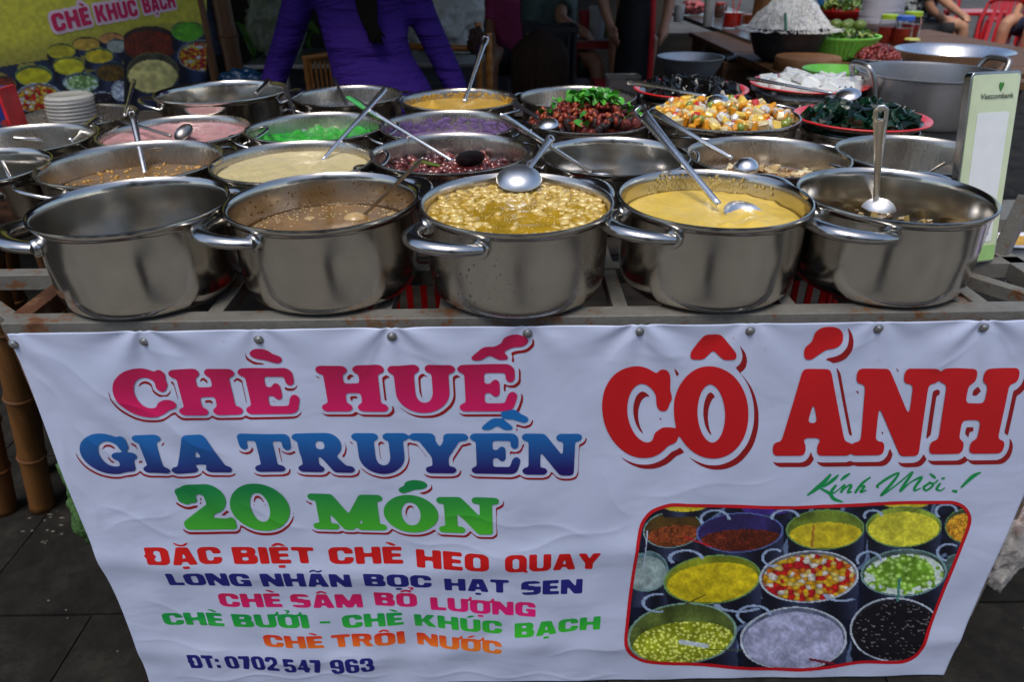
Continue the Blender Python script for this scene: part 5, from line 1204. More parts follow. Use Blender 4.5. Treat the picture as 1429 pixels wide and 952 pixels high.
# board with the stack of lids
build('side_board', MB().box((-1.62, .96, TZ-.02), (-1.02, 1.60, TZ)), m_board, fr, smooth=False)
ORD = ['lowest', 'second', 'third', 'fourth', 'fifth', 'sixth', 'seventh', 'eighth', 'ninth', 'tenth', 'eleventh', 'twelfth', 'thirteenth', 'fourteenth', 'fifteenth']
m_lid = M('clear_lid', (.6, .6, .58, 1), .12, var=.05, alpha=.45, coat=.3)
ql = PD(93, 138, 2.02); lidm = MB().lathe((0, 0, 0), [(0, .004), (.050, .004), (.056, .006), (.062, .0), (.0655, -.001), (.0655, .002), (.0625, .003), (.057, .0085), (.05, .0055), (0, .0055)], 32).mesh('clear_saucer'); lidm.materials.append(m_lid)
for k in range(14):
    o = bpy.data.objects.new('clear_saucer', lidm); COL.objects.link(o); o.location = (ql.x+RNG.uniform(-.002, .002)+.0006*k, ql.y+RNG.uniform(-.002, .002), TZ+.002+k*.0098); tag(o, 'bottom saucer of the clear stack before the yellow banner' if k == 0 else '%s saucer from the bottom in the clear stack before the yellow banner' % ORD[k] if k < 13 else 'topmost saucer of the clear stack before the yellow banner', 'saucer', 'stacked clear saucers')
q = PD(322, 112, 2.55); bag((q.x, q.y+.12, .92), (.09, .06, .055), 'blue plastic bag behind the wide back pot', m_bluebag, 2, .3, neck=False)
build('side_ledge', MB().box((q.x-.14, q.y+.0, .855), (q.x+.14, q.y+.3, TZ)), m_board, fr, smooth=False)
# red and blue packet at the very left
q = PD(4, 150, 1.9); t = thing('snack_box', (q.x, q.y, TZ), 'red and blue printed box at the left edge under the yellow banner', 'box')
build('carton', MB().box((q.x-.06, q.y-.02, TZ+.0), (q.x+.012, q.y+.05, q.z+.05)), M('carton_blue', srgb(30, 40, 110), .4, var=.2), t, smooth=False, bevel=.002); build('red_edge', MB().box((q.x+.012, q.y-.022, TZ+.0), (q.x+.02, q.y+.05, q.z+.052)), M('carton_red', srgb(200, 30, 40), .4), t, smooth=False)

# ================================================================== PEOPLE
m_skin = M('skin', srgb(176, 128, 98), .5, var=.1, sss=.1); m_hair = M('black_hair', (.004, .0035, .003, 1), .75, spec=.06, var=.4, scale=120, stretch=(6, 6, .4), bmp=.5, bscale=160); m_hairb = M('brown_hair', (.016, .0085, .005, 1), .7, spec=.1, var=.6, scale=70, stretch=(6, 6, .5), bmp=.5)
def fabric(name, c, var=.2, sc=25, bmp=.5, bs=18, stretch=(1, 1, 3)): return M(name, c, .8, var=var, scale=sc, bmp=bmp, bscale=bs, stretch=stretch)
def section(mb, rings, seg=24):
    """loft of ellipses: (centre, rx, ry)"""
    vs = []; fs = []; n = len(rings)
    for c, rx, ry in rings:
        for k in range(seg): a = 2*math.pi*k/seg; vs.append((c[0]+rx*math.cos(a), c[1]+ry*math.sin(a), c[2]))
    for i in range(n-1):
        for k in range(seg): k2 = (k+1) % seg; fs.append((i*seg+k, i*seg+k2, (i+1)*seg+k2, (i+1)*seg+k))
    fs.append(tuple(reversed(range(seg)))); fs.append(tuple(range((n-1)*seg, n*seg))); return mb.add(vs, fs)
def smooth_path(P, n=6):
    Q = catmull([tuple(p) for p in P], n); return [Vector(q) for q in Q]
def limb(mb, P, R, n=6):
    Q = catmull([tuple(p)+(r,) for p, r in zip(P, R)], n); return mb.tube([Vector(q[:3]) for q in Q], [float(q[3]) for q in Q], 14)
def hand(mb, w, d, up, s=1.0):
    """simple hand with five fingers: w wrist, d pointing direction, up back-of-hand normal"""
    d = Vector(d).normalized(); up = Vector(up); up = (up-d*up.dot(d)).normalized(); sd = d.cross(up); w = Vector(w)
    limb(mb, [w-d*.02, w+d*.03, w+d*.085*s], [.026*s, .034*s, .030*s], 4)
    for k, L in enumerate((.062, .074, .070, .056)):
        b = w+d*.075*s+sd*((k-1.5)*.019*s); limb(mb, [b, b+d*L*.55*s-up*.004, b+d*L*s-up*.018*s], [.0095*s, .009*s, .0075*s], 4)
    b = w+d*.02*s-sd*.03*s; limb(mb, [b, b+d*.03*s-sd*.022*s, b+d*.06*s-sd*.024*s-up*.008], [.012*s, .011*s, .009*s], 4)
def head(t, c, s=1.0, facing=Vector((0, 1, 0)), hair=True, hmat=None, body_mb=None):
    c = Vector(c); f = Vector(facing).normalized(); rg = f.cross(Vector((0, 0, 1)))
    mb = body_mb if body_mb is not None else MB()
    mb.ell(c, .076*s, .092*s, .115*s, 16, 12, rot=Matrix((rg, f, Vector((0, 0, 1)))).transposed())
    mb.ell(c+f*.095*s-Vector((0, 0, .015*s)), .013*s, .013*s, .02*s, 8, 6)
    for sg in (-1, 1): mb.ell(c+rg*sg*.078*s-f*.005, .012*s, .018*s, .03*s, 8, 6)
    if hair:
        hb = MB(); hb.ell(c-f*.018*s+Vector((0, 0, .018*s)), .088*s, .098*s, .115*s, 18, 12, rot=Matrix((rg, f, Vector((0, 0, 1)))).transposed())
        build('hair', hb, hmat or m_hair, t)
    for sg in (-1, 1): build('eye', MB().ell(c+f*.084*s+rg*sg*.032*s+Vector((0, 0, .008)), .012*s, .006*s, .007*s, 8, 6), M('eye', (.05, .04, .035, 1), .2), t)
    build('mouth', MB().ell(c+f*.086*s-Vector((0, 0, .052*s)), .024*s, .006*s, .006*s, 8, 6), M('lips', srgb(150, 80, 74), .5), t)
# ---- woman in purple seen from behind
DW = 2.48
w3 = lambda x, y, d=0: PD(x, y, DW+d)
hip = w3(535, 122); wst = w3(513, 78); chs = w3(506, 10); sh = w3(504, -75); gz0 = 0
t = thing('person', (hip.x, hip.y, 0), 'woman in a purple long sleeved top seen from behind with long black hair', 'person')
m_pur2 = fabric('purple_cloth', srgb(34, 12, 84), .18, 10, .8, 11, (.6, .6, 2.6))
def folded(name, c):
    m, nt, bs = newmat(name); n = noisetex(nt, 3.2, 4, .55, stretch=(1.3, 1.3, 7)); n.inputs['Distortion'].default_value = .7
    n2 = noisetex(nt, 240, 2, .5); r = ramp(nt, [(.3, vary(c, .75)), (.7, vary(c, 1.25))]); nt.links.new(n2.outputs[0], r.inputs[0]); nt.links.new(r.outputs[0], bs.inputs['Base Color'])
    bs.inputs['Roughness'].default_value = .8; bs.inputs['Specular IOR Level'].default_value = .2; bump(nt, bs, n.outputs[0], 1.0, .035); return m
m_pur2 = folded('purple_jersey', srgb(46, 20, 104))
top = MB()
section(top, [((hip.x+.01, hip.y, hip.z-.16), .19, .13), ((hip.x, hip.y, hip.z-.05), .185, .125), ((hip.x, hip.y, hip.z+.0), .172, .115), ((wst.x+.01, wst.y, wst.z), .150, .105), ((wst.x, wst.y, wst.z+.05), .148, .104), ((chs.x, chs.y, chs.z-.02), .166, .11), ((chs.x, chs.y, chs.z+.07), .172, .115), ((sh.x, sh.y, sh.z-.03), .165, .10), ((sh.x, sh.y, sh.z+.03), .10, .07), ((sh.x, sh.y, sh.z+.06), .055, .055)])
shl = Vector((sh.x-.165, sh.y, sh.z-.02)); shr = Vector((sh.x+.165, sh.y, sh.z-.02))
limb(top, [shl, w3(418, 0, .02), w3(402, 52, .06), w3(384, 105, .10), w3(378, 132, .06)], [.062, .058, .052, .046, .038])
limb(top, [shr, w3(582, 0, .02), w3(604, 52, .05), w3(632, 112, .08), w3(642, 140, .06)], [.062, .055, .050, .045, .036])
for k in range(5): pass
build_top = build('blouse', top, m_pur2, t, sharp=False); remesh(build_top, .011, 6)
bod = MB(); hc = Vector((sh.x, sh.y+.01, sh.z+.22))
limb(bod, [(sh.x, sh.y, sh.z-.12), (sh.x, sh.y, sh.z+.06), hc-Vector((0, 0, .06))], [.05, .045, .05])
section(bod, [((hip.x, hip.y, hip.z-.2), .15, .10), ((hip.x, hip.y, hip.z), .15, .095), ((wst.x, wst.y, wst.z+.02), .12, .08), ((chs.x, chs.y, chs.z+.06), .11, .06), ((sh.x, sh.y, sh.z-.04), .08, .05)])
for sg in (-1, 1): limb(bod, [(hip.x+sg*.09, hip.y, hip.z-.12), (hip.x+sg*.09, hip.y-.01, .48), (hip.x+sg*.085, hip.y+.015, .10), (hip.x+sg*.085, hip.y+.0, .05), (hip.x+sg*.09, hip.y+.14, .03)], [.085, .056, .038, .036, .03])
limb(bod, [w3(384, 105, .10), w3(378, 132, .06), w3(376, 150, .05)], [.036, .03, .026]); hand(bod, w3(376, 150, .05), (.05, .2, -1), (-1, 0, 0))
limb(bod, [w3(632, 112, .08), w3(642, 140, .06), w3(644, 155, .05)], [.036, .03, .026]); hand(bod, w3(644, 155, .05), (-.05, .2, -1), (1, 0, 0))
head(t, hc, 1.0, Vector((0, 1, 0)), True, m_hair, bod)
o = build('body', bod, m_skin, t, sharp=False); remesh(o, .011, 3)
trs = MB()
for sg in (-1, 1): limb(trs, [(hip.x+sg*.085, hip.y, hip.z-.06), (hip.x+sg*.09, hip.y-.005, .48), (hip.x+sg*.088, hip.y+.012, .08)], [.105, .085, .085])
o = build('trousers', trs, fabric('black_trousers', (.02, .02, .022, 1)), t, sharp=False); remesh(o, .014, 3)
hb = MB()
for k in range(46):
    u = RNG.normal(0, 1); ln = RNG.uniform(0, 1)
    e = w3(524+u*4+10*(RNG.rand()-.3), 64-ln*26, -.155+abs(u)*.01)
    limb(hb, [hc+Vector((.02*u, -.085, .0)), w3(507+u*5.5, -30, -.13), w3(513+u*4.6, 10, -.15), w3(518+u*3.4, 34, -.155), e], [.018, .015, .013, .010, .002], 4)
build('ponytail', hb, m_hair, t, sharp=False)

# ---- brown haired person seated behind the pots
q = PD(752, 112, 2.75); t = thing('person', (q.x, q.y, 0), 'seated person with brown to black hair, only the head showing above the pots', 'person')
bod = MB(); section(bod, [((q.x, q.y, .38), .17, .12), ((q.x, q.y, .55), .16, .11), ((q.x, q.y, .68), .18, .10), ((q.x, q.y, .73), .10, .07)]); limb(bod, [(q.x, q.y, .68), (q.x, q.y, .80)], [.05, .05])
for sg in (-1, 1):
    limb(bod, [(q.x+sg*.18, q.y, .69), (q.x+sg*.22, q.y+.03, .52), (q.x+sg*.12, q.y+.2, .46)], [.05, .04, .03]); hand(bod, (q.x+sg*.12, q.y+.2, .46), (0, 1, 0), (0, 0, 1))
    limb(bod, [(q.x+sg*.09, q.y, .42), (q.x+sg*.1, q.y+.38, .45), (q.x+sg*.1, q.y+.36, .06), (q.x+sg*.1, q.y+.48, .03)], [.08, .055, .04, .03])
head(t, (q.x, q.y, q.z+.04), 1.12, Vector((0, 1, 0)), False, None, bod); o = build('body', bod, m_skin, t, sharp=False); remesh(o, .014, 3)
sh_ = MB(); section(sh_, [((q.x, q.y, .37), .19, .14), ((q.x, q.y, .55), .18, .13), ((q.x, q.y, .68), .20, .12), ((q.x, q.y, .745), .09, .08)]); o = build('shirt', sh_, fabric('dark_shirt', (.03, .03, .035, 1)), t, sharp=False); remesh(o, .014, 3)
hb = MB(); hb.ell((q.x, q.y-.015, q.z+.055), .104, .112, .122, 24, 16); o = build('hair', hb, m_hair, t)
hb = MB()
for k in range(120):
    a = RNG.uniform(-2.9, -.2); u = Vector((math.cos(a), math.sin(a), 0)); rr = .103+RNG.uniform(-.004, .004)
    limb(hb, [Vector((q.x, q.y-.015, q.z+.188))+u*.01, Vector((q.x, q.y-.015, q.z+.13))+u*rr*.88, Vector((q.x, q.y-.015, q.z+.04))+u*(rr+.004), Vector((q.x, q.y-.012, q.z-.10+RNG.uniform(-.05, .03)))+u*(rr-.012+RNG.uniform(-.01, .02))], [.003, .007, .007, .002], 4)
build('hair_strands', hb, m_hairb, t, sharp=False)
st = thing('stool', (q.x, q.y, 0), 'low dark stool hidden under the brown haired person', 'stool'); build('seat', MB().box((q.x-.16, q.y-.15, .31), (q.x+.16, q.y+.15, .34)), m_blackp, st, bevel=.006)
for sx in (-1, 1):
    for sy in (-1, 1): build('leg', MB().beam((q.x+sx*.13, q.y+sy*.12, 0), (q.x+sx*.12, q.y+sy*.11, .31), .03, .03, up=Vector((0, 1, 0))), m_blackp, st)

def standing(label, px, D, cloth, width=.36, stripe=None, trous=None):
    c = PD(px, 40, D); x, y = c.x, c.y; t = thing('person', (x, y, 0), label, 'person'); bod = MB()
    section(bod, [((x, y, .82), .14, .10), ((x, y, 1.02), .12, .09), ((x, y, 1.3), .15, .10), ((x, y, 1.42), .07, .06)]); limb(bod, [(x, y, 1.38), (x, y, 1.5)], [.05, .05])
    for sg in (-1, 1):
        limb(bod, [(x+sg*.17, y, 1.38), (x+sg*.215, y, 1.1), (x+sg*.17, y-.12, .92)], [.05, .04, .028]); hand(bod, (x+sg*.17, y-.12, .92), (-sg*.2, -.6, -.6), (sg, 0, .2))
        limb(bod, [(x+sg*.08, y, .85), (x+sg*.085, y, .47), (x+sg*.085, y, .08), (x+sg*.09, y-.12, .03)], [.085, .055, .038, .03])
    head(t, (x, y, 1.57), 1, Vector((0, -1, 0)), True, None, bod); o = build('body', bod, m_skin, t, sharp=False); remesh(o, .014, 3)
    cl = MB(); section(cl, [((x, y, .06), width*.44, .14), ((x, y, .5), width*.46, .15), ((x, y, .85), width*.47, .145), ((x, y, 1.04), width*.40, .13), ((x, y, 1.3), width*.50, .13), ((x, y, 1.40), width*.42, .11), ((x, y, 1.44), .07, .07)])
    for sg in (-1, 1): limb(cl, [(x+sg*.15, y, 1.38), (x+sg*.205, y, 1.2), (x+sg*.215, y, 1.12)], [.065, .06, .055])
    o = build('dress', cl, cloth, t, sharp=False); remesh(o, .014, 4)
    if stripe:
        P = [Vector((x+width*.30, y-.135, 1.36)), Vector((x+width*.28, y-.142, 1.1)), Vector((x+width*.32, y-.152, .8)), Vector((x+width*.34, y-.155, .3)), Vector((x+width*.34, y-.15, .1))]
        build('stripe', MB().tube(smooth_path(P), .018, 8, flat=.5, up=Vector((0, 1, 0))), stripe, t, sharp=False)
    return t
standing('person in a long black dress with a red stripe standing behind the stall', 885, 4.5, fabric('black_cloth', (.008, .008, .009, 1)), .29, M('red_trim', srgb(190, 16, 24), .6))
def seated(label, c, shirt, short, facing=1, ang=0.0, arm=None, lap=.0, leg=None):
    """c: hip point"""
    x, y, z = c; t = thing('person', (x, y, 0), label, 'person'); bod = MB(); R = Matrix.Rotation(ang, 3, 'Z'); T = lambda a, b, h: Vector((x, y, z))+R@Vector((a, b, h))
    section(bod, [((x, y, z-.06), .15, .11), ((x, y, z+.12), .13, .10), ((x, y, z+.40), .15, .10), ((x, y, z+.50), .07, .06)]); limb(bod, [(x, y, z+.46), (x, y, z+.58)], [.05, .05])
    lg = MB()
    for sg in (-1, 1):
        kn = T(sg*.12, -.42, .03); ft = T(sg*.12, -.38, -z+.08)
        limb(bod, [T(sg*.09, -.02, -.02), kn, ft, T(sg*.12, -.50, -z+.03)], [.085, .060, .042, .03]); limb(lg, [T(sg*.09, .02, -.02), T(sg*.10, -.20, .005), T(sg*.115, -.34, .02)], [.115, .105, .088])
        a = (arm or {}).get(sg) or [T(sg*.20, -.05, .22), T(sg*.14, -.25, .10)]
        limb(bod, [T(sg*.17, 0, .46), a[0], a[1]], [.05, .042, .03]); hand(bod, a[1], a[1]-a[0], (0, 0, 1))
    head(t, T(0, -.02, .66), 1, R@Vector((0, -1, 0)), True, None, bod); o = build('body', bod, m_skin, t, sharp=False); remesh(o, .014, 3)
    s_m = MB(); section(s_m, [((x, y, z-.06), .185, .145), ((x, y, z+.12), .175, .135), ((x, y, z+.40), .19, .13), ((x, y, z+.49), .12, .09), ((x, y, z+.53), .07, .07)])
    for sg in (-1, 1):
        a = (arm or {}).get(sg) or [T(sg*.20, -.05, .22), 0]; s0 = T(sg*.16, 0, .46); limb(s_m, [s0, s0+(a[0]-s0)*.75], [.075, .068], 4)
    o = build('shirt', s_m, shirt, t, sharp=False); remesh(o, .014, 4); o = build('shorts', lg, short, t, sharp=False); remesh(o, .014, 3)
    return t
def pattern_mat():
    m, nt, b = newmat('floral_cloth'); n = noisetex(nt, 15, 2, .5); n.inputs['Distortion'].default_value = 1.5
    r = ramp(nt, [(.46, (.015, .017, .022, 1)), (.52, (.42, .44, .42, 1))]); r.color_ramp.interpolation = 'CONSTANT'; nt.links.new(n.outputs[0], r.inputs[0]); nt.links.new(r.outputs[0], b.inputs['Base Color']); b.inputs['Roughness'].default_value = .85; return m
mh = PD(1283, 33, 7.3); kz = .48
hipm = Vector((mh.x, mh.y, .62)); hipm = PZ(1274, 40, .58)
ts = 1.0
pm = seated('man in a black and white patterned shirt and black shorts seated at the right', tuple(hipm), pattern_mat(), fabric('black_shorts', (.012, .012, .013, 1)), ang=1.35, arm={1: [PZ(1322, 4, .84), PZ(1342, 20, .76)]})
gh = PZ(762, 60, .50); seated('diner in a grey green shirt resting an arm on the red table', (PD(768, 20, 4.9).x, PD(768, 20, 4.9).y, .62), fabric('grey_green_cloth', srgb(70, 86, 76)), fabric('dark_trousers', (.02, .02, .02, 1)), ang=.5, arm={1: [PD(782, 22, 4.75), PD(808, 40, 4.7)]})
pq = PD(722, 10, 5.3); seated('diner in a pink top in the dark behind the black basket', (pq.x, pq.y, .60), fabric('pink_cloth', srgb(170, 60, 110)), fabric('dark_trousers', (.02, .02, .02, 1)), ang=-.2)
cq = PD(1424, 20, 7.2); seated('child in a magenta top cut by the right edge', (cq.x+.22, cq.y, .60), fabric('magenta_cloth', srgb(170, 30, 80)), fabric('navy_cloth', srgb(24, 28, 54)), ang=-1.0)

# ================================================================== FURNITURE BEHIND
m_ratt = M('rattan', srgb(168, 108, 44), .4, var=.3, scale=40, stretch=(1, 1, 5)); m_ratd = M('rattan_dark', srgb(110, 62, 24), .45, var=.3)
l0 = PD(428, 110, 2.92); r0_ = PD(676, 110, 2.92); zt = PD(672, 28, 2.92).z
ch = thing('rattan_chair', ((l0.x+r0_.x)/2, l0.y, 0), 'yellow rattan armchair partly hidden by the woman in purple', 'chair')
def ringed(mb, p, q, r, k): 
    p = Vector(p); q = Vector(q); P = []; R = []
    for i in range(k*4+1): s = i/(k*4); P.append(p+(q-p)*s); R.append(r*(1+.22*(i % 4 == 0)))
    return mb.tube(P, R, 10)
for x, dz in ((l0.x, -.12), (r0_.x-.02, 0), (r0_.x+.02, -.04)): build('back_post', ringed(MB(), (x, l0.y, 0), (x, l0.y+.03, zt+dz), .014, 22), m_ratt, ch, sharp=False)
for k in range(5): build('back_slat', MB().tube([(l0.x+.025+k*.018, l0.y+.01, .45), (l0.x+.02+k*.020, l0.y+.02, zt-.14)], .006, 8), m_ratt, ch)
build('top_rail', MB().tube([(l0.x, l0.y+.03, zt-.13), ((l0.x+r0_.x)/2, l0.y+.06, zt-.09), (r0_.x-.02, l0.y+.03, zt-.10)], .013, 10), m_ratt, ch)
build('seat', MB().box((l0.x, l0.y+.02, .40), (r0_.x, l0.y+.52, .44)), m_ratt, ch, bevel=.01)
for x in (l0.x+.02, r0_.x-.02): build('leg', MB().tube([(x, l0.y+.5, 0), (x, l0.y+.5, .40)], .014, 10), m_ratt, ch)
q = PD(665, 56, 2.86); bag((q.x, q.y, q.z), (.035, .03, .062), 'brown ruffled cloth tied to the rattan chair post', fabric('brown_cloth', srgb(58, 34, 26)), 21, .45, 'cloth_scrunchie', cat='cloth')
m_metal = steel('table_metal', (.4, .4, .4, 1), .4)
def table(x0, x1, y0, y1, z, label, mat, legmat=None, th=.03, name='table', cat='table', shelf=False):
    t = thing(name, ((x0+x1)/2, (y0+y1)/2, 0), label, cat); build('top', MB().box((x0, y0, z-th), (x1, y1, z)), mat, t, bevel=.003)
    for x in (x0+.03, x1-.03):
        for y in (y0+.03, y1-.03): build('leg', MB().beam((x, y, 0), (x, y, z-th), .035, .035, up=Vector((0, 1, 0))), legmat or mat, t)
    return t
qa = PD(560, 88, 3.25); qb = PD(668, 88, 3.25); table(qa.x-.75, qb.x+.02, qa.y, qa.y+.6, qa.z, 'narrow metal table behind the woman in purple', m_metal, th=.02)
tz = qa.z
q = PD(632, 45, 3.5); bag((q.x, q.y, tz+.175), (.14, .11, .20), 'large pale plastic bag on the metal table right of the woman', plastic('milky_film', (.50, .49, .44, 1), .85, .25), 4, .25)
q = PD(596, 55, 3.6); bag((q.x-.06, q.y+.05, tz+.155), (.11, .10, .18), 'pale plastic bag close to the arm of the woman', plastic('milky_film2', (.38, .37, .33, 1), .85, .25), 14, .25)
q = PD(612, 2, 3.45); bag((q.x, q.y, q.z), (.07, .05, .03), 'black bag knot on top of the pale bag', m_blackp, 9, .2, name='black_bag', neck=False)
q = PD(385, 55, 3.4); bag((q.x, q.y+.02, tz+.17), (.12, .1, .20), 'clear bag of greens between the pole and the woman', plastic('greenish_film', srgb(120, 126, 100), .6, .2), 6, .3)
q = PD(395, 30, 3.6); t = thing('leafy_greens', (q.x, q.y, tz), 'bunch of green leaves behind the left arm of the woman', 'vegetables')
lg = leafmesh('leaf', .16, .06, M('green_leaf', srgb(70, 110, 30), .45, var=.3), .4, 3)
for k in range(60): piece('leaf', lg, t, (q.x+RNG.normal(0, .09), q.y+RNG.normal(.05, .05), tz+.05+RNG.uniform(0, .42)), rrot(1.4), RNG.uniform(.7, 1.3))
# black basket
q = PD(768, 42, 3.9); crate((q.x, q.y+.1, q.z-.30), (.30, .24, .32), 'black plastic basket in the dark behind the brown haired person', m_blackp, 'plastic_basket', 9)
q0 = q; table(q.x-.25, q.x+.25, q.y-.1, q.y+.3, q.z-.302, 'low dark table under the black basket', m_board)
# red plastic table with cups
m_redp = M('red_plastic', srgb(150, 16, 22), .3, var=.12, coat=.2)
qa = PD(800, 56, 4.75); qb = PD(872, 56, 4.75); ztb = qa.z; table(qa.x-.02, qb.x+.1, qa.y-.05, qa.y+.5, ztb, 'red plastic table with a grey top left of the black dress', m_redp, th=.05)
build('table_cover', MB().box((qa.x-.025, qa.y-.055, ztb+.001), (qb.x+.105, qa.y+.505, ztb+.006)), M('grey_cover', (.25, .25, .25, 1), .4), [o for o in COL.objects if o.get('label', '').startswith('red plastic table with')][0], smooth=False)
def cup(px, py, D, z, h, r, label, mat, name='cup', r2=None, lid=None):
    q = PD(px, py, D); r2 = r2 or r*1.2; t = thing(name, (q.x, q.y, z), label, name.replace('_', ' ')); build('wall', MB().lathe((q.x, q.y, z), [(0, 0), (r*.9, 0), (r, .006), (r2, h), (r2*.96, h), (r*.93, .01), (0, .008)], 24), mat, t)
    if lid: build('lid', MB().lathe((q.x, q.y, z+h-.01), [(r2*1.06, 0), (r2*1.08, .006), (r2*1.07, .03), (r2*1.0, .036), (0, .037)], 24), lid, t)
    return t, q
m_clearc = M('cup_milky', (.55, .55, .52, 1), .2, var=.1, alpha=.8)
cup(833, 40, 4.75, ztb+.007, .20, .05, 'tall milky plastic cup on the red table', m_clearc); cup(816, 40, 4.8, ztb+.007, .17, .035, 'pink red cup on the red table', M('pink_cup', srgb(170, 50, 60), .3))
q = PD(855, 44, 4.8); bag((q.x, q.y, ztb+.07), (.07, .06, .08), 'yellow green bag of herbs on the red table', plastic('herb_film', srgb(130, 130, 60), .9), 31, .3)
def stool(c, z, s, label, mat):
    x, y = c; t = thing('plastic_stool', (x, y, 0), label, 'stool', 'red plastic stools'); build('seat', MB().lathe((x, y, z-.035), [(s*.7, 0), (s*.72, .03), (s*.66, .035), (.02, .035), (.02, .03), (s*.6, .028), (s*.66, 0)], 4, rot=math.pi/4), mat, t, bevel=.004)
    for sx in (-1, 1):
        for sy in (-1, 1): build('leg', MB().beam((x+sx*s*.56, y+sy*s*.56, 0), (x+sx*s*.42, y+sy*s*.42, z-.03), .05, .02, up=Vector((0, 1, 0))), mat, t)
    for sy in (-1, 1): build('stretcher', MB().beam((x-s*.5, y+sy*s*.5, z*.45), (x+s*.5, y+sy*s*.5, z*.45), .02, .03), mat, t)
    return t
q = PD(862, 92, 4.4); stool((q.x-.05, q.y), .62, .2, 'red plastic stool in the dark before the black dress', m_redp)
q = PD(815, 100, 4.3); stool((q.x, q.y), .60, .2, 'red plastic stool in the dark under the red table', m_redp)
# dark table with drinks
qa = PD(924, 12, 5.2); qb = PD(1046, 52, 4.25); dt = thing('table', ((qa.x+qb.x)/2, (qa.y+qb.y)/2, 0), 'long dark table with drinks running back from the wok', 'table'); zt2 = .86
a2 = PZ(926, 12, zt2); b2 = PZ(1048, 56, zt2); dv = (b2-a2).normalized(); sdv = Vector((dv.y, -dv.x, 0)); sdv = sdv if sdv.x > 0 else -sdv
build('top', MB().prism([b2, b2+sdv*.55, a2+sdv*.55, a2], .03, (0, 0, 1)), M('dark_table_top', (.10, .095, .09, 1), .25, var=.2), dt, smooth=False)
for p in (a2, b2, a2+sdv*.5, b2+sdv*.5): build('leg', MB().beam((p.x+.03*sdv.x-.0, p.y, 0), (p.x+.03*sdv.x, p.y, zt2-.03), .03, .03, up=Vector((0, 1, 0))), m_blackp, dt)
on = lambda px, py: PZ(px, py, zt2+.002)
def jar(p, r, h, label, mat, lid=None, fill=None, cat='jar', name='jar', group=None):
    p = Vector(p); t = thing(name, p, label, cat, group); hf = h*.8
    if fill: build('filling', MB().lathe(p, [(0, .004), (r*.88, .004), (r*.93, .01), (r*.93, hf*.72), (0, hf*.74)], 24), fill, t)
    build('glass', MB().lathe(p, [(0, 0), (r*.9, 0), (r, .008), (r, hf*.85), (r*.86, hf), (r*.86, h*.9), (r*.83, h*.9), (r*.83, hf), (r*.96, hf*.84), (r*.96, .01), (0, .003)], 24), mat, t)
    if lid: build('lid', MB().lathe(p, [(0, h+.0), (r*.85, h), (r*.93, h-.004), (r*.94, h*.84), (r*.88, h*.84)], 24), lid, t)
    return t
m_glass = M('jar_glass', (.95, .95, .95, 1), .02, var=.02, trans=1, ior=1.15); m_redj = M('red_juice', srgb(196, 30, 14), .15, var=.15, coat=1); m_chil = M('chilli_sauce', srgb(132, 30, 10), .3, var=.4, scale=60)
p = on(1021, 38); jar(p, .068, .17, 'jar of bright red juice on the dark table', m_glass, None, m_redj); build('juice_straws', MB().tube([p+Vector((0, 0, .1)), p+Vector((-.03, 0, .24))], .005).tube([p+Vector((.02, 0, .1)), p+Vector((.05, 0, .23))], .005), M('pink_straw', srgb(200, 90, 90), .4), [o for o in COL.objects if o.get('label', '') == 'jar of bright red juice on the dark table'][0])
cup(988, 26, 4.9, zt2+.002, .20, .032, 'stack of clear cups on the dark table', m_clearc, 'cup_stack', r2=.04)
jar(on(1003, 24), .04, .11, 'brown jar between the cups and the red juice', M('brown_glass', srgb(70, 44, 30), .1, coat=1), M('lid_red', srgb(150, 40, 36), .4), None)
q = on(966, 20); bag((q.x, q.y, q.z+.055), (.10, .08, .06), 'red and white packet of sweets on the dark table', M('red_white_film', srgb(180, 90, 90), .25, var=.8, scale=22), 41, .3, name='sweet_packet', neck=False)
cup(948, 12, 5.2, zt2+.002, .12, .035, 'white cup at the far end of the dark table', M('white_cup', (.6, .6, .58, 1), .3))
jar(on(1045, 34), .05, .12, 'small orange jar right of the red juice', m_glass, None, M('orange_fill', srgb(170, 80, 40), .3))
# wok on a burner
wz = .93; wc = PZ(964, 78, wz); wr = 46/970.6*(wc-CAM).dot(FW)
wk = thing('wok', (wc.x, wc.y, wz-.12), 'round steel wok on a burner behind the black jelly', 'wok'); build('pan', MB().lathe((wc.x, wc.y, wz-.115), [(0, 0), (wr*.35, .003), (wr*.7, .03), (wr*.92, .082), (wr*.97, .108), (wr, .112), (wr*1.0, .116), (wr*.96, .114), (wr*.9, .085), (wr*.68, .035), (wr*.34, .008), (0, .005)], 48), steel('wok_steel', (.55, .55, .55, 1), .5), wk)
build('grip', MB().tube([(wc.x+wr*.98, wc.y-.05, wz-.01), (wc.x+wr+.05, wc.y-.03, wz), (wc.x+wr+.05, wc.y+.03, wz), (wc.x+wr*.98, wc.y+.05, wz-.01)], .009), m_blackp, wk)
sv = thing('burner', (wc.x, wc.y, 0), 'dark burner on a red metal stand under the wok', 'stove'); build('ring', MB().lathe((wc.x, wc.y, wz-.145), [(wr*.55, 0), (wr*.62, 0), (wr*.62, .05), (wr*.55, .05), (wr*.55, 0)], 24), m_blackp, sv)
build('stand_top', MB().box((wc.x-.24, wc.y-.2, wz-.18), (wc.x+.24, wc.y+.2, wz-.146)), m_blackp, sv, bevel=.003); build('panel', MB().box((wc.x-.22, wc.y-.18, wz-.34), (wc.x+.22, wc.y-.16, wz-.181)), m_redp, sv, smooth=False)
for sx in (-1, 1):
    for sy in (-1, 1): build('leg', MB().beam((wc.x+sx*.21, wc.y+sy*.17, 0), (wc.x+sx*.21, wc.y+sy*.17, wz-.18), .03, .03, up=Vector((0, 1, 0))), m_blackp, sv)
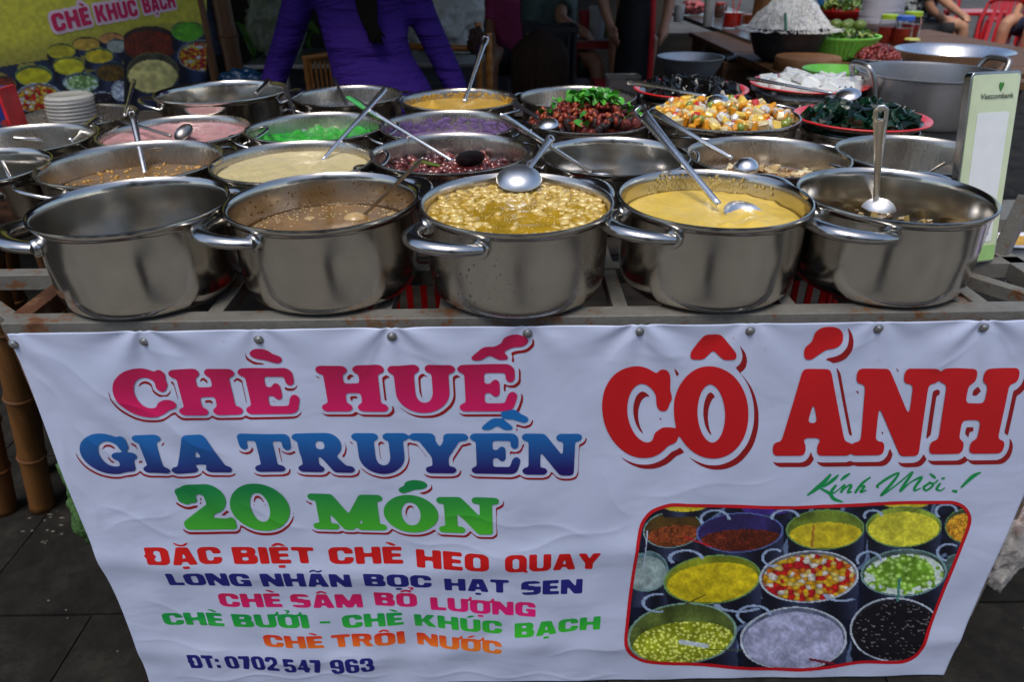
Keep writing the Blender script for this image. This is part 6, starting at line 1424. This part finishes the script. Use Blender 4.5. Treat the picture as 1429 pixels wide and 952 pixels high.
# clear tub left of the black jelly
zt3 = .98; p = Vector((.40, 1.56, TZ)); 
t = thing('plastic_tub', (p.x, p.y, TZ), 'clear plastic tub behind the heap of red dates', 'tub'); build('wall', MB().lathe((p.x, p.y, TZ), [(0, 0), (.045, 0), (.050, .006), (.058, .105), (.062, .108), (.062, .112), (.056, .11), (.048, .01), (0, .006)], 4, rot=.8, sx=1.3), M('tub_clear', (.10, .10, .10, 1), .15, var=.05, alpha=.4), t, bevel=.01)

# ================================================================== RIGHT BACKGROUND STALL
t2z = .84; c0 = PZ(1075, 110, t2z); stl = thing('food_stall_table', (2.0, 3.1, 0), 'wooden food stall table carrying noodles, baskets and jars', 'table')
m_wood = M('brown_wood', srgb(96, 66, 38), .6, var=.3, scale=8, stretch=(.4, 3, 3), bmp=.2)
for k in range(9): build('plank', MB().box((1.28, 2.42+k*.21, t2z-.03), (2.95, 2.42+k*.21+.205, t2z+RNG.uniform(-.001, .001))), m_wood, stl, smooth=False)
for x in (1.33, 2.9):
    for y in (2.5, 4.2): build('leg', MB().tube([(x, y, 0), (x, y, t2z-.03)], .045), m_bamd, stl)
on2 = lambda px, py: PZ(px, py, t2z+.002)
wpx = lambda p, n: n/970.6*(p-CAM).dot(FW)
# big pot on the stall
sz = 1.02; sc = (1.325, 1.345); SR = .212; hs = sz-TZ
sp = thing('stock_pot', (sc[0], sc[1], TZ), 'large dull grey pot with two upright loop handles behind the green jelly', 'pot'); m_alu = steel('dull_aluminium', (.42, .41, .40, 1), .42, dirt=.2)
build('body', MB().lathe((sc[0], sc[1], TZ), [(0, 0), (SR*.9, 0), (SR*.95, .006), (SR*.965, .02), (SR*.975, hs-.005), (SR, hs-.002), (SR, hs+.002), (SR*.97, hs+.002), (SR*.955, hs-.006), (SR*.945, .02), (SR*.9, .01), (0, .006)], 72), m_alu, sp)
for a in (190, 12):
    a = math.radians(a); n_ = Vector((math.cos(a), math.sin(a), 0)); tg = Vector((-n_.y, n_.x, 0)); o_ = Vector((sc[0], sc[1], sz))
    P = [o_+n_*(SR*.99)+tg*.055-Vector((0, 0, .07)), o_+n_*(SR+.01)+tg*.055-Vector((0, 0, .02)), o_+n_*(SR+.03)+tg*.045+Vector((0, 0, .022)), o_+n_*(SR+.035)+tg*.02+Vector((0, 0, .030)), o_+n_*(SR+.035)-tg*.02+Vector((0, 0, .030)), o_+n_*(SR+.03)-tg*.045+Vector((0, 0, .022)), o_+n_*(SR+.01)-tg*.055-Vector((0, 0, .02)), o_+n_*(SR*.99)-tg*.055-Vector((0, 0, .07))]
    build('handle', MB().tube(smooth_path(P, 4), .009, 10), m_alu, sp, sharp=False)
ist = thing('iron_stand', (sc[0], sc[1], 0), 'iron stand under the large dull grey pot', 'stand'); build('top', MB().box((sc[0]-.18, sc[1]-.18, TZ-.03), (sc[0]+.2, sc[1]+.2, TZ-.001)), m_rail, ist, smooth=False)
for sx in (-1, 1):
    for sy in (-1, 1): build('leg', MB().beam((sc[0]+sx*.16, sc[1]+sy*.16, 0), (sc[0]+sx*.16, sc[1]+sy*.16, TZ-.03), .03, .03, up=Vector((0, 1, 0))), m_rail, ist)
# steel basin
bz = t2z+.10; bc = PZ(1331, 70, bz); br_ = wpx(bc, 75)
t = thing('steel_basin', (bc.x, bc.y, t2z), 'shiny steel basin behind the large grey pot', 'basin'); build('bowl', MB().lathe((bc.x, bc.y, t2z+.003), [(0, 0), (br_*.62, 0), (br_*.72, .008), (br_*.90, .085), (br_*.99, .097), (br_, .1), (br_*.985, .102), (br_*.88, .088), (br_*.70, .012), (br_*.6, .004), (0, .004)], 64), m_spoon, t)
t_b = thing('low_stand', (bc.x, bc.y, 0), 'small wooden stand under the shiny steel basin', 'stand'); build('top', MB().box((bc.x-.25, bc.y-.25, t2z-.03), (bc.x+.25, bc.y+.12, t2z)), m_wood, t_b, smooth=False)
for sx in (-1, 1):
    for sy in (-1, .3): build('leg', MB().beam((bc.x+sx*.2, bc.y+sy*.2, 0), (bc.x+sx*.2, bc.y+sy*.2, t2z-.03), .04, .04, up=Vector((0, 1, 0))), m_wood, t_b)
# noodle pot
nz = 1.0; nc = PZ(1101, 37, nz); nr = wpx(nc, 57)
t = thing('noodle_pot', (nc.x, nc.y, t2z), 'dark pot under the mound of white noodles', 'pot'); build('body', MB().lathe((nc.x, nc.y, t2z+.001), [(0, 0), (nr*.5, 0), (nr*.72, .03), (nr*.84, .09), (nr*.92, nz-t2z-.015), (nr*1.0, nz-t2z-.006), (nr, nz-t2z), (nr*.9, nz-t2z-.012), (nr*.8, .08), (0, .02)], 48), M('soot_black', (.03, .028, .028, 1), .45, var=.3), t)
t = thing('rice_noodles', (nc.x, nc.y, nz-.02), 'heaped mound of white rice noodles in a dark pot', 'noodles'); m_noo = M('rice_noodle', (.82, .80, .75, 1), .35, var=.08, sss=.2, coat=.2)
hgt = .165
def nzf(dx, dy): q = min(1, math.hypot(dx, dy)/nr); return hgt*(max(0, 1-q**1.9))*(1+.45*fbm((dx*9, dy*9, 3)))*.95
mb = MB(); vs = []; fs = []; rg, sg_ = 22, 48
for i in range(rg+1):
    for k in range(sg_): a = 2*math.pi*k/sg_; q = max(.001, i/rg)*nr*.95; dx, dy = q*math.cos(a), q*math.sin(a); vs.append((nc.x+dx, nc.y+dy, nz-.012+nzf(dx, dy)))
for i in range(rg):
    for k in range(sg_): k2 = (k+1) % sg_; fs.append((i*sg_+k, (i+1)*sg_+k, (i+1)*sg_+k2, i*sg_+k2))
build('mound', mb.add(vs, fs), m_noo, t, sharp=False)
nb_ = MB()
for k in range(1000):
    x, y = rnd_in((0, 0), nr*.9); a = RNG.uniform(0, 6.28); P = []
    for i in range(6): P.append(Vector((nc.x+x, nc.y+y, nz-.010+nzf(x, y)+RNG.uniform(-.002, .006)))); a += RNG.normal(0, .6); x += .02*math.cos(a); y += .02*math.sin(a)
    nb_.tube(P, .0020, 5)
tag(build('noodle_strands', nb_, m_noo, t, sharp=False), kind='stuff')
p = PZ(1097, 38, nz+.02); tag(build('green_straw', MB().tube([PD(1097, 42, (nc-CAM).dot(FW)-nr*.8), PD(1096, 18, (nc-CAM).dot(FW)-nr*.75)], .006), M('straw_green', srgb(20, 120, 90), .4)), 'thin green stick in front of the white noodles', 'stick')
# white topped tray behind the noodles
p = on2(1130, 40)+Vector((.05, .35, 0)); rr = wpx(p, 36); t = thing('meat_tray', (p.x, p.y, t2z), 'white rimmed tray of reddish meat behind the noodles', 'tray'); build('dish', MB().lathe((p.x, p.y, 1.06), [(0, 0), (rr*.7, 0), (rr, .05), (rr*1.02, .055), (rr*.98, .055), (rr*.7, .006), (0, .005)], 36), M('white_enamel', (.6, .6, .58, 1), .35), t); build('pedestal', MB().lathe((p.x, p.y, t2z), [(rr*.6, 0), (rr*.5, .22), (0, .221)], 24), M('white_enamel'), t)
mc = ico(.03, 2, M('red_meat', srgb(130, 50, 34), .4, var=.4, bmp=.4), 'meat_piece', (1.5, 1, .8), 0, .12)
for k in range(26): x, y = rnd_in((p.x, p.y), rr*.75); piece('meat_piece', mc, t, (x, y, 1.09+RNG.uniform(0, .03)), rrot(.5), RNG.uniform(.8, 1.2))
# baskets
m_gb = M('green_basket', srgb(150, 240, 92), .35, var=.1); m_rb = M('red_basket', srgb(170, 26, 24), .35, var=.1)
def basket(c, R, h, z, label, mat, name='plastic_basket', holes=True):
    t = thing(name, (c.x, c.y, z), label, 'basket'); x, y = c.x, c.y
    build('base', MB().lathe((x, y, z), [(0, 0), (R*.66, 0), (R*.70, .006), (R*.69, .012), (0, .008)], 48), mat, t); build('rim', MB().lathe((x, y, z), [(R*.93, h-.022), (R*.98, h-.012), (R, h-.004), (R, h), (R*.95, h), (R*.92, h-.02)], 48), mat, t)
    n = 44 if holes else 0
    for k in range(n):
        a = 2*math.pi*k/n; p = Vector((x+R*.69*math.cos(a), y+R*.69*math.sin(a), z+.006)); q = Vector((x+R*.94*math.cos(a), y+R*.94*math.sin(a), z+h-.018)); build('rib', MB().beam(p, q, R*.09, .004, up=Vector((math.cos(a), math.sin(a), .2))), mat, t, smooth=False)
    build('inner_wall', MB().lathe((x, y, z), [(R*.665, .006), (R*.905, h-.012), (R*.895, h-.012), (R*.655, .008)], 48), mat, t)
    build('band', MB().lathe((x, y, z), [(R*.80, h*.45), (R*.825, h*.53), (R*.815, h*.53), (R*.79, h*.45)], 48), mat, t)
    return t
gz1 = t2z+.002; gc = PZ(1173, 48, gz1+.11); gR = wpx(gc, 53); basket(gc, gR, .11, gz1, 'light green basket with limes and herbs', m_gb)
hb_ = [leafmesh('herb_leaf', .05, .02, M('herb_%d' % k, srgb(*cc), .45, var=.25), .3, k) for k, cc in enumerate([(92, 130, 50), (60, 96, 36), (150, 160, 90)])]
t = thing('herbs', (gc.x, gc.y, gz1+.04), 'chopped green herbs and sprouts in the light green basket', 'vegetables')
for k in range(170): x, y = rnd_in((gc.x+.02, gc.y), gR*.82); q = math.hypot(x-gc.x, y-gc.y)/gR; piece('herb_leaf', hb_[k % 3], t, (x, y, gz1+.085+.04*(1-q*q)+RNG.uniform(0, .015)), rrot(1), RNG.uniform(.7, 1.3))
lm = ico(.032, 3, M('lime_skin', srgb(96, 116, 44), .4, var=.2, bmp=.2, bscale=200), 'lime', (1, 1, .92))
for k, (dx, dy) in enumerate(((.03, .02), (.105, .03), (.065, .075), (.0, .08))):
    o = bpy.data.objects.new('lime', lm); COL.objects.link(o); o.location = (gc.x+dx, gc.y+dy, gz1+.150); tag(o, ['left front lime on the herbs in the green basket', 'right front lime on the herbs in the green basket', 'rear lime between the two front limes', 'leftmost rear lime in the green basket'][k], 'lime', 'limes in the basket')
q = PZ(1160, 62, gz1+.05); bag((q.x-.01, q.y-.10, gz1+.058), (.12, .06, .065), 'crumpled clear bag leaning on the green basket', plastic('white_film', (.6, .62, .6, 1), .6), 51, .5, neck=False)
rz1 = .90; rc = on2(1180, 40)+Vector((0, .1, 0)); rR = wpx(rc, 33); basket(rc, rR, .06, rz1, 'red basket of bean sprouts and greens', m_rb, holes=True); tb = thing('wooden_box', (rc.x, rc.y, t2z), 'wooden box under the red basket', 'box'); build('carcass', MB().box((rc.x-.13, rc.y-.12, t2z+.002), (rc.x+.13, rc.y+.12, rz1-.001)), m_wood, tb, bevel=.003)
t = thing('greens', (rc.x, rc.y, rz1+.03), 'heap of green sprouts in the red basket', 'vegetables')
for k in range(190): x, y = rnd_in((rc.x, rc.y), rR*.9); q = math.hypot(x-rc.x, y-rc.y)/rR; piece('herb_leaf', hb_[k % 3], t, (x, y, rz1+.05+.12*(1-q*q)*RNG.uniform(.6, 1)), rrot(1.4), RNG.uniform(.8, 1.5))
# stack of bowls
kc = on2(1222, 48); kR = wpx(kc, 27); m_bw = M('bowl_white', (.5, .49, .55, 1), .3, var=.06); m_bp = M('bowl_purple', srgb(128, 100, 190), .3)
bm_ = MB().lathe((0, 0, 0), [(0, 0), (kR*.6, 0), (kR*.62, .008), (kR*.86, .034), (kR*1.0, .056), (kR*.985, .057), (kR*.83, .036), (kR*.58, .012), (0, .008)], 36).mesh('bowl'); bm_.materials.append(m_bw)
for k in range(15):
    z = t2z+.03+k*.0135
    if k < 14: o = bpy.data.objects.new('bowl', bm_); COL.objects.link(o); o.location = (kc.x+RNG.uniform(-.003, .003), kc.y+RNG.uniform(-.003, .003), z); tag(o, 'lowest grey white bowl of the tall stack by the jars' if k == 0 else '%s grey white bowl from the bottom of the tall stack by the jars' % ORD[k], 'bowl', 'stacked bowls')
    else:
        t = thing('bowl', (kc.x, kc.y, z), 'topmost bowl of the stack with a purple inside', 'bowl', 'stacked bowls'); build('shell', MB().lathe((kc.x, kc.y, z), [(0, 0), (kR*.6, 0), (kR*.62, .008), (kR*.86, .034), (kR*1.0, .056)], 36), m_bw, t); build('lining', MB().lathe((kc.x, kc.y, z), [(kR*1.0, .0565), (kR*.985, .057), (kR*.83, .036), (kR*.58, .012), (0, .008)], 36), m_bp, t)
t = thing('wooden_block', (kc.x, kc.y, t2z), 'low wooden block under the stack of bowls', 'block'); build('slab', MB().box((kc.x-.1, kc.y-.1, t2z+.002), (kc.x+.1, kc.y+.1, t2z+.029)), m_wood, t, bevel=.003)
# sauce jars
m_lg = M('lid_green', srgb(150, 180, 40), .35); m_lb = M('lid_blue', srgb(50, 90, 180), .35)
for px, py, lid, lb in ((1234, 60, m_lg, 'chilli sauce jar with a green lid nearest the bowls'), (1255, 62, m_lb, 'chilli sauce jar with a blue lid'), (1266, 56, m_lg, 'chilli sauce jar with a green lid behind the blue one')):
    p = on2(px, py); jar(p, wpx(p, 12.5), wpx(p, 37), lb, m_glass, lid, m_chil, group='jars of chilli sauce')
p = on2(1270, 66); jar(p, .045, .05, 'low jar with a pale yellow lid beside the basin', m_glass, M('lid_yellow', srgb(190, 190, 90), .4), m_chil)
# minced meat
p = PZ(1224, 78, t2z+.03); rr = wpx(p, 36); t = thing('meat_plate', (p.x, p.y, t2z), 'steel plate of dark red minced meat', 'plate'); build('dish', MB().lathe((p.x, p.y, t2z+.002), [(0, 0), (rr*.7, 0), (rr, .022), (rr*.98, .024), (rr*.68, .004), (0, .004)], 40), st_in, t)
t = thing('minced_meat', (p.x, p.y, t2z+.02), 'heap of dark red minced meat on a steel plate', 'meat'); surface('mound', (p.x, p.y), t2z+.02, rr*.8, M('minced_red', srgb(104, 30, 30), .35, var=.5, scale=60, bmp=.6), None, None, amp=.012, sc=30, mound=.055, parent=t)
mm = [ico(.012, 1, M('mince_%d' % k, srgb(*cc), .35, var=.3), 'meat_crumb', (1.3, 1, .8), jag=.2, seed=k) for k, cc in enumerate([(120, 36, 34), (90, 26, 28), (140, 56, 50)])]
for k in range(140): x, y = rnd_in((p.x, p.y), rr*.78); q = math.hypot(x-p.x, y-p.y)/(rr*.8); piece('meat_crumb', mm[k % 3], t, (x, y, t2z+.024+.055*(1-q*q)), rrot(), RNG.uniform(.7, 1.3))
# chopping board and plastic bowl
p = PZ(1128, 78, .90); rr = wpx(p, 44); t = thing('chopping_block', (p.x, p.y, .86), 'round wooden chopping block before the green basket', 'chopping board'); build('slab', MB().lathe((p.x, p.y, .845), [(0, 0), (rr*.97, 0), (rr, .008), (rr, .048), (rr*.97, .055), (0, .055)], 40), M('end_grain', srgb(140, 96, 58), .6, var=.25, scale=12, bmp=.2), t)
t = thing('wooden_stand', (p.x, p.y, 0), 'dark wooden stand with yellow sides under the chopping block', 'stand'); build('top', MB().box((p.x-rr, p.y-rr, .81), (p.x+rr, p.y+rr, .843)), m_wood, t, smooth=False)
for sx in (-1, 1):
    for sy in (-1, 1): build('leg', MB().beam((p.x+sx*rr*.85, p.y+sy*rr*.85, 0), (p.x+sx*rr*.85, p.y+sy*rr*.85, .81), .04, .04, up=Vector((0, 1, 0))), m_wood, t)
build('side_panel', MB().box((p.x-rr*.75, p.y-rr*.9, .60), (p.x+rr*.75, p.y-rr*.87, .80)), M('yellow_panel', srgb(150, 120, 40), .5), t, smooth=False)
gz2 = .955; p = PZ(1168, 96, gz2); rr = wpx(p, 46); t = thing('plastic_bowl', (p.x, p.y, gz2-.08), 'light green plastic bowl behind the white jelly', 'bowl'); build('shell', MB().lathe((p.x, p.y, gz2-.08), [(0, 0), (rr*.6, 0), (rr*.75, .02), (rr*.9, .06), (rr*1.0, .078), (rr, .082), (rr*.97, .082), (rr*.87, .062), (rr*.72, .025), (rr*.58, .006), (0, .005)], 56), m_gb, t)
build('label_mark', MB().box((p.x-.03, p.y-.01, gz2-.0735), (p.x+.03, p.y+.01, gz2-.0725)), m_blackp, t, smooth=False)
t = thing('wooden_trestle', (p.x, p.y, 0), 'dark trestle under the light green bowl', 'stand'); build('top', MB().box((p.x-.16, p.y-.14, gz2-.11), (p.x+.16, p.y+.14, gz2-.081)), m_wood, t, smooth=False)
for sx in (-1, 1):
    for sy in (-1, 1): build('leg', MB().beam((p.x+sx*.14, p.y+sy*.12, 0), (p.x+sx*.14, p.y+sy*.12, gz2-.11), .035, .035, up=Vector((0, 1, 0))), m_wood, t)
# banana leaf rolls by the chopping block
p = PZ(1108, 62, .90)
rm = MB().tube([(-.10, 0, 0), (-.05, 0, .006), (.05, 0, .006), (.10, 0, 0)], [.010, .019, .019, .010], 12).mesh('roll'); rm.materials.append(M('leaf_roll', srgb(84, 46, 32), .5, var=.4, scale=30))
t = thing('wrapped_rolls', (p.x, p.y, t2z), 'pile of brown wrapped rolls beside the chopping block', 'food')
for k in range(7): piece('roll', rm, t, (p.x-.06+.035*k*.7, p.y+.02*math.sin(k), t2z+.022+.03*(k % 3)), (0, -.5, 1.2+.1*k))
# bamboo pillar behind the noodles
p = PD(1062, 30, 4.7); bamboo((p.x, p.y, 0), (p.x+.02, p.y, 2.6), .075, 'thick brown bamboo pillar behind the noodle pot', m_bamd, 6)
p = PD(1180, 4, 5.4); t = thing('blue_drum', (p.x, p.y, 0), 'blue plastic drum far behind the white noodles', 'drum'); build('barrel', MB().lathe((p.x-.03, p.y, 0), [(0, 0), (.2, 0), (.22, .03), (.22, .4), (.235, .42), (.22, .44), (.22, .85), (.2, .9), (.15, 1.25), (0, 1.26)], 32), M('drum_blue', srgb(40, 90, 140), .4, var=.2), t)
# ---- red plastic chairs and tables at the right
CG = 'red plastic chairs and tables at the right'
m_rpl = M('bright_red_plastic', srgb(180, 18, 26), .3, var=.1, coat=.2)
def pchair(c, ang, label):
    x, y = c; t = thing('plastic_chair', (x, y, 0), label, 'chair', CG); R = Matrix.Rotation(ang, 3, 'Z'); T = lambda a, b, h: Vector((x, y, 0))+R@Vector((a, b, h))
    build('seat', MB().prism([T(-.21, -.21, .43), T(.21, -.21, .43), T(.19, .2, .41), T(-.19, .2, .41)], .03, (0, 0, 1)), m_rpl, t, bevel=.008)
    for sx in (-1, 1):
        build('leg', MB().beam(T(sx*.23, -.22, 0), T(sx*.19, -.19, .41), .045, .03, up=R@Vector((0, 1, 0))), m_rpl, t); build('leg', MB().beam(T(sx*.22, .27, 0), T(sx*.18, .2, .41), .045, .03, up=R@Vector((0, 1, 0))), m_rpl, t)
        build('back_post', MB().tube([T(sx*.19, .2, .41), T(sx*.205, .25, .62), T(sx*.17, .30, .80)], [.02, .02, .018], 10), m_rpl, t)
    build('top_rail', MB().tube([T(-.17, .30, .80), T(-.10, .315, .845), T(.10, .315, .845), T(.17, .30, .80)], [.02, .026, .026, .02], 10), m_rpl, t, sharp=False)
    for k in range(4): build('back_slat', MB().beam(T(-.105+.07*k, .215, .42), T(-.09+.06*k, .31, .83), .035, .012, up=R@Vector((0, 1, 0))), m_rpl, t)
    return t
p = PZ(1392, 62, .43); pchair((p.x, p.y), -.5, 'bright red plastic chair nearest the right edge'); p = PZ(1425, 30, .43); pchair((p.x+.1, p.y+.5), -.6, 'red plastic chair half cut off at the top right')
p = PZ(1362, 14, .68); tt_ = thing('plastic_table', (p.x, p.y, 0), 'square red plastic table beside the seated man', 'table', CG)
build('top', MB().box((p.x-.24, p.y-.24, .645), (p.x+.24, p.y+.24, .68)), m_rpl, tt_, bevel=.006)
for sx in (-1, 1):
    for sy in (-1, 1): build('leg', MB().beam((p.x+sx*.26, p.y+sy*.25, 0), (p.x+sx*.21, p.y+sy*.2, .645), .06, .03, up=Vector((0, 1, 0))), m_rpl, tt_)
p = PZ(1340, 0, .43); pchair((p.x+.3, p.y+.9), 2.6, 'red plastic chair behind the square red table')
q = Vector(tuple(hipm)); stool((q.x, q.y), .49, .19, 'red plastic stool under the man in the patterned shirt', m_redp)

# ---------------------------------------------------------------- crumbs and scraps on the paving
lit = MB()
for k in range(110):
    x, y = RNG.uniform(-2.2, -.8), RNG.uniform(-.3, 1.4)
    if k % 5 == 0: x = RNG.uniform(.95, 1.8)
    r = RNG.uniform(.001, .0045); lit.ell((x, y, .001), r*RNG.uniform(.8, 2.2), r, r*.35, 6, 4)
for k in range(14):
    q = PZ(30+RNG.uniform(0, 75), 715+RNG.uniform(0, 45), 0); lit.ell((q.x, q.y, .002), RNG.uniform(.003, .009), .003, .002, 6, 4)
tag(build('ground_scraps', lit, M('pale_scraps', (.10, .09, .07, 1), .8, var=.6)), 'pale crumbs and scraps scattered over the paving', kind='stuff')

# brown clutter under the dark table
p = PD(1048, 95, 4.0); t = thing('wooden_cupboard', (p.x, p.y, 0), 'low brown wooden cupboard under the noodle pot', 'cupboard')
build('carcass', MB().box((p.x-.16, p.y, .02), (p.x+.18, p.y+.3, .78)), m_wood, t, bevel=.004)
for k in range(2): build('door', MB().box((p.x-.15+k*.165, p.y-.012, .06), (p.x+.005+k*.165, p.y-.001, .74)), M('door_brown', srgb(74, 46, 26), .5, var=.3), t, bevel=.003)
p = PD(1018, 104, 3.7); bag((p.x, p.y, .30), (.13, .10, .30), 'pale sack standing behind the wok burner', plastic('sack_film', (.32, .30, .26, 1), 1, .5), 61, .2, name='sack', cat='sack')
p = PD(1000, 60, 4.9); t = thing('wooden_bench', (p.x, p.y, 0), 'dark wooden bench in the shade behind the wok', 'bench'); build('seat', MB().box((p.x-.5, p.y, .40), (p.x+.5, p.y+.28, .44)), m_board, t, bevel=.004); build('back_board', MB().box((p.x-.5, p.y+.29, .5), (p.x+.5, p.y+.32, .80)), m_board, t, bevel=.004)
for sx in (-.45, .45):
    for y_ in (.03, .305): build('leg', MB().beam((p.x+sx, p.y+y_, 0), (p.x+sx, p.y+y_, .40 if y_ < .1 else .79), .04, .03, up=Vector((0, 1, 0))), m_board, t)
